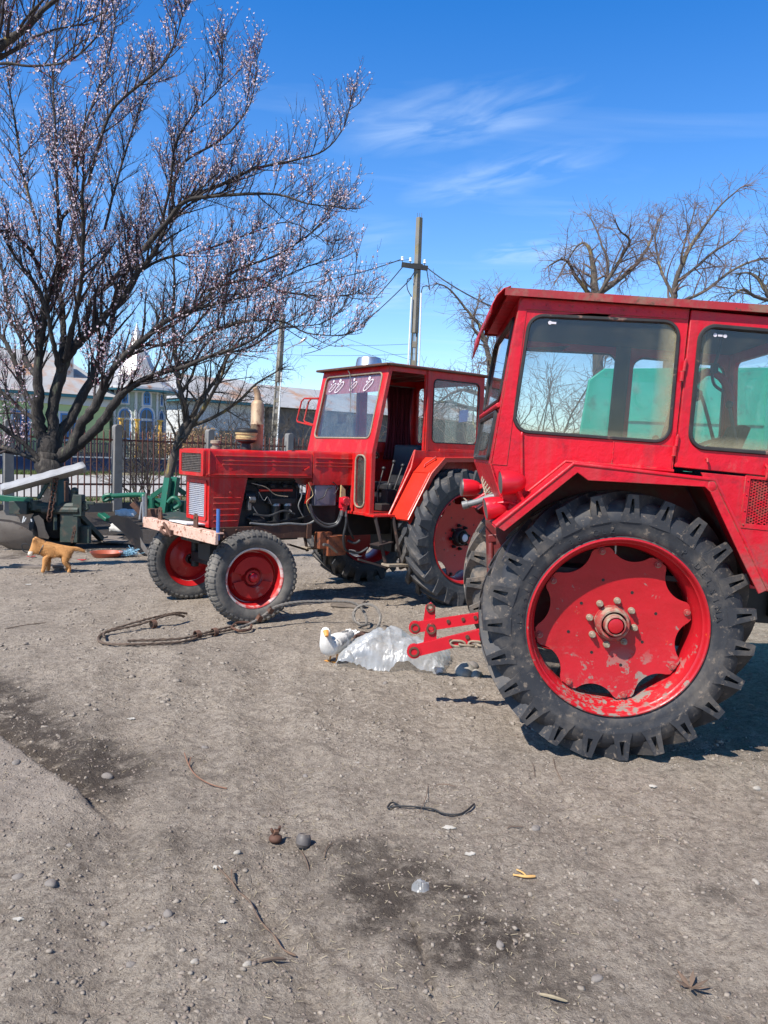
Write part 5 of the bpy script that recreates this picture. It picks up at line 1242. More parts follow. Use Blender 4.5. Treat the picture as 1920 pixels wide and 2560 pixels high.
b.tube(smoothpts([lat(zc - .9) + Vector((.165, -.12, 0)), lat(zc - .70) + Vector((.22, -.14, 0)), lat(zc - .68) + Vector((.40, -.14, 0)), lat(zc - .80) + Vector((.46, -.14, 0)), lat(zc - .3) + Vector((.36, -.14, 0)), lat(zc) + Vector((.30, -.14, 0))]), .016, 6); b.build('drop_cable', M['wirecol'], t)
PI1 = base + lat(zc)
b2 = at(592 * 1.1574, 960 * 1.1574, 40); t2 = at(611 * 1.1574, 678 * 1.1574, 40); kx = (t2.x - b2.x) / (t2.z - b2.z)
tp, lat2, wid2 = concrete_pole('utility_pole', 'slimmer far power pole with a street lamp arm seen through the twigs', Vector((b2.x - kx * b2.z, 40, 0)), t2, .42, .22)
b = MB(); q = lat2(6.4); b.tube(smoothpts([q, q + Vector((.35, -.1, .35)), q + Vector((.95, -.2, .65))]), .025, 6); la = b.build('lamp_arm', M['steel'], tp)
b = MB(); c = q + Vector((1.15, -.22, .80)); b.ball(c, (.30, .10, .07), 14, 8, rot=Euler((0, R(-38), 0)).to_matrix()); b.build('street_lamp', M['alu'], la)
b = MB(); b.tube([lat2(.3) + Vector((.17, -.1, 0)), lat2(5.6) + Vector((.14, -.1, 0))], .035, 6); b.build('conduit', M['white'], tp)
def cable(label, p, q, sag, rad=.018):
    p = Vector(p); q = Vector(q); L_ = (q - p).length
    pts = [p + (q - p) * (i / 20) + Vector((0, 0, -sag * 4 * (i / 20) * (1 - i / 20))) for i in range(21)]
    b = MB(); b.tube(pts, rad, 5); o = b.build('overhead_cable', M['wirecol']); tag(o, label, 'cable', 'cables from the power pole')
cable('upper cable running level from the pole crossarm to the left', PI1 + Vector((-.54, -.16, .22)), at(700, 708, 39), .25)
cable('thin cable above all others running left from the crossarm', PI1 + Vector((-.26, -.16, .22)), at(690, 690, 41), .05, .007)
cable('steep cable dropping left from below the crossarm', PI1 + Vector((-.5, -.16, -.02)), at(770, 870, 44), .5)
cable('lowest steep cable dropping left from the bent pole conduit', PI1 + Vector((-.2, -.16, -.42)), at(760, 885, 43), .5)
cable('thick twisted cable dropping right from the pole behind the crimson tractor', PI1 + Vector((.34, -.16, -.05)), at(1290, 792, 17), .12, .02)
for i, (y0, y1) in enumerate(((780, 905), (800, 925), (858, 859), (882, 884))):
    cable(('first', 'second', 'third', 'lowest')[i] + ' of the faint far wires low in the sky over the middle tractor', at(700 - (i > 1) * 60, y0, 70), at(1045, y1, 60), .2, .014)
# ------------------------------------------------------------------ turquoise trailer behind the near tractor
Tt = thing('trailer', 'turquoise sheet metal farm trailer seen through the near tractor windows', 'trailer', (4.6, 10.3, 0))
b = MB(); b.plate([(-2.40, .95), (2.6, .95), (2.6, 2.99), (-2.02, 2.80), (-2.20, 2.66)], [], lambda u, v, w: Vector((u, w, v)), -.80, -.76); b.build('body', M['teal'], Tt, bevel=.012)
b = MB()
for x in (-1.15, -.05, 1.05, 2.15): b.box((x, -.82, 1.9), (.05, .04, 1.9))
b.box((.3, -.812, 2.2), (4.4, .02, .03))
b.box((.2, -.815, 1.0), (4.7, .03, .08)); b.build('stake', M['teal'], Tt)
b = MB(); b.box((.1, .2, .80), (4.4, .9, .16)); b.build('chassis', M['darkrust'], Tt)
for x in (-1.2, 1.4):
    for y in (-.6, 1.0):
        b = MB(); b.lathe([(-.12, .25), (-.13, .36), (-.08, .43), (.08, .43), (.13, .36), (.12, .25)], 32, Matrix.Translation((x, y, .43))); wq = b.build('wheel', M['greytyre'], Tt)
        b = MB(); b.lathe([(-.11, .25), (-.02, .22), (-.02, .0005)], 24, Matrix.Translation((x, y, .43))); b.lathe([(.11, .25), (.02, .22), (.02, .0005)], 24, Matrix.Translation((x, y, .43))); b.build('rim', M['darkred'], wq)
# ------------------------------------------------------------------ trees
BARK = mat('dark fissured bark', (.040, .032, .027), (.020, .017, .015), 7, .9, dirt=[((.115, .098, .08), 9, .54, .68, .95), ((.26, .17, .03), 4.5, .63, .69, .9), ((.12, .13, .08), 3, .60, .70, .95)], bump=(26, .9, .03), stretch=(1, 1, .35))
TWIG = mat('dark fruit twig', (.042, .027, .025), (.022, .015, .015), 3, .8)
TWIG2 = mat('bare brown twig', (.19, .135, .115), (.13, .092, .085), 2, .8)
TWIG3 = mat('grey brown twig', (.080, .066, .052), (.055, .047, .038), 2, .85)
BARK2 = mat('grey lichen bark', (.105, .085, .068), (.060, .050, .042), 8, .9, dirt=[((.30, .22, .06), 5, .56, .66, .9), ((.20, .18, .15), 12, .55, .7, .9)], bump=(26, .7, .02), stretch=(1, 1, .4))
PETAL = mat('pink white petal', (.80, .70, .72), (.82, .62, .67), 3, .6, transl=((.85, .70, .74), .35))
BUD = mat('crimson blossom bud', (.42, .09, .14), (.30, .05, .09), 6, .6)
class Tree:
    def __init__(s, seed):
        s.r = random.Random(seed); s.limb = MB(); s.twig = MB(); s.pet = MB(); s.bud = MB()
    def path(s, p, d, L, n, wob, up):
        pts = [Vector(p)]; d = Vector(d).normalized()
        for i in range(n):
            d = (d + Vector((s.r.gauss(0, wob), s.r.gauss(0, wob), s.r.gauss(0, wob) + up))).normalized()
            pts.append(pts[-1] + d * (L / n))
        return pts
    def side(s, d, ang):
        d = d.normalized(); a = d.orthogonal().normalized(); b = d.cross(a); t = s.r.uniform(0, 2 * PI)
        return (d * math.cos(ang) + (a * math.cos(t) + b * math.sin(t)) * math.sin(ang)).normalized()
    def flower(s, p, d, sc=1.0):
        r = s.r.uniform(.014, .025) * sc; n = Vector((s.r.gauss(0, 1), s.r.gauss(0, 1) - .6, s.r.gauss(0, .8) + .2)).normalized()
        a = n.orthogonal().normalized(); b = n.cross(a); c = p + n * .008
        vs = [c - n * r * .35]; k = 5
        for i in range(k): t = 2 * PI * i / k; vs.append(c + (a * math.cos(t) + b * math.sin(t)) * r + n * r * .25)
        s.pet.add(vs, [(0, 1 + i, 1 + (i + 1) % k) for i in range(k)])
    def budat(s, p, sc=1.0):
        r = s.r.uniform(.006, .009) * sc; s.bud.add([p + Vector((r, 0, 0)), p + Vector((-r, 0, 0)), p + Vector((0, r, 0)), p + Vector((0, -r, 0)), p + Vector((0, 0, r * 1.4)), p + Vector((0, 0, -r))], [(0, 2, 4), (2, 1, 4), (1, 3, 4), (3, 0, 4), (2, 0, 5), (1, 2, 5), (3, 1, 5), (0, 3, 5)])
    def bloom(s, pts, dens, sc=1.0):
        for i in range(1, len(pts)):
            a, b = pts[i - 1], pts[i]; L = (b - a).length; n = L * dens; k = int(n) + (s.r.random() < n % 1)
            for _ in range(k):
                p = a + (b - a) * s.r.random() + Vector((s.r.gauss(0, .010), s.r.gauss(0, .010), s.r.gauss(0, .010)))
                if s.r.random() < .56: s.flower(p, b - a, sc)
                else: s.budat(p, sc)
    def limb_px(s, spec, d0, d1, scale=3.352, ox=0, oy=500, wmul=1.0, Y0=15.0):
        pts = []; rs = []
        for i, (x, y, w) in enumerate(spec):
            Y = Y0 + d0 + (d1 - d0) * i / max(1, len(spec) - 1)
            pts.append(at(ox + x / scale, oy + y / scale, Y)); rs.append(max(.006, w / scale / CF * Y / 2 * wmul))
        P = smoothpts(pts, 4); Rr = []
        for i in range(len(rs) - 1):
            for j in range(4): Rr.append(rs[i] + (rs[i + 1] - rs[i]) * j / 4)
        Rr.append(rs[-1])
        s.limb.tube([p + Vector((s.r.gauss(0, .25), s.r.gauss(0, .25), 0)) * Rr[k] * .5 for k, p in enumerate(P)], [q * s.r.uniform(.94, 1.07) for q in Rr], 10)
        return P, Rr
    def dress(s, P, Rr, cfg, f0=.25):
        # second order branches along a limb
        L = 0; nxt = cfg['sp2'] * s.r.random(); tot = sum((P[i] - P[i - 1]).length for i in range(1, len(P))); acc = 0
        for i in range(1, len(P)):
            seg = P[i] - P[i - 1]; l = seg.length; L = 0
            while nxt <= acc + l:
                f = nxt / tot
                if f >= f0:
                    q = P[i - 1] + seg * ((nxt - acc) / l); ll = cfg['L2'] * s.r.uniform(.5, 1.15) * (1.15 - cfg.get('fall', .5) * f)
                    d = s.side(seg, R(s.r.uniform(28, 62))); d = (d + Vector((0, cfg.get('ybias', 0), cfg['up']))).normalized()
                    s.branch2(q, d, ll, max(cfg.get('rmin', .0065), min(Rr[i] * .55, .034)), cfg)
                nxt += cfg['sp2'] * s.r.uniform(.6, 1.5)
            acc += l
        # leader continues
        d = (P[-1] - P[-3]).normalized()
        for k in range(cfg.get('tips', 3)):
            s.branch2(P[-1], s.side(d, R(s.r.uniform(4, 30))) + Vector((0, 0, cfg['up'] * .5)), cfg['L2'] * cfg.get('tipL', .45) * s.r.uniform(.6, 1.2), max(.005, Rr[-1] * .8), cfg)
    def branch2(s, q, d, L, r, cfg):
        if cfg['bl'] > 0: cfg = dict(cfg, bl=cfg['bl'] * s.r.choice((.25, .5, .9, 1.3, 1.9)))
        n = 6; pts = s.path(q, d, L, n, cfg['wob'], cfg['up2']); s.twig.tube(pts, [r + (.0036 - r) * i / n for i in range(n + 1)], 5 if r > .012 else 4, False)
        if cfg['bl'] > 0: s.bloom(pts[3:], cfg['bl'] * .6)
        k = int(L / cfg['sp3'] * s.r.uniform(.8, 1.2))
        for j in range(k):
            f = s.r.uniform(.12, 1); i = min(int(f * n), n - 1); p = pts[i] + (pts[i + 1] - pts[i]) * (f * n - i); dd = s.side(pts[i + 1] - pts[i], R(s.r.uniform(25, 70)))
            dd = (dd + Vector((0, 0, cfg['up3']))).normalized(); l3 = cfg['L3'] * s.r.uniform(.35, 1.2)
            m = 4; t = s.path(p, dd, l3, m, cfg['wob'] * 1.1, cfg['up4']); r3 = cfg.get('r3', .0042)
            s.twig.tube(t, [r3 - (r3 - .0022) * u / m for u in range(m + 1)], 3, False)
            if cfg['bl'] > 0: s.bloom(t[1:], cfg['bl'])
            for _ in range(int(l3 / cfg.get('sp4', .2))):
                u = s.r.randrange(1, m); e = s.path(t[u], s.side(t[u] - t[u - 1], R(s.r.uniform(30, 70))) + Vector((0, 0, cfg['up3'] * .5)), l3 * s.r.uniform(.2, .55), 2, .2, cfg['up4'])
                s.twig.tube(e, [.0032, .0028, .0022], 3, False)
                if cfg['bl'] > 0: s.bloom(e, cfg['bl'])
    def done(s, root, bark, twig):
        s.limb.build('trunk', bark, root, angle=80); c = s.twig.build('crown', twig, root, angle=180)
        if s.pet.f: s.pet.build('blossom', PETAL, c, smooth=False); s.bud.build('bud', BUD, c, smooth=False)
# --- the apricot tree by the fence
TA = thing('blossom_tree', 'large spreading apricot tree full of pale pink blossom behind the left plough', 'tree'); T = Tree(3)
tr = [(480, 2640, 260), (455, 2420, 235), (425, 2212, 215), (415, 2120, 200), (410, 2020, 150)]
P, Q = T.limb_px(tr, 0, 0)
cfgA = dict(sp2=.12, L2=1.30, sp3=.066, L3=.50, r3=.0046, up=.42, up2=.05, up3=.85, up4=.05, wob=.085, bl=6.6, sp4=.24, tips=5, rmin=.009)
limbs = [
 ([(410, 2090, 150), (345, 1960, 125), (310, 1800, 110), (320, 1650, 100), (312, 1430, 80), (340, 1150, 75), (370, 950, 68), (410, 800, 66), (470, 650, 60), (500, 500, 55), (490, 300, 45), (520, 150, 36), (600, 60, 30), (640, -80, 24), (650, -260, 18)], 0, -.6),
 ([(430, 2100, 150), (445, 1900, 110), (450, 1700, 104), (500, 1500, 108), (545, 1330, 100), (650, 1200, 86), (780, 1080, 72), (900, 950, 62), (1010, 850, 66), (1080, 750, 62), (1160, 600, 52), (1250, 500, 46), (1330, 370, 42), (1400, 200, 34), (1540, 70, 26), (1700, -20, 18), (1850, -60, 12)], 0, .4),
 ([(450, 2080, 120), (500, 1960, 102), (590, 1840, 96), (690, 1650, 88), (780, 1480, 76), (840, 1300, 70), (900, 1150, 60), (950, 950, 48), (1000, 800, 40), (1040, 620, 32), (1060, 420, 24)], 0, 1.2),
 ([(480, 2150, 140), (600, 2090, 124), (670, 1900, 94), (760, 1780, 84), (850, 1620, 80), (890, 1500, 66), (960, 1400, 60), (1050, 1300, 60), (1150, 1210, 58), (1250, 1130, 54), (1400, 1010, 44), (1540, 950, 36), (1760, 880, 26), (1980, 830, 18)], 0, -.8),
 ([(600, 2100, 100), (730, 1990, 92), (850, 1870, 84), (950, 1720, 82), (1050, 1600, 70), (1180, 1520, 58), (1350, 1450, 46), (1540, 1400, 40), (1760, 1310, 32), (2020, 1220, 26), (2200, 1120, 18)], 0, -1.4),
 ([(330, 1930, 60), (280, 1830, 46), (200, 1780, 38), (120, 1700, 36), (0, 1600, 30), (-160, 1480, 24)], 0, .5),
 ([(330, 1850, 60), (270, 1720, 52), (200, 1600, 46), (120, 1350, 44), (50, 1200, 40), (-40, 1080, 32), (-140, 900, 26)], 0, .9),
 ([(312, 1480, 60), (240, 1390, 50), (200, 1280, 46), (170, 1100, 42), (100, 1040, 36), (60, 850, 30), (20, 600, 24)], 0, 1.4),
 ([(330, 2180, 50), (200, 2040, 42), (80, 1950, 40), (0, 1890, 40), (-140, 1800, 34)], -.2, -.6),
 ([(350, 2200, 56), (150, 2115, 46), (0, 2070, 42), (-160, 2040, 36)], -.2, .4),
 ([(500, 1430, 60), (470, 1290, 48), (435, 1150, 42), (400, 950, 34), (330, 760, 30), (220, 600, 28), (120, 470, 24)], 0, -1.0),
 ([(500, 1400, 70), (520, 1250, 62), (530, 1100, 60), (520, 900, 54), (500, 740, 40), (560, 560, 30), (600, 380, 22), (620, 180, 16)], 0, 1.0),
 ([(545, 1330, 60), (600, 1080, 46), (650, 880, 44), (680, 700, 40), (690, 500, 38), (700, 250, 34), (690, 0, 28), (700, -200, 20)], 0, -1.6),
 ([(700, 1160, 50), (735, 950, 44), (800, 800, 44), (950, 660, 40), (1080, 480, 32), (1150, 300, 26), (1180, 120, 20)], 0, 1.8),
 ([(400, 800, 46), (330, 600, 34), (260, 430, 30), (170, 330, 28), (60, 270, 28), (-60, 250, 24)], 0, -1.2),
]
for sp, d0, d1 in limbs:
    P, Q = T.limb_px(sp, d0, d1, wmul=.88); T.dress(P, Q, cfgA, .26)
extra = [  # longer side limbs, in pixels of the upper crop
 ([(620, 1080, 26), (720, 960, 24), (800, 870, 22), (900, 850, 18), (1030, 840, 15), (1200, 840, 11), (1330, 880, 8), (1440, 890, 5)], 0, -1),
 ([(790, 860, 22), (950, 800, 18), (1100, 730, 14), (1280, 690, 10), (1400, 650, 8), (1480, 560, 5), (1510, 470, 4)], .2, .8),
 ([(740, 920, 18), (760, 760, 15), (820, 680, 13), (960, 600, 10), (1080, 450, 7), (1110, 260, 4)], .3, 1.8),
 ([(700, 960, 15), (735, 800, 13), (760, 620, 10), (850, 480, 7), (950, 380, 5), (960, 260, 4)], .2, -1.0),
 ([(380, 800, 16), (470, 500, 14), (600, 370, 12), (720, 260, 8), (790, 60, 4)], -.3, -1.2),
 ([(250, 920, 15), (240, 600, 12), (230, 330, 9), (250, 100, 6)], 0, 1.0),
 ([(880, 1260, 18), (1100, 1200, 14), (1200, 1255, 11), (1400, 1280, 7), (1530, 1270, 4)], -.3, -1.6),
 ([(680, 1440, 22), (850, 1330, 18), (1000, 1180, 14), (1200, 1100, 10), (1350, 1000, 7), (1430, 900, 4)], -.4, -.2),
 ([(830, 1480, 18), (1000, 1400, 15), (1200, 1385, 11), (1330, 1440, 7), (1480, 1450, 4)], -.5, -1.8),
 ([(300, 860, 14), (330, 640, 13), (420, 400, 10), (480, 200, 7), (500, 60, 4)], -.2, .8),
 ([(170, 1000, 16), (100, 750, 13), (60, 500, 9), (30, 300, 6), (40, 120, 4)], .2, .6),
 ([(450, 1000, 14), (500, 800, 12), (560, 600, 9), (620, 420, 6), (660, 300, 4)], .4, 1.6),
 ([(560, 1200, 16), (700, 1120, 14), (880, 1080, 10), (1080, 1010, 8), (1250, 960, 5), (1400, 1040, 4)], .4, 1.6),
 ([(650, 1500, 16), (800, 1450, 14), (950, 1290, 10), (1100, 1260, 8), (1280, 1170, 6), (1420, 1120, 4)], .3, 1.4),
 ([(700, 1600, 14), (900, 1540, 12), (1080, 1500, 9), (1200, 1420, 7), (1380, 1400, 5), (1480, 1330, 4)], .2, .9),
]
for sp, d0, d1 in extra:
    P, Q = T.limb_px(sp, d0, d1, 1.728, 0, 0, .85); T.dress(P, Q, dict(cfgA, L2=1.0), .10)
T.done(TA, BARK, TWIG)
# --- second blossom tree whose limbs reach into the corner of the view
TB = thing('blossom_tree', 'apricot boughs with pink buds reaching in at the top left corner', 'tree'); T = Tree(8)
T.limb.tube(smoothpts([(-7.6, 8.2, -.1), (-7.5, 8.2, 1.0), (-7.2, 8.3, 2.2), (-6.6, 8.5, 3.6), (-5.6, 8.8, 5.2)]), [.24 - .0095 * i for i in range(17)], 12)
cfgB = dict(cfgA, L2=.95, sp2=.16, sp3=.085, L3=.40, bl=8)
for sp, d0, d1 in [
 ([(-330, 420, 60), (-150, 300, 44), (0, 200, 36), (60, 155, 30), (110, 125, 26), (180, 50, 20), (260, -20, 16), (330, -90, 12)], 0, .3),
 ([(-150, 300, 24), (0, 250, 18), (60, 215, 14), (130, 170, 12), (230, 130, 9), (330, 110, 6)], .1, .8),
 ([(-200, 340, 24), (0, 275, 12), (130, 285, 10), (280, 270, 8), (370, 210, 7), (430, 130, 6), (440, 0, 5), (430, -90, 4)], .1, -.4),
 ([(60, 155, 14), (130, 60, 11), (200, -20, 8), (240, -120, 6)], .2, -.6)]:
    P, Q = T.limb_px(sp, d0, d1, 1.728, 0, 0, 1.0, 9.0); T.dress(P, Q, cfgB, .12)
for k in range(0):
    a = k * .9; p = Vector((-7.3, 8.3, 1.9 + .35 * k)); d = Vector((math.cos(a), math.sin(a), 1.2)); pts = T.path(p, d, 4.2, 10, .10, .03)
    if any(abs(q.x / max(q.y, 1)) < .52 for q in pts): continue
    T.limb.tube(pts, [.09 - .0075 * i for i in range(11)], 8); T.dress(pts, [.09 - .0075 * i for i in range(11)], dict(cfgB, bl=3, sp2=.3, L2=1.2), .3)
T.done(TB, BARK, TWIG)
# --- thin bare tree at the nose of the middle tractor
cfgC = dict(sp2=.16, L2=1.2, sp3=.075, L3=.5, up=.12, up2=.0, up3=.12, up4=.0, wob=.17, bl=0, sp4=.16, tips=4)
TC_ = thing('bare_tree', 'slim bare tree with lichen bark standing behind the tractor nose by the fence', 'tree'); T = Tree(21)
lc = [([(395, 1330, 26), (412, 1240, 23), (432, 1150, 21), (452, 1085, 20), (466, 1045, 18), (452, 985, 14), (446, 945, 13), (438, 880, 11), (433, 800, 9), (436, 700, 6), (430, 600, 4)], 0, .2),
      ([(455, 1100, 18), (478, 1060, 15), (492, 1015, 13), (520, 975, 10), (545, 940, 8), (570, 880, 5), (590, 830, 4)], 0, .8),
      ([(470, 1075, 13), (500, 1035, 11), (530, 985, 9), (556, 935, 8), (566, 900, 6), (600, 850, 4)], .1, -.5),
      ([(480, 1065, 10), (540, 1040, 8), (600, 1000, 7), (640, 960, 5), (690, 930, 3.5)], .2, .2),
      ([(452, 985, 9), (480, 940, 7), (500, 880, 6), (540, 830, 4), (560, 760, 3)], .1, 1),
      ([(446, 945, 8), (420, 900, 6), (400, 850, 5), (390, 780, 4)], .1, .5)]
for sp, d0, d1 in lc:
    P, Q = T.limb_px(sp, d0, d1, 1, 0, 0, 1.0, 17.6); T.dress(P, Q, cfgC, .25)
T.done(TC_, BARK2, TWIG3)
# --- tangled shrubs along the road side of the fence
for k, (a, o, hh, lab) in enumerate(((3.6, 1.6, 2.8, 'tangled bare shrub behind the exhaust stack, beside the fence'), (6.0, 2.2, 3.0, 'dense bare shrub on the road side behind the mirror of the middle tractor'), (8.4, 1.8, 2.6, 'low bare shrub hidden behind the cab of the middle tractor'), (1.6, 2.0, 2.2, 'low bare shrub left of the slim lichen tree by the fence'))):
    TS = thing('bare_shrub', lab, 'shrub', (0, 0, 0), (0, 0, 0), 'bare shrubs along the fence'); T = Tree(40 + k)
    for j in range(14):
        p = fr(a + T.r.uniform(-.3, .3), o + T.r.uniform(-.3, .3), 0); d = Vector((T.r.gauss(0, .5), T.r.gauss(0, .4), 1.1)); pts = T.path(p, d, hh * T.r.uniform(.7, 1.1), 8, .12, .0)
        rr = [.024 - .0023 * i for i in range(9)]; T.limb.tube(pts, rr, 6); T.dress(pts, rr, dict(cfgC, sp2=.22, L2=.9, sp3=.09, sp4=.3), .15)
    T.done(TS, BARK2, TWIG3)
# --- dry leafed bush over the road
TS = thing('dry_bush', 'bush of dry tan leaves beside the picket fence of the green house', 'bush'); T = Tree(60); LF = MB()
for j in range(10):
    p = fr(15 + T.r.uniform(-.5, .5), 26.0 + T.r.uniform(-.4, .4), 0); pts = T.path(p, Vector((T.r.gauss(0, .35), T.r.gauss(0, .35), 1)), 3.0, 6, .12, 0); T.limb.tube(pts, [.03 - .004 * i for i in range(7)], 5)
    for _ in range(330):
        c = pts[T.r.randrange(4, 7)] + Vector((T.r.gauss(0, .38), T.r.gauss(0, .38), T.r.gauss(0, .30))); a = Vector((T.r.gauss(0, 1), T.r.gauss(0, 1), T.r.gauss(0, 1))).normalized() * .085; b_ = a.orthogonal().normalized() * .05
        LF.add([c - a, c + b_, c + a, c - b_], [(0, 1, 2, 3)])
T.limb.build('stem', BARK2, TS); LF.build('foliage', mat('dry tan leaf', (.40, .26, .13), (.28, .17, .09), 2, .8, transl=((.4, .25, .1), .2)), TS, smooth=False)
# --- bare fruit trees behind the near tractor
cfgD = dict(sp2=.12, L2=.92, sp3=.056, L3=.46, r3=.0038, tipL=.2, fall=.85, up=-.05, up2=-.03, up3=.0, up4=-.02, wob=.16, bl=0, sp4=.2, tips=4)
def bare(lab, specs, Y0, seed, cfg, twig=TWIG2):
    t = thing('bare_tree', lab, 'tree', (0, 0, 0), (0, 0, 0), 'bare trees behind the near tractor'); T = Tree(seed)
    for sp, d0, d1, f in specs:
        P, Q = T.limb_px([(x * 1.1574, y * 1.1574, w) for x, y, w in sp], d0, d1, 1, 0, 0, 1.0, Y0); T.dress(P, Q, cfg, f)
    T.done(t, BARK2, twig)
bare('bare drooping fruit tree right of the tall power pole', [
 ([(1062, 1180, 26), (1058, 1000, 23), (1056, 900, 20), (1056, 840, 17), (1060, 800, 15), (1050, 745, 12), (1042, 722, 11), (1034, 700, 8), (1010, 672, 6), (985, 640, 5), (965, 620, 4), (945, 613, 3)], 0, -.4, .45),
 ([(1048, 742, 8), (1064, 700, 6), (1072, 660, 5), (1078, 630, 4)], 0, .3, .1),
 ([(1050, 745, 7), (1020, 700, 5), (1030, 665, 4), (1035, 640, 3)], 0, .6, .1),
 ([(1058, 905, 13), (1030, 885, 11), (1000, 878, 9), (972, 868, 7), (940, 872, 4), (920, 892, 3)], 0, -.8, .2),
 ([(1057, 880, 11), (1034, 852, 9), (1005, 842, 8), (975, 850, 6), (945, 868, 4), (925, 850, 3)], 0, .5, .2),
 ([(1057, 845, 9), (1035, 830, 7), (1005, 822, 6), (980, 826, 4), (950, 820, 3)], 0, -.4, .2),
 ([(1060, 820, 8), (1085, 770, 6), (1095, 720, 5), (1110, 690, 4), (1140, 680, 3)], 0, .8, .2)], 17, 71, cfgD)
bare('wide bare tree with knotty crown above the middle of the crimson roof', [
 ([(1300, 1150, 34), (1296, 900, 30), (1290, 720, 24), (1285, 640, 20), (1282, 590, 16), (1276, 548, 10), (1262, 525, 6), (1240, 540, 4), (1205, 600, 3)], 0, .2, .5),
 ([(1288, 640, 14), (1330, 610, 11), (1370, 575, 9), (1395, 540, 7), (1410, 510, 5), (1425, 470, 3)], 0, .6, .15),
 ([(1286, 650, 12), (1245, 600, 9), (1230, 570, 7), (1212, 560, 5), (1185, 575, 3.5)], 0, -.6, .15),
 ([(1290, 660, 12), (1310, 600, 9), (1312, 560, 7), (1300, 530, 5), (1290, 500, 3.5), (1275, 470, 3)], 0, 1.2, .15),
 ([(1290, 640, 10), (1340, 560, 8), (1360, 520, 6), (1340, 500, 4), (1330, 480, 3)], 0, -1.0, .15)], 15.5, 72, cfgD)
bare('tall bare tree with upright leaders above the right end of the crimson roof', [
 ([(1440, 1150, 30), (1442, 900, 26), (1446, 700, 20), (1455, 640, 16), (1462, 600, 13), (1480, 555, 10), (1510, 505, 8), (1535, 470, 6), (1560, 440, 4), (1600, 405, 3)], 0, -.4, .45),
 ([(1460, 610, 9), (1500, 580, 7), (1540, 545, 6), (1580, 520, 4), (1600, 500, 3)], 0, .6, .15),
 ([(1455, 640, 9), (1430, 590, 7), (1420, 550, 5), (1415, 515, 4), (1425, 480, 3)], 0, .8, .15),
 ([(1450, 660, 9), (1520, 630, 7), (1580, 585, 6), (1640, 560, 4), (1690, 560, 3)], 0, -.8, .15),
 ([(1470, 590, 6), (1475, 540, 5), (1490, 490, 4), (1500, 455, 3)], 0, .2, .15)], 14.5, 73, cfgD)
bare('bare tree at the right edge behind the crimson roof with mossy twigs', [
 ([(1690, 1150, 30), (1690, 800, 24), (1680, 690, 16), (1660, 640, 12), (1640, 605, 9), (1620, 590, 6), (1600, 590, 4)], 0, .2, .5),
 ([(1680, 690, 12), (1700, 620, 9), (1690, 560, 7), (1680, 520, 5), (1690, 480, 3)], 0, .6, .2),
 ([(1665, 650, 9), (1630, 640, 8), (1605, 625, 6), (1580, 640, 4)], 0, -.5, .2)], 13.5, 74, dict(cfgD, sp3=.07), TWIG3)
# --- shrubs behind the near tractor, seen through its windows
for k, (x, y, hh, lab) in enumerate(((2.35, 12.6, 3.2, 'bare shrub seen through the left part of the near tractor window'), (3.2, 13.4, 3.6, 'bare shrub behind the turquoise trailer, seen through the near tractor cab'), (1.5, 13.6, 3.0, 'bare shrub between the two tractor cabs'))):
    TS = thing('bare_shrub', lab, 'shrub', (0, 0, 0), (0, 0, 0), 'bare shrubs behind the near tractor'); T = Tree(80 + k)
    for j in range(8):
        p = Vector((x + T.r.uniform(-.3, .3), y + T.r.uniform(-.3, .3), 0)); d = Vector((T.r.gauss(0, .35), T.r.gauss(0, .3), 1.1)); pts = T.path(p, d, hh * T.r.uniform(.7, 1.1), 8, .12, .0)
        rr = [.030 - .0028 * i for i in range(9)]; T.limb.tube(pts, rr, 6); T.dress(pts, rr, dict(cfgC, sp2=.26, L2=.8, sp3=.10, sp4=.3), .2)
    T.done(TS, BARK2, TWIG2)
# ------------------------------------------------------------------ skinned animals
def skinned(name, nodes, edges, mats, parent=None, sub=2, root=0):
    me = bpy.data.meshes.new(name); me.from_pydata([n[0] for n in nodes], edges, [])
    o = bpy.data.objects.new(name, me); COL.objects.link(o)
    sk = o.modifiers.new('skin', 'SKIN'); sk.use_smooth_shade = True; sk.branch_smoothing = .35
    if not me.skin_vertices: pass
    d = me.skin_vertices[0].data if me.skin_vertices else None
    for i, n in enumerate(nodes):
        r = n[1]; r = (r, r) if not isinstance(r, tuple) else r
        d[i].radius = r; d[i].use_root = (i == root)
    s = o.modifiers.new('round', 'SUBSURF'); s.levels = sub; s.render_levels = sub
    dg = bpy.context.evaluated_depsgraph_get(); ev = o.evaluated_get(dg); m2 = bpy.data.meshes.new_from_object(ev)
    o.modifiers.clear(); o.data = m2; m2.materials.clear()
    for m in mats: m2.materials.append(m)
    m2.shade_smooth(); bpy.data.meshes.remove(me)
    if parent: o.parent = parent
    return o
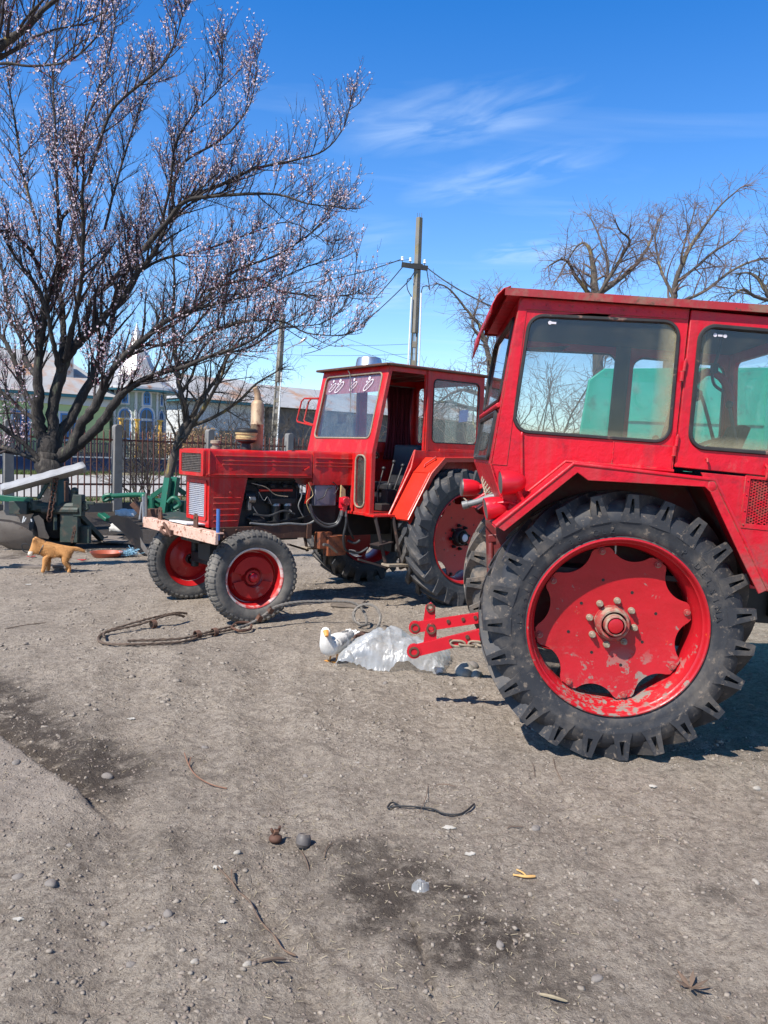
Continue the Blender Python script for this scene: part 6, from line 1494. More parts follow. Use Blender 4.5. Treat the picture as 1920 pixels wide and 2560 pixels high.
# ------------------------------------------------------------------ dog
FUR = mat('tan dog fur', (.54, .26, .085), (.42, .18, .052), 9, .85, dirt=[((.50, .27, .10), 9, .5, .7, .9)], bump=(90, .5, .006)); FURW = mat('pale dog fur', (.62, .50, .36), (.66, .58, .48), 12, .85, bump=(90, .5, .006)); NOSE = mat('dark nose', (.02, .015, .015), None, 5, .4)
dn = [((-.175, 0, .305), (.094, .088)), ((-.03, 0, .300), (.090, .088)), ((.11, 0, .290), (.112, .104)), ((.195, 0, .325), .094), ((.262, .01, .345), .092), ((.332, .03, .295), .054), ((.365, .045, .25), .042), ((.378, .05, .225), .033)]
de = [(i, i + 1) for i in range(7)]
def chain(start, pts):
    global dn, de
    p = start
    for q in pts: dn.append(q); de.append((p, len(dn) - 1)); p = len(dn) - 1
for sy in (1, -1):
    ofs = .05 if sy > 0 else -.03
    chain(2, [((.13, sy * .06, .215), .060), ((.12 + ofs * .4, sy * .066, .14), .042), ((.125 + ofs * .7, sy * .066, .065), .030), ((.15 + ofs * .7, sy * .066, .018), .032)])
    ofs = -.03 if sy > 0 else .045
    chain(0, [((-.18, sy * .058, .22), .076), ((-.14 + ofs * .5, sy * .066, .155), .054), ((-.215 + ofs * .7, sy * .066, .095), .030), ((-.21 + ofs * .7, sy * .066, .045), .027), ((-.185 + ofs * .7, sy * .066, .016), .030)])
    chain(4, [((.295, sy * .060 + .01, .425), .036), ((.305, sy * .095 + .01, .445), .018)])
chain(0, [((-.27, 0, .315), .030), ((-.35, -.01, .310), .024), ((-.43, -.03, .282), .020), ((-.48, -.05, .262), .010)])
DG = thing('dog', 'small tan dog with a dark collar standing sideways before the ploughs', 'dog', (-4.26, 10.12, gz(-4.26, 10.12)), (0, 0, R(196)))
DG.scale = (.80, .96, 1.06)
dg = skinned('body', dn, de, [FUR, FURW, NOSE], DG, 2)
for p in dg.data.polygons:
    c = p.center
    if c.z < .030 or (c.x > .325 and c.z < .29) or (c.x > .15 and c.z < .27 and abs(c.y) < .05): p.material_index = 1
    if c.x > .34 and c.z < .222: p.material_index = 2
    if c.x < -.455: p.material_index = 1
def fur(o, mats, n, L0, seed, parent):
    rr_ = random.Random(seed); b = MB(); P = o.data.polygons; ar = [p.area for p in P]; V_ = o.data.vertices
    for p in rr_.choices(list(P), weights=ar, k=n):
        if p.material_index == 2: continue
        vs = [V_[i].co for i in p.vertices]; w_ = [rr_.random() for _ in vs]; t = sum(w_); c = sum((v * (q / t) for v, q in zip(vs, w_)), Vector())
        if c.z < .02: continue
        nn_ = p.normal; d = (nn_ * .45 + Vector((-.75, rr_.gauss(0, .25), -.55))).normalized(); L_ = L0 * rr_.uniform(.6, 1.3) * (.55 if c.z < .16 or c.x > .30 else 1); sd_ = d.cross(nn_)
        sd_ = sd_.normalized() * .0016 if sd_.length > 1e-4 else Vector((.0016, 0, 0)); b.m = p.material_index
        b.add([c - sd_, c + sd_, c + d * L_], [(0, 1, 2)])
    f = b.build('fur', mats, parent, smooth=False); return f
fur(dg, [FUR, FURW], 9000, .024, 4, DG)
b = MB(); cc = Vector((.190, .004, .322)); ax = Vector((.82, .05, .5)).normalized(); a1 = ax.orthogonal().normalized(); b1 = ax.cross(a1)
b.tube([cc + (a1 * math.cos(t) + b1 * math.sin(t)) * .094 for t in [2 * PI * i / 24 for i in range(24)]], .009, 6, closed=True); b.build('collar', M['vinyl'], DG)
# ------------------------------------------------------------------ duck
DW = mat('white duck plumage', (.74, .71, .65), (.62, .58, .52), 16, .85, dirt=[((.36, .29, .22), 8, .56, .75, .9, .11, .05)], bump=(60, .5, .006)); DGR = mat('grey wing feathers', (.16, .155, .155), (.46, .44, .41), 26, .8, bump=(50, .7, .008)); BILL = mat('orange bill', (.62, .27, .06), None, 5, .5)
nd = [((-.02, 0, .130), .088), ((.075, 0, .135), .088), ((.115, 0, .178), .058), ((.122, 0, .225), .044), ((.125, .0, .268), .041), ((.138, .012, .280), .036), ((-.13, 0, .145), .070), ((-.215, 0, .170), .030), ((-.26, 0, .185), .012)]
ed = [(0, 1), (1, 2), (2, 3), (3, 4), (4, 5), (0, 6), (6, 7), (7, 8)]
DK = thing('duck', 'white duck with grey wings facing the camera beside the clear plastic sheet', 'duck', (-.365, 6.20, gz(-.365, 6.2)), (0, 0, R(240)))
skinned('body', nd, ed, [DW], DK, 2)
for sy in (1, -1):
    b = MB(); n = 12; vs = []; fs = []
    for i in range(n + 1):
        u = i / n
        for j in range(6):
            v = j / 5; x = .045 - .265 * u; w = .055 * math.sin(PI * min(1, .12 + u * .86)) ** .7
            ang = R(20 + 62 * v); rr = .097 - .03 * u
            vs.append((x - .02 * v, sy * (rr * math.sin(R(90) * (1 - v * .8)) * (1 - .35 * u)) , .135 + .03 * u + .082 * math.sin(ang) * (1 - .25 * u) - .02 + .004 * math.sin(i * 2.6 + j)))
    for i in range(n):
        for j in range(5): a = i * 6 + j; fs.append((a, a + 1, a + 7, a + 6))
    b.add(vs, fs); o = b.build('wing', DGR, DK, angle=60); md = o.modifiers.new('thick', 'SOLIDIFY'); md.thickness = .012; md.offset = 0
b = MB()
for k in range(5): b.bar((-.20, (k - 2) * .014, .168), (-.285, (k - 2) * .030, .20 + .006 * (k % 2)), .022, .005)
b.build('tail_feather', DW, DK)
b = MB(); b.tube([(.152, .022, .274), (.172, .040, .262), (.190, .056, .246)], [.017, .014, .010], 10, squash=1.4); b.build('bill', BILL, DK)
for sy in (1, -1): b = MB(); b.ball((.150 - sy * .018, .016 + sy * .026, .290), .005, 8, 6); b.build('eye', NOSE, DK)
for sy in (1, -1):
    b = MB()
    b.tube([(-.01, sy * .03, .06), (.0, sy * .032, .02), (.0, sy * .032, .004)], .007, 6)
    b.plate([(-.012, 0), (.045, -.026), (.05, 0), (.045, .026)], [], lambda u, v, w, sy=sy: Vector((u, sy * .032 + v, .002 + w)), 0, .005)
    b.build('foot', BILL, DK)
# ------------------------------------------------------------------ clear plastic sheet
def plastic():
    m = bpy.data.materials.new('crumpled clear film'); m.use_nodes = True; nt = m.node_tree; N = nt.nodes; L = nt.links; N.remove(N['Principled BSDF'])
    t = N.new('ShaderNodeBsdfTransparent'); t.inputs[0].default_value = (.92, .93, .93, 1)
    d = N.new('ShaderNodeBsdfDiffuse'); d.inputs[0].default_value = (.62, .63, .63, 1); tr = N.new('ShaderNodeBsdfTranslucent'); tr.inputs[0].default_value = (.72, .74, .75, 1); g = N.new('ShaderNodeBsdfGlossy'); g.inputs['Roughness'].default_value = .34; g.inputs['Color'].default_value = (1, 1, 1, 1)
    a = N.new('ShaderNodeMixShader'); a.inputs[0].default_value = .35; L.new(d.outputs[0], a.inputs[1]); L.new(tr.outputs[0], a.inputs[2])
    b = N.new('ShaderNodeMixShader'); b.inputs[0].default_value = .10; L.new(a.outputs[0], b.inputs[1]); L.new(g.outputs[0], b.inputs[2])
    tc = N.new('ShaderNodeTexCoord'); n = N.new('ShaderNodeTexNoise'); n.inputs['Scale'].default_value = 7; n.inputs['Detail'].default_value = 6; L.new(tc.outputs['Object'], n.inputs['Vector'])
    r = N.new('ShaderNodeMapRange'); r.inputs[1].default_value = .35; r.inputs[2].default_value = .65; r.inputs[3].default_value = .34; r.inputs[4].default_value = .60; L.new(n.outputs[0], r.inputs[0])
    x = N.new('ShaderNodeMixShader'); L.new(r.outputs[0], x.inputs[0]); L.new(t.outputs[0], x.inputs[1]); L.new(b.outputs[0], x.inputs[2]); L.new(x.outputs[0], N['Material Output'].inputs[0])
    n2 = N.new('ShaderNodeTexVoronoi'); n2.feature = 'F1'; n2.inputs['Scale'].default_value = 7; L.new(tc.outputs['Object'], n2.inputs['Vector']); bn = N.new('ShaderNodeBump'); bn.inputs['Strength'].default_value = .45; bn.inputs['Distance'].default_value = .02; L.new(n2.outputs['Distance'], bn.inputs['Height']); L.new(bn.outputs[0], g.inputs['Normal']); L.new(bn.outputs[0], d.inputs['Normal'])
    return m
n1, n2 = 150, 100; U, V = np.meshgrid(np.linspace(-1, 1, n1), np.linspace(-1, 1, n2))
cr = .7 * np.abs(fbm(U * 3 + 4, V * 2 + 2, .8, 1, 91))
X = .13 + .42 * U + .05 * fbm(U + 3, V, 2, 3, 95) + .05 * V; Y_ = 6.26 + .28 * V + .09 * U * -.4 + .03 * fbm(U, V * .2 + 5, 1.2, 2, 97)
rad = np.clip(1 - (np.abs(U) ** 2.4) , 0, 1) * np.clip(1 - np.abs(V + .05 * np.sin(U * 5)) ** 2.2, 0, 1)
Z = .004 + .34 * rad ** .55 * (.80 - .18 * U) * (.72 + .55 * (1 - np.exp(-1 * cr * 3))) - .10 * rad * np.exp(-((U + .75) / .25) ** 2) + .045 * (1 - rad) * np.abs(fbm(U * 4, V * 4, 1.5, 3, 99)) * 2
rg_ = lambda a, o: (1 - np.abs(2 * vnoise(a * U + o + .8 * V, a * .7 * V + o, 7 + int(o)) - 1)) ** 5
Z = Z + rad ** .5 * (.026 * rg_(2.2, 3) + .010 * rg_(5.0, 9) + .003 * rg_(9, 15))
Z = Z + np.array(ground_h(X, Y_))
pm_ = grid_mesh('plastic_sheet', X, Y_, Z); pm_.materials.append(plastic()); pm_.set_sharp_from_angle(angle=R(60)); o = bpy.data.objects.new('plastic_sheet', pm_); COL.objects.link(o); tag(o, 'crumpled clear plastic sheet heaped on the dirt under the red lifting arms', 'plastic sheet')
# ------------------------------------------------------------------ steel rope
def gpt(x, y, dz): return Vector((x, y, gz(x, y) + dz))
def twisted(mb, pts, r, strands=3, turns=9.0):
    P = smoothpts(pts, 6); 
    for s in range(strands):
        acc = 0; Q = []
        for i, p in enumerate(P):
            t = (P[min(i + 1, len(P) - 1)] - P[max(i - 1, 0)]).normalized(); a = t.orthogonal().normalized(); up = Vector((0, 0, 1)); a = (up - t * up.dot(t)); a = a.normalized() if a.length > .01 else t.orthogonal().normalized(); b = t.cross(a)
            if i: acc += (p - P[i - 1]).length
            ph = acc * turns * 2 * PI * .8 + 2 * PI * s / strands; Q.append(p + (a * math.cos(ph) + b * math.sin(ph)) * r * .55)
        mb.tube(Q, r * .62, 6)
RP = thing('steel_rope', 'rusty steel tow rope with a long loop lying before the front wheel', 'rope', (0, 0, 0))
b = MB()
loop = [(-1.33, 7.12, .035), (-1.52, 6.92, .03), (-1.72, 6.62, .02), (-2.10, 6.40, .018), (-2.38, 6.58, .016), (-2.44, 6.84, .02), (-2.20, 7.10, .06), (-2.0, 7.38, .10), (-1.90, 7.50, .06)]
twisted(b, [gpt(*q) for q in loop], .0125, 3, 10)
twisted(b, [gpt(x + .015, y + .05, z + .02) for x, y, z in loop[4:]], .011, 3, 10)
twisted(b, [gpt(x + .0, y + .035, z + .02) for x, y, z in loop[:4]], .012, 3, 10)
b.build('rope_loop', M['ropewire'], RP)
b = MB()
for (x, y) in ((-1.62, 6.80), (-1.50, 6.95), (-2.12, 7.18)):
    c = gpt(x, y, .04); d = Vector((.66, .75, 0)); nrm = Vector((-.75, .66, 0))
    for k in range(4): b.tube([c + d * (k * .012) + (nrm * math.cos(t) + Vector((0, 0, 1)) * math.sin(t)) * .034 for t in [2 * PI * i / 14 for i in range(14)]], .005, 5, closed=True)
b.tube(smoothpts([gpt(-1.36, 7.08, .05), gpt(-1.33, 7.22, .07), gpt(-1.22, 7.26, .06), gpt(-1.20, 7.14, .03), gpt(-1.28, 7.05, .03), gpt(-1.36, 7.08, .05)]), .012, 8); b.build('thimble', M['rust'], RP)
b = MB()
twisted(b, [gpt(-1.30, 7.13, .04), gpt(-1.21, 7.24, .06), gpt(-1.10, 7.34, .13), gpt(-1.0, 7.42, .20), gpt(-.80, 7.50, .235), gpt(-.5, 7.58, .235), gpt(-.28, 7.62, .22), gpt(-.17, 7.60, .16), gpt(-.13, 7.52, .06), gpt(-.17, 7.44, .03), gpt(-.25, 7.46, .08), gpt(-.25, 7.52, .17), gpt(-.17, 7.55, .23), gpt(-.06, 7.50, .22), gpt(0, 7.42, .14), gpt(-.03, 7.28, .05), gpt(-.12, 7.12, .025)], .0135, 3, 9)
b.build('rope_end', M['greywire'], RP)
b = MB()
for x, y, z in ((-1.14, 7.30, .10), (-1.05, 7.38, .165)):
    c = gpt(x, y, z); b.box(c, (.05, .04, .05), (.3, .4, .8)); b.cyl(c + Vector((0, 0, -.03)), c + Vector((0, 0, .045)), .008, .008, 6)
b.tube(smoothpts([gpt(-.12, 7.12, .03), gpt(-.17, 7.02, .05), gpt(-.10, 6.94, .04), gpt(-.06, 7.02, .02)]), .016, 8); b.box(gpt(-.20, 6.98, .03), (.07, .05, .04), (.2, .1, .5)); b.build('rope_clamp', M['rust'], RP)
b = MB(); c = gpt(-.36, 8.55, .035); b.box(c, (.36, .17, .07), (0, 0, -.18)); tag(b.build('wood_block', M['wood'], bevel=.008), 'weathered wooden block on the ground behind the coiled rope end', 'wood block')
# ------------------------------------------------------------------ ploughs and the clutter at the left
def pl(x, y, Y): return at(x / 4.1475, 1150 + y / 4.1475, Y)
def sheet(mb, outline, fY, th=.012):
    k = len(outline); c = (sum(p[0] for p in outline) / k, sum(p[1] for p in outline) / k); rings = [1, .75, .5, .25]
    vs = []; fs = []
    for s_i in range(2):
        for f in rings:
            for x, y in outline:
                xx = c[0] + (x - c[0]) * f; yy = c[1] + (y - c[1]) * f; q = pl(xx, yy, fY(xx, yy)); vs.append(q + Vector((0, th * s_i, 0)))
        vs.append(pl(c[0], c[1], fY(*c)) + Vector((0, th * s_i, 0)))
    m = len(rings) * k + 1
    for s_i in range(2):
        for r_ in range(len(rings) - 1):
            for i in range(k): a = s_i * m + r_ * k + i; a2 = s_i * m + r_ * k + (i + 1) % k; fs.append((a, a2, a2 + k, a + k))
        for i in range(k): fs.append((s_i * m + (len(rings) - 1) * k + i, s_i * m + (len(rings) - 1) * k + (i + 1) % k, s_i * m + m - 1))
    for i in range(k): j = (i + 1) % k; fs.append((i, j, j + m, i + m))
    mb.add(vs, fs)
PA = thing('plough', 'old dark green plough with broad grey mouldboards standing under the blossom tree', 'plough', (0, 0, 0)); Yp = 12.4
b = MB(); b.tube([pl(120, 480, Yp), pl(300, 470, Yp), pl(480, 495, Yp), pl(820, 490, Yp)], .085, 10); b.tube([pl(370, 420, Yp), pl(370, 520, Yp)], .09, 12); b.tube([pl(440, 520, Yp - .05), pl(820, 525, Yp - .05)], .06, 10)
b.box(pl(230, 490, Yp), (.28, .3, .20)); b.tube([pl(770, 320, Yp), pl(785, 520, Yp)], .05, 10); b.ball(pl(775, 320, Yp), .06, 10, 7); b.box(pl(820, 470, Yp), (.14, .16, .34)); b.bar(pl(860, 440, Yp), pl(980, 450, Yp), .05, .05); b.tube([pl(890, 440, Yp), pl(915, 500, Yp), pl(880, 520, Yp)], .03, 8)
b.bar(pl(790, 540, Yp), pl(1050, 820, Yp + .6), .10, .08); b.bar(pl(730, 540, Yp), pl(730, 850, Yp), .14, .28); b.bar(pl(570, 540, Yp), pl(575, 730, Yp - .05), .05, .09); b.bar(pl(840, 680, Yp + .1), pl(840, 860, Yp + .1), .10, .30)
b.build('frame', M['darkgreen'], PA, bevel=.008)
b = MB(); b.bar(pl(-60, 385, Yp), pl(330, 425, Yp), .10, .09); b.build('draw_arm', M['green'], PA, bevel=.006)
b = MB(); b.bar(pl(620, 140, Yp + .05), pl(625, 490, Yp), .10, .13); b.bar(pl(560, 160, Yp), pl(540, 470, Yp), .05, .06); b.bar(pl(500, 230, Yp), pl(400, 400, Yp), .05, .05); b.build('upright', mat('teal green steel', (.012, .075, .070), (.02, .05, .045), 6, .55), PA, bevel=.006)
b = MB(); sheet(b, [(-80, 610), (0, 635), (130, 650), (230, 690), (330, 745), (362, 800), (392, 930), (380, 1000), (330, 1000), (230, 965), (120, 940), (0, 870), (-80, 850)], lambda x, y: 11.9 + .35 * ((y - 640) / 350) ** 2 - .10 * (x / 400)); sheet(b, [(-80, 545), (40, 520), (120, 530), (200, 600), (215, 650), (100, 620), (0, 610), (-80, 615)], lambda x, y: 12.5)
b.build('mouldboard', M['soilsteel'], PA, angle=60)
b = MB(); sheet(b, [(345, 590), (400, 570), (450, 620), (470, 720), (510, 800), (500, 820), (400, 800), (385, 700)], lambda x, y: 12.2 + .1 * ((y - 600) / 200)); b.build('share', M['soilsteel'], PA, angle=60)
b = MB(); X_ = Matrix.Translation(pl(580, 700, Yp + .25)) @ Matrix.Rotation(R(25), 4, 'Z'); b.lathe([(-.10, .22), (-.12, .34), (-.07, .40), (.07, .40), (.12, .34), (.10, .22), (.03, .18), (0, .0005)], 36, X_); b.build('gauge_wheel', M['black'], PA)
b = MB()
for k in range(13):
    c0 = pl(580 - k * 5.8, 195 + k * 34, Yp - .16); P = [c0 + Vector((.035 * math.cos(t), 0, .055 * math.sin(t))) if k % 2 else c0 + Vector((.02 * math.cos(t), .03 * math.cos(t), .055 * math.sin(t))) for t in [2 * PI * i / 12 for i in range(12)]]; b.tube(P, .011, 6, closed=True)
b.build('chain', M['rust'], PA)
b = MB()
for k in range(6):
    c0 = pl(775 - k * 6, 715 + k * 24, Yp - .3); b.tube([c0 + Vector((.018 * math.cos(t), .01 * (k % 2), .036 * math.sin(t))) for t in [2 * PI * i / 10 for i in range(10)]], .006, 5, closed=True)
b.build('chain', M['rust'], PA)
b = MB()
for (x0, y0, x1, y1) in ((250, 585, 235, 650), (270, 600, 250, 640), (325, 610, 330, 640)): b.bar(pl(x0, y0, 12.0), pl(x1, y1, 12.0), .03, .012)
b.build('tine', M['white'], PA)
SH = MB(); l0 = pl(12, 305, 11.9); l1 = pl(888, 62, 12.3); dx = (l1 - l0).normalized(); up = Vector((0, 0, 1)); back = Vector((-.50, .85, .22)).normalized(); nn = dx.cross(back).normalized(); nn = nn if nn.z > 0 else -nn; Ls = (l1 - l0).length; vs = []; fs = []
for i in range(19):
    t = i / 18; c = l0 + dx * (Ls * t); w = .0 + .006 * math.sin(i * 1.9)
    for q in (c - nn * .15 + back * .16, c - nn * .02, c + nn * w + back * .015, c + back * .14 + nn * (.010 + w), c + back * .28 + nn * w, c + back * .27 - nn * .05): vs.append(q)
for i in range(18):
    for j in range(5): a = i * 6 + j; fs.append((a, a + 1, a + 7, a + 6))
SH.add(vs, fs); o = SH.build('metal_sheet', M['sheet'], angle=30); md = o.modifiers.new('thick', 'SOLIDIFY'); md.thickness = .012; tag(o, 'long bent pale metal panel resting slantwise on the old plough', 'metal panel')
b = MB(); b.bar(pl(680, 220, 12.75), pl(680, 430, 12.75), .13, .05); b.build_post = None; tag(b.build('board', M['rust'], bevel=.004), 'short reddish brown board standing upright in the old plough', 'board')
PG = thing('plough', 'bright green plough with a black mouldboard behind the nose of the middle tractor', 'plough', (0, 0, 0)); Yg = 12.6
def cA(x, y, Y): return at(340 + x / 3.016, 900 + y / 3.016, Y)
b = MB(); b.tube(smoothpts([pl(1075, 402, Yg + .3), pl(1090, 375, Yg + .3), pl(1140, 365, Yg + .3), pl(1180, 372, Yg + .3), pl(1350, 362, Yg + .2), pl(1500, 362, Yg + .1), cA(60, 1030, Yg), cA(200, 1075, Yg), cA(330, 1110, Yg)]), .040, 10)
b.tube(smoothpts([pl(1075, 402, Yg + .3), pl(1085, 420, Yg + .3), pl(1120, 415, Yg + .3), pl(1180, 400, Yg + .3)]), .03, 8)
b.bar(cA(205, 1160, Yg - .1), cA(243, 890, Yg), .11, .08); b.bar(cA(262, 1140, Yg), cA(300, 885, Yg + .1), .12, .09); b.bar(cA(120, 1030, Yg), cA(230, 950, Yg), .07, .07); b.bar(cA(300, 960, Yg + .1), cA(370, 1010, Yg + .2), .08, .07)
b.tube(smoothpts([cA(90, 1040, Yg), cA(85, 1090, Yg), cA(110, 1140, Yg), cA(200, 1150, Yg), cA(330, 1140, Yg)]), .055, 10); b.tube([cA(120, 1040, Yg - .1), cA(125, 1120, Yg - .1)], .045, 10); b.ball(cA(60, 1030, Yg), .06, 10, 8); b.tube(smoothpts([cA(240, 1075, Yg - .1), cA(275, 1040, Yg - .1), cA(310, 1050, Yg - .1), cA(330, 1090, Yg - .1), cA(290, 1120, Yg - .1)]), .035, 8)
b.bar(cA(150, 1090, Yg + .2), cA(370, 1110, Yg + .2), .16, .2); b.build('frame', M['green'], PG, bevel=.006)
b = MB(); sheet(b, [(1122, 612), (1150, 582), (1205, 570), (1330, 600), (1440, 680), (1475, 740), (1482, 850), (1520, 930), (1600, 1012), (1545, 1005), (1480, 985), (1380, 880), (1270, 750), (1180, 670)], lambda x, y: 12.0 + .30 * math.cos((x - 1130) / 160) + .1 * (y - 600) / 400); b.build('mouldboard', M['blacksteel'], PG, angle=60)
b = MB(); sheet(b, [(1480, 850), (1452, 800), (1460, 900), (1500, 965), (1590, 1018), (1605, 1005), (1530, 930)], lambda x, y: 11.75); b.build('share', M['soilsteel'], PG, angle=60)
b = MB(); b.bar(pl(1045, 560, 12.5), pl(1130, 620, 12.4), .13, .06); b.build('mouldboard_tip', M['green'], PG, bevel=.01)
b = MB(); b.tube([pl(1490, 380, 12.0), pl(1495, 650, 11.9)], .03, 8); b.tube([pl(1475, 440, 12.2), pl(1450, 620, 12.1)], .022, 8); b.build('rod', M['steel'], PG)
b = MB(); b.box(pl(1600, 580, 12.3), (.22, .2, .16), (0, .3, 0)); b.box(pl(1420, 500, 12.6), (.22, .1, .08), (0, .8, 0)); b.box(cA(130, 1165, 12.2), (.16, .2, .18)); b.build('bracket', M['rust'], PG, bevel=.008)
def blob(name, m, c, r, lab, cat, seed, rot=0, nz=.25):
    b = MB(); b.ball((0, 0, 0), r, 30, 18); rr_ = random.Random(seed); vs = []
    P = np.array(b.v); n = fbm(P[:, 0] * 9 + seed, P[:, 1] * 9 + P[:, 2] * 5, 1.0, 4, seed); P = P * (1 + nz * 2 * n[:, None]); P[:, 2] = np.maximum(P[:, 2], -r[2] * .55)
    b.v = [tuple(p) for p in P]; o = b.build(name, m, angle=60); o.location = c; o.rotation_euler = (0, 0, rot); return tag(o, lab, cat)
blob('sack', M['sack'], at(303, 1320, 14.6) , (.24, .15, .12), 'dusty white cloth sack lying on planks between the two ploughs', 'sack', 5, -.2, .6)
blob('sack', M['white'], at(315, 1285, 16.2), (.22, .13, .09), 'clean white plastic sack behind the black mouldboard by the fence plinth', 'sack', 9, .2, .7)
for k, (x0, y0, x1, y1, Y, w) in enumerate(((905, 705, 1250, 715, 13.9, .34), (960, 770, 1270, 775, 13.5, .16), (985, 815, 1310, 835, 13.2, .26), (900, 740, 1100, 790, 13.6, .2))):
    b = MB(); p = pl(x0, y0, Y); q = pl(x1, y1, Y); p.z = .03 + .01 * k; q.z = .03 + .012 * k; b.bar(p, q, w, .03); tag(b.build('plank', M['wood'], bevel=.004), 'grey plank on the shaded dirt between the ploughs, ' + ('nearest the dusty sack', 'thin one in the middle', 'closest to the camera', 'slanting short one at the left')[k], 'plank', 'planks between the ploughs')
b = MB(); p = gp(120 / 4.1475, 1150 + 1115 / 4.1475, .02); q = gp(640 / 4.1475, 1150 + 1140 / 4.1475, .02); b.bar(p, q, .12, .035); b.box(p + (q - p) * .93 + Vector((0, 0, .03)), (.14, .12, .03), (0, .1, .3)); tag(b.build('plank', M['wood'], bevel=.004), 'dark plank lying on the dirt under the dog', 'plank')
t = thing('bowl', 'shallow terracotta coloured feeding bowl on the ground behind the dog', 'bowl', gp(1105 / 4.1475, 1150 + 1008 / 4.1475)); b = MB(); b.lathe([(.0, .0005), (.0, .17), (.015, .195), (.075, .235), (.08, .24), (.078, .228), (.02, .18), (.012, .0005)], 36, Matrix.Rotation(PI / 2, 4, 'X')); b.build('dish', M['terracotta'], t)
b = MB(); b.lathe([(.014, .0005), (.020, .11), (.021, .16)], 28, Matrix.Translation((0, 0, .0)) @ Matrix.Rotation(PI / 2, 4, 'X')); b.build('feed', M['straw'], t)
b = MB(); c = gp(1345 / 4.1475, 1150 + 1000 / 4.1475, .05)
for k in range(26):
    q = [c + Vector((rnd.gauss(0, .07), rnd.gauss(0, .06), abs(rnd.gauss(.02, .045)) - .03)) for _ in range(5)]; b.tube(smoothpts(q, 4), .0045, 4)
tag(b.build('twine_tangle', M['bluenet']), 'tangle of pale blue twine on the ground right of the bowl', 'twine')
for (x, y, lab) in ((325, 1020, 'red plastic scrap on the straw left of the dog'), (850, 1055, 'red plastic scrap on the dirt under the tail of the dog')):
    c = gp(x / 4.1475, 1150 + y / 4.1475, .012); b = MB(); b.plate([(-.06, -.02), (.02, -.035), (.065, -.005), (.05, .03), (-.03, .03)], [], lambda u, v, w: c + Vector((u, v, w + .15 * abs(u))), 0, .006); tag(b.build('plastic_scrap', M['redplastic']), lab, 'scrap', 'red plastic scraps')
b = MB(); P0 = [pl(230, 920, 11.6), pl(228, 880, 11.6), pl(270, 870, 11.6), pl(330, 905, 11.6), pl(350, 960, 11.6)]; b.tube(smoothpts(P0), .008, 6); b.tube(smoothpts([pl(228, 910, 11.6), pl(245, 945, 11.6), pl(290, 955, 11.6), pl(300, 935, 11.6)]), .008, 6); b.tube([pl(345, 740, 11.6), pl(342, 830, 11.6), pl(345, 900, 11.6)], .005, 5); tag(b.build('bent_wire', M['wirecol']), 'bent black wire hooked over the grey mouldboard in front of the dog', 'wire')
# ------------------------------------------------------------------ small things on the ground
D_ = 1.1574
def gd(x, y, dz=0.0): return gp(x * D_, y * D_, dz)
b = MB(); b.tube(smoothpts([gd(842, 1736, .012), gd(838, 1742, .012), (gd(860, 1742, .012)), gd(900, 1746, .012), gd(935, 1752, .016), gd(955, 1760, .014), gd(985, 1766, .012), gd(1005, 1762, .012), gd(1024, 1748, .014)]), .0048, 6); b.tube(smoothpts([gd(842, 1736, .014), gd(850, 1734, .016), gd(862, 1742, .014)]), .0045, 6); tag(b.build('cable_scrap', M['wirecol']), 'short black cable scrap lying in the middle of the dirt yard', 'cable')
b = MB(); b.tube(smoothpts([gd(500, 1895, .02), gd(501, 1915, .018), gd(512, 1928, .014), gd(540, 1955, .02), gd(556, 1980, .016), gd(572, 2002, .012), gd(590, 2020, .014), gd(612, 2046, .012), gd(640, 2056, .010)]), [.0045 * (.7 + .3 * math.sin(i * 1.3)) for i in range(33)], 6); b.tube(smoothpts([gd(470, 1880, .008), gd(500, 1915, .012), gd(512, 1928, .012)]), .004, 5); tag(b.build('stick', M['stick']), 'long twisted grey stick in the lower middle of the dirt', 'stick')
b = MB(); b.tube(smoothpts([gd(398, 1638, .03), gd(408, 1655, .012), gd(425, 1675, .012), gd(455, 1692, .014), gd(490, 1702, .008)]), [.0032] * 17, 6); b.tube([gd(408, 1655, .012), gd(412, 1646, .03)], .003, 5); tag(b.build('stick', mat('reddish twig', (.24, .12, .07), (.18, .09, .055), 20, .85)), 'thin reddish twig beside the damp hollow', 'stick')
for k, (x0, y0, x1, y1, r, lab) in enumerate(((650, 1830, 668, 1880, .005, 'dark stick pointing down from the rusty socket'), (700, 1860, 722, 1830, .004, 'thin dark stick right of the rusty socket'), (925, 1695, 905, 1762, .003, 'faint straight twig above the black cable scrap'), (940, 1700, 985, 1702, .004, 'thin twig left of the cracked ground'), (1195, 1640, 1215, 1690, .004, 'short twig below the large tractor wheel'), (1150, 1650, 1155, 1680, .003, 'tiny twig left of the short one below the wheel'), (1095, 1798, 1130, 1794, .0045, 'dark straight stick left of the round grey stone'), (560, 2088, 618, 2074, .009, 'dark flat splinter in the lower left foreground'), (1165, 2158, 1225, 2170, .008, 'pale straw stalk in the lower foreground'), (10, 1362, 100, 1345, .006, 'brown stick left of the rope loop'))):
    a = gd(x0, y0, r + .003); c = gd(x1, y1, r + .003); m_ = (a + c) / 2 + Vector((rnd.gauss(0, .01), rnd.gauss(0, .01), .006)); b = MB(); b.tube(smoothpts([a, m_, c]), [r * .4, r * .55, r * .65, r * .6, r * .7, r * .6, r * .62, r * .5, r * .3], 6); tag(b.build('stick', M['straw'] if 'straw' in lab else M['stick']), lab, 'stick', 'sticks on the dirt')
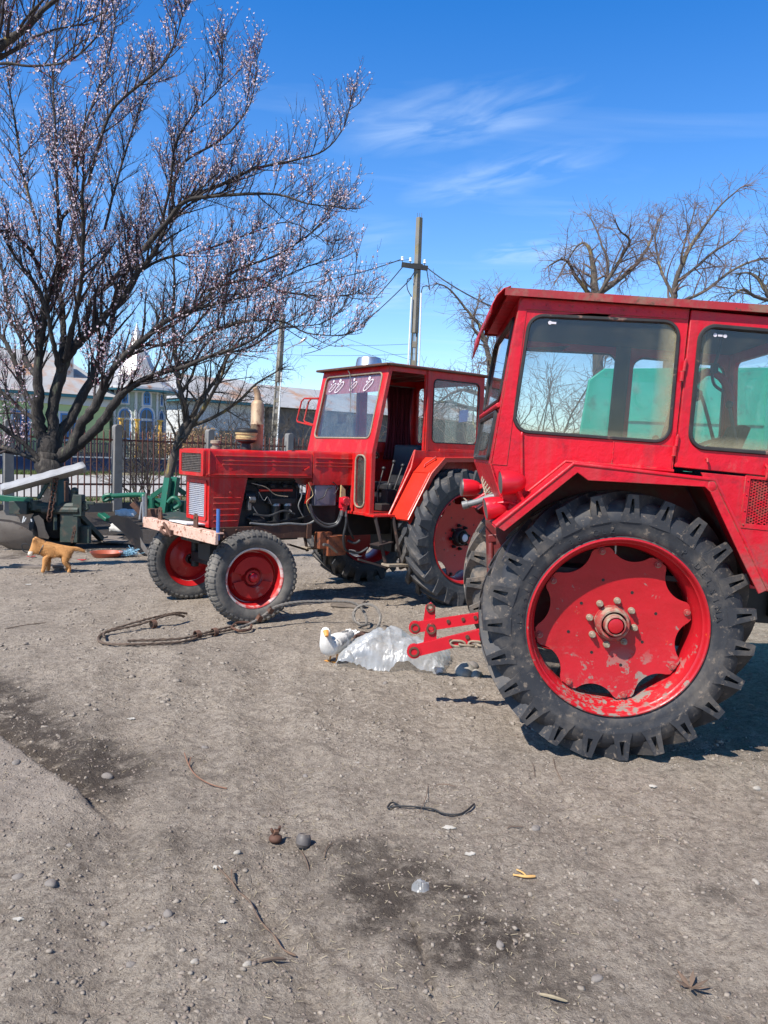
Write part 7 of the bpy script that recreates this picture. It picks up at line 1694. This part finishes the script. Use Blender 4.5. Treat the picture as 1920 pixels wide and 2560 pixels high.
c = gd(655, 1822, .03); b = MB(); X_ = Matrix.Translation(c) @ Euler((R(90) - .35, .15, 0)).to_matrix().to_4x4(); b.lathe([(-.028, .0005), (-.028, .022), (-.015, .032), (.01, .033), (.026, .026), (.028, .023), (.026, .019), (.0, .018), (-.01, .0005)], 24, X_); tag(b.build('socket', mat('dark greasy steel', (.07, .06, .055), (.13, .11, .095), 30, .55, dirt=[((.2, .16, .13), 20, .55, .7, .9)])), 'small round steel socket open at the top, on the dirt', 'machine part')
c = gd(595, 1812, .02); b = MB(); b.ball(c, (.030, .028, .020), 14, 9); b.box(c + Vector((0, 0, .025)), (.022, .02, .03), (.2, .3, .4)); b.box(c + Vector((.015, .01, .04)), (.012, .012, .03), (.5, .2, 0)); b.box(c + Vector((-.016, 0, .035)), (.01, .014, .02), (0, -.4, 0)); tag(b.build('ball_joint', M['rust'], bevel=.003), 'broken rusty ball joint left of the steel socket', 'machine part')
b = MB(); c = gd(1132, 1896, .008); b.tube(smoothpts([c + Vector((-.042, .012, 0)), c + Vector((-.02, .002, .003)), c + Vector((.005, -.006, .004)), c + Vector((.045, .002, .002))]), [.005, .004, .0035, .004, .0045, .005, .005, .005, .0055, .006, .0065, .006, .005], 8); b.tube(smoothpts([c + Vector((.008, -.004, .004)), c + Vector((-.002, .02, .006)), c + Vector((-.022, .045, .004))]), .0036, 8); tag(b.build('bone', M['bone']), 'small yellow forked bone on the cracked dirt', 'bone')
b = MB(); c = gd(908, 1914, .0); n = 14; vs = []; fs = []
for i in range(n + 1):
    for j in range(n + 1):
        u = i / n - .5; v = j / n - .5; vs.append(c + Vector((u * .070, v * .085, .003 + .038 * max(0, 1 - (u * u + v * v) * 4) ** .8 * (.6 + .8 * abs(float(fbm(np.array(u * 5), np.array(v * 5), 1.3, 3, 7)))))))
for i in range(n):
    for j in range(n): a = i * (n + 1) + j; fs.append((a, a + 1, a + n + 2, a + n + 1))
b.add(vs, fs); tag(b.build('film_scrap', pm_.materials[0], angle=30), 'small crumpled scrap of clear film in the lower middle', 'scrap')
b = MB(); c = gd(1493, 2136, .0)
for k in range(6): a = k * 1.1; b.add([c + Vector((0, 0, .003)), c + Vector((.03 * math.cos(a - .3), .03 * math.sin(a - .3), .02)), c + Vector((.055 * math.cos(a), .055 * math.sin(a), .035)), c + Vector((.03 * math.cos(a + .3), .03 * math.sin(a + .3), .015))], [(0, 1, 2, 3)])
o = b.build('dried_plant', M['stick'], smooth=False); md = o.modifiers.new('thick', 'SOLIDIFY'); md.thickness = .003; tag(o, 'dried dark brown plant tuft in the lower right foreground', 'plant')
for k, (x, y, s, lab) in enumerate(((970, 1790, .05, 'chalky white scrap below the black cable scrap'), (1015, 1850, .045, 'pale torn scrap right of the damp soil'), (40, 2000, .03, 'small white flake at the lower left edge'), (470, 1880, .035, 'thin white flake left of the twisted stick'), (285, 1545, .05, 'white feather scrap on the dirt left of the middle'), (60, 1265, .07, 'white paper scrap in front of the dog'), (1410, 1700, .04, 'white chalky flake below the large tractor wheel'), (480, 2000, .03, 'tiny white flake left of the twisted stick end'))):
    c = gd(x, y, .004); rr_ = random.Random(k); out = [(s * .62 * rr_.uniform(.35, 1.15) * math.cos(t), s * .45 * rr_.uniform(.35, 1.15) * math.sin(t)) for t in [2 * PI * i / 15 for i in range(15)]]; b = MB(); b.plate(out, [], lambda u, v, w: c + Vector((u, v, w + .25 * abs(u) * abs(math.sin(v * 60)))), 0, .003); tag(b.build('pale_scrap', M['paper']), lab, 'scrap', 'pale scraps on the dirt')
# stones: a shape made once, then copied
def rock(seed):
    b = MB(); b.ball((0, 0, 0), 1.0, 12, 8); P = np.array(b.v); n = fbm(P[:, 0] * 1.3 + seed * 3, P[:, 1] * 1.3 + P[:, 2] * 1.1, 1.0, 3, seed); P = P * (1 + .55 * n[:, None]) * np.array([1.15, .85, .62]); b.v = [tuple(p) for p in P]; return b
st = [rock(k).build('stone', M['palestone'] if k == 3 else M['stone'], angle=70) for k in range(4)]
known = [(35, 1671, .022, 0, 'dark oval stone on the raised slab at the left edge'), (232, 1662, .030, 1, 'pale knobbly stone in the damp hollow'), (1157, 1794, .022, 0, 'smooth round grey stone right of the black cable scrap'), (363, 1983, .020, 1, 'tilted grey stone casting a shadow at the lower left'), (328, 2003, .013, 2, 'small stone beside the tilted grey stone'), (310, 2006, .012, 1, 'dark pebble left of the tilted grey stone'), (40, 1896, .022, 1, 'flat brown stone low on the slab'), (1005, 1452, .10, 3, 'large pale stone right of the plastic sheet'), (1028, 1458, .055, 3, 'angular white stone beside the near tractor wheel'), (1020, 1440, .06, 1, 'grey stone behind the white one beside the wheel'), (443, 1610, .018, 0, 'small pale stone above the reddish twig'), (660, 1672, .015, 0, 'round pebble right of the reddish twig'), (512, 1852, .014, 3, 'pale pebble left of the broken ball joint'), (534, 2092, .014, 3, 'cream pebble left of the dark flat splinter'), (1290, 2118, .018, 0, 'smooth pale pebble at the lower right'), (1635, 1700, .022, 3, 'white pebble at the right edge below the wheel'), (1632, 1906, .016, 3, 'pale chip at the right edge'), (833, 1478, .022, 2, 'dark stone below the plastic sheet'), (1080, 2050, .016, 2, 'brown clod in the lower right middle'), (1330, 1945, .010, 2, 'dark pebble right of the bone'), (225, 1975, .014, 1, 'brown stone in the lower left dirt'), (150, 1830, .013, 2, 'stone on the slab below the damp hollow'), (283, 2075, .014, 0, 'rounded stone low in the left foreground'), (420, 2085, .012, 3, 'light pebble low in the left middle'), (110, 1916, .026, 0, 'low flat stone near the left edge of the foreground')]
rs = random.Random(77); used = [0] * 4
def put(x, y, s, k, lab):
    o = st[k] if not used[k] else st[k].copy()
    if used[k]: COL.objects.link(o)
    used[k] = 1; p = gd(x, y); o.location = p + Vector((0, 0, s * .08)); o.scale = (s, s, s); o.rotation_euler = (rs.uniform(-.2, .2), rs.uniform(-.2, .2), rs.uniform(0, 6.28)); tag(o, lab, 'stone', 'stones on the dirt')
for q in known: put(*q)
# gravel, straw and soil crumbs nobody could count
def scatter(name, m, n, pos, smin, smax, flat, seed, power=2.4):
    g = np.random.default_rng(seed); t = (1 + 5 ** .5) / 2
    V = np.array([(-1, t, 0), (1, t, 0), (-1, -t, 0), (1, -t, 0), (0, -1, t), (0, 1, t), (0, -1, -t), (0, 1, -t), (t, 0, -1), (t, 0, 1), (-t, 0, -1), (-t, 0, 1)]) / 1.9
    Fc = np.array([(0, 11, 5), (0, 5, 1), (0, 1, 7), (0, 7, 10), (0, 10, 11), (1, 5, 9), (5, 11, 4), (11, 10, 2), (10, 7, 6), (7, 1, 8), (3, 9, 4), (3, 4, 2), (3, 2, 6), (3, 6, 8), (3, 8, 9), (4, 9, 5), (2, 4, 11), (6, 2, 10), (8, 6, 7), (9, 8, 1)])
    x, y = pos(g, n); n = len(x); s = smin + (smax - smin) * g.random(n) ** power
    an = g.random(n) * 6.28; c, si = np.cos(an), np.sin(an)
    P = V[None] * (1 + .28 * g.standard_normal((n, 12, 1))) * s[:, None, None] * np.stack([np.ones(n) * 1.15, .7 + .4 * g.random(n), flat * (.6 + .6 * g.random(n))], -1)[:, None, :]
    Q = np.stack([P[..., 0] * c[:, None] - P[..., 1] * si[:, None] + x[:, None], P[..., 0] * si[:, None] + P[..., 1] * c[:, None] + y[:, None], P[..., 2] + (ground_h(x, y) + s * flat * .05)[:, None]], -1).reshape(-1, 3)
    Fa = (Fc[None] + (np.arange(n) * 12)[:, None, None]).reshape(-1, 3).astype(np.int32)
    me = bpy.data.meshes.new(name); me.vertices.add(len(Q)); me.vertices.foreach_set('co', Q.astype(np.float32).ravel()); me.loops.add(Fa.size); me.loops.foreach_set('vertex_index', Fa.ravel()); me.polygons.add(len(Fa)); me.polygons.foreach_set('loop_start', np.arange(0, Fa.size, 3, dtype=np.int32)); me.update(calc_edges=True); me.shade_smooth(); me.materials.append(m)
    o = bpy.data.objects.new(name, me); COL.objects.link(o); tag(o, kind='stuff'); return o
def view_pos(ylo, yhi, pw=1.0):
    def f(g, n):
        y = ylo + (yhi - ylo) * g.random(n) ** pw; x = (g.random(n) * 2 - 1) * (.56 * y + .2); return x, y
    return f
def gravel_pos(ylo, yhi, pw=1.0):
    def f(g, n):
        x, y = view_pos(ylo, yhi, pw)(g, n); k = fbm(x, y, 1.1, 3, 73) + .25 * fbm(x, y, 5, 2, 75) > g.random(n) * .5 - .28; return x[k], y[k]
    return f
GRM = mat('mixed gravel', (.18, .148, .118), (.31, .262, .212), 26, .9, dirt=[((.11, .09, .075), 19, .56, .62, .9), ((.42, .38, .33), 33, .68, .72, .9)])
SOILM = mat('soil crumb', (.22, .175, .14), (.16, .125, .10), 20, .95)
scatter('gravel', GRM, 9000, gravel_pos(2.0, 5.2, 1.0), .0018, .012, .62, 1, 3.2)
scatter('gravel', GRM, 14000, gravel_pos(4.6, 12.5, .9), .004, .022, .6, 2, 3.0)
scatter('soil_crumbs', SOILM, 9000, view_pos(2.0, 4.8), .0015, .009, .7, 3, 2.6)
def straw(n, pos, seed):
    g = np.random.default_rng(seed); x, y = pos(g, n); n = len(x); L = .003 + .016 * g.random(n) ** 3; w = .0005 + .0008 * g.random(n); a = g.random(n) * 6.28; z = ground_h(x, y) + .004
    dx, dy = np.cos(a) * L, np.sin(a) * L; wx, wy = -np.sin(a) * w, np.cos(a) * w; tz = g.normal(0, .003, n)
    Q = np.stack([np.stack([x - dx - wx, y - dy - wy, z - tz], -1), np.stack([x + dx - wx, y + dy - wy, z + tz], -1), np.stack([x + dx + wx, y + dy + wy, z + tz + .001], -1), np.stack([x - dx + wx, y - dy + wy, z - tz + .001], -1)], 1).reshape(-1, 3)
    me = bpy.data.meshes.new('straw_litter'); me.vertices.add(len(Q)); me.vertices.foreach_set('co', Q.astype(np.float32).ravel()); Fa = np.arange(4 * n, dtype=np.int32); me.loops.add(4 * n); me.loops.foreach_set('vertex_index', Fa); me.polygons.add(n); me.polygons.foreach_set('loop_start', np.arange(0, 4 * n, 4, dtype=np.int32)); me.update(calc_edges=True); me.materials.append(M['straw'])
    o = bpy.data.objects.new('straw_litter', me); COL.objects.link(o); tag(o, kind='stuff')
def dpos(g, n):
    x, y = view_pos(2.0, 6.5)(g, n * 3); k = (fbm(x, y, 1.6, 3, 52) + .6 * np.exp(-(((x - .2) / .7) ** 2 + ((y - 2.8) / .6) ** 2)) + .3 * np.exp(-(((x + 1.2) / .7) ** 2 + ((y - 4.1) / .5) ** 2))) > .10; return x[k][:n], y[k][:n]
straw(3400, dpos, 4)
def dpos2(g, n): return g.normal(-3.6, 1.1, n), g.normal(11.1, .5, n)
straw(900, dpos2, 5)

# ------------------------------------------------------------------ camera, light, sky
cam = bpy.data.cameras.new('camera'); co = bpy.data.objects.new('camera', cam); COL.objects.link(co)
mx = Matrix((CRT, CUP, -CFW)).transposed().to_4x4(); mx.translation = Vector((0, 0, CH)); co.matrix_world = mx
cam.sensor_fit = 'VERTICAL'; cam.sensor_height = 24; cam.lens = 24 * CF / 2560; cam.clip_end = 6000; cam.clip_start = .05
S.camera = co
sd = Vector((.555, .575, -.95)).normalized()
sl = bpy.data.lights.new('sun', 'SUN'); sl.energy = 5; sl.angle = R(.53); sl.color = (1, .955, .89); so = bpy.data.objects.new('sun', sl); COL.objects.link(so); so.rotation_euler = sd.to_track_quat('-Z', 'Y').to_euler(); so.location = (-5, -8, 12)
w = bpy.data.worlds.new('World'); S.world = w; w.use_nodes = True; nt = w.node_tree; N = nt.nodes; L = nt.links
bg = N['Background']; sky = N.new('ShaderNodeTexSky'); sky.sky_type = 'NISHITA'; sky.sun_disc = False; sky.sun_elevation = math.asin(-sd.z); sky.sun_rotation = math.atan2(-sd.x, -sd.y); sky.altitude = 200; sky.air_density = 1.0; sky.dust_density = .6; sky.ozone_density = 2.5
tc = N.new('ShaderNodeTexCoord'); sp = N.new('ShaderNodeSeparateXYZ'); L.new(tc.outputs['Generated'], sp.inputs[0])
def wm(op, a, b_=None):
    x = N.new('ShaderNodeMath'); x.operation = op
    for i, q in enumerate((a, b_)):
        if q is None: continue
        if isinstance(q, (int, float)): x.inputs[i].default_value = q
        else: L.new(q, x.inputs[i])
    return x.outputs[0]
# thin cirrus on a flat layer high above: direction / height
zz = wm('MAXIMUM', sp.outputs['Z'], .03); cx = wm('DIVIDE', sp.outputs['X'], zz); cy = wm('DIVIDE', sp.outputs['Y'], zz)
cb = N.new('ShaderNodeCombineXYZ'); L.new(cx, cb.inputs[0]); L.new(cy, cb.inputs[1])
mp = N.new('ShaderNodeMapping'); mp.inputs['Rotation'].default_value = (0, 0, R(-38)); mp.inputs['Scale'].default_value = (.42, 1.5, 1); mp.inputs['Location'].default_value = (.2, .75, 0); L.new(cb.outputs[0], mp.inputs[0])
nz = N.new('ShaderNodeTexNoise'); nz.inputs['Scale'].default_value = 1.3; nz.inputs['Detail'].default_value = 7; nz.inputs['Roughness'].default_value = .55; nz.inputs['Distortion'].default_value = .6; L.new(mp.outputs[0], nz.inputs['Vector'])
mr = N.new('ShaderNodeMapRange'); mr.inputs[1].default_value = .54; mr.inputs[2].default_value = .85; mr.inputs[3].default_value = 0; mr.inputs[4].default_value = .45; L.new(nz.outputs[0], mr.inputs[0])
tint = N.new('ShaderNodeMix'); tint.data_type = 'RGBA'; tint.blend_type = 'MULTIPLY'; tint.inputs['Factor'].default_value = 1; L.new(sky.outputs[0], tint.inputs[6]); tb = N.new('ShaderNodeMix'); tb.data_type = 'RGBA'; th = N.new('ShaderNodeMapRange'); th.inputs[1].default_value = .0; th.inputs[2].default_value = .55; L.new(sp.outputs['Z'], th.inputs[0]); L.new(wm('POWER', th.outputs[0], .75), tb.inputs['Factor']); t2_ = N.new('ShaderNodeMapRange'); t2_.inputs[1].default_value = .55; t2_.inputs[2].default_value = .85; t2_.inputs[3].default_value = 1; t2_.inputs[4].default_value = .35; L.new(sp.outputs['Z'], t2_.inputs[0]); tb.inputs[6].default_value = (1.45, 1.48, 1.50, 1); tb.inputs[7].default_value = (.09, .80, 1.52, 1); vm = N.new('ShaderNodeVectorMath'); vm.operation = 'SCALE'; L.new(tb.outputs[2], vm.inputs[0]); L.new(t2_.outputs[0], vm.inputs['Scale']); L.new(vm.outputs[0], tint.inputs[7])
mixc = N.new('ShaderNodeMix'); mixc.data_type = 'RGBA'; L.new(mr.outputs[0], mixc.inputs['Factor']); L.new(tint.outputs[2], mixc.inputs[6]); mixc.inputs[7].default_value = (6.2, 7.4, 8.6, 1)
def wisp(p, q, half, amt, seed):
    dx, dy = q[0] - p[0], q[1] - p[1]; ln = math.hypot(dx, dy); c, s_ = dx / ln, dy / ln; mxx, myy = (p[0] + q[0]) / 2, (p[1] + q[1]) / 2
    ax = wm('SUBTRACT', cx, mxx); ay = wm('SUBTRACT', cy, myy)
    u = wm('ADD', wm('MULTIPLY', ax, c), wm('MULTIPLY', ay, s_)); v = wm('SUBTRACT', wm('MULTIPLY', ay, c), wm('MULTIPLY', ax, s_))
    c3 = N.new('ShaderNodeCombineXYZ'); L.new(wm('MULTIPLY', u, 2.2), c3.inputs[0]); L.new(wm('MULTIPLY', v, 4.6), c3.inputs[1]); c3.inputs[2].default_value = seed
    nn_ = N.new('ShaderNodeTexNoise'); nn_.inputs['Scale'].default_value = 1.6; nn_.inputs['Detail'].default_value = 7; nn_.inputs['Roughness'].default_value = .52; nn_.inputs['Distortion'].default_value = .5; L.new(c3.outputs[0], nn_.inputs['Vector'])
    ru = wm('DIVIDE', u, ln * .55); rv = wm('DIVIDE', v, half); e = wm('SUBTRACT', 1.0, wm('ADD', wm('MULTIPLY', ru, ru), wm('MULTIPLY', rv, rv))); e = wm('MAXIMUM', e, 0.0)
    k = N.new('ShaderNodeMapRange'); k.inputs[1].default_value = .38; k.inputs[2].default_value = .72; L.new(nn_.outputs[0], k.inputs[0])
    return wm('MULTIPLY', wm('MULTIPLY', e, k.outputs[0]), amt * .8)
fac = wm('MULTIPLY', mr.outputs[0], .35)
for a_ in (((-.19, 2.69), (.50, 2.15), .22, .42, 1.0), ((.05, 3.22), (.70, 2.55), .20, .38, 4.0), ((.45, 4.1), (.90, 3.68), .22, .55, 7.0), ((-.9, 5.6), (.3, 4.6), .6, .35, 9.0), ((-.6, 3.9), (.1, 3.5), .35, .20, 12.0)):
    fac = wm('ADD', fac, wisp(*a_))
L.new(fac, mixc.inputs['Factor'])
L.new(mixc.outputs[2], bg.inputs['Color']); bg.inputs['Strength'].default_value = .10
S.view_settings.view_transform = 'Standard'; S.view_settings.look = 'None'; S.view_settings.gamma = 1; S.view_settings.exposure = .62; S.view_settings.use_curve_mapping = False
S.cycles.max_bounces = 8; S.cycles.transparent_max_bounces = 24; S.cycles.use_denoising = True
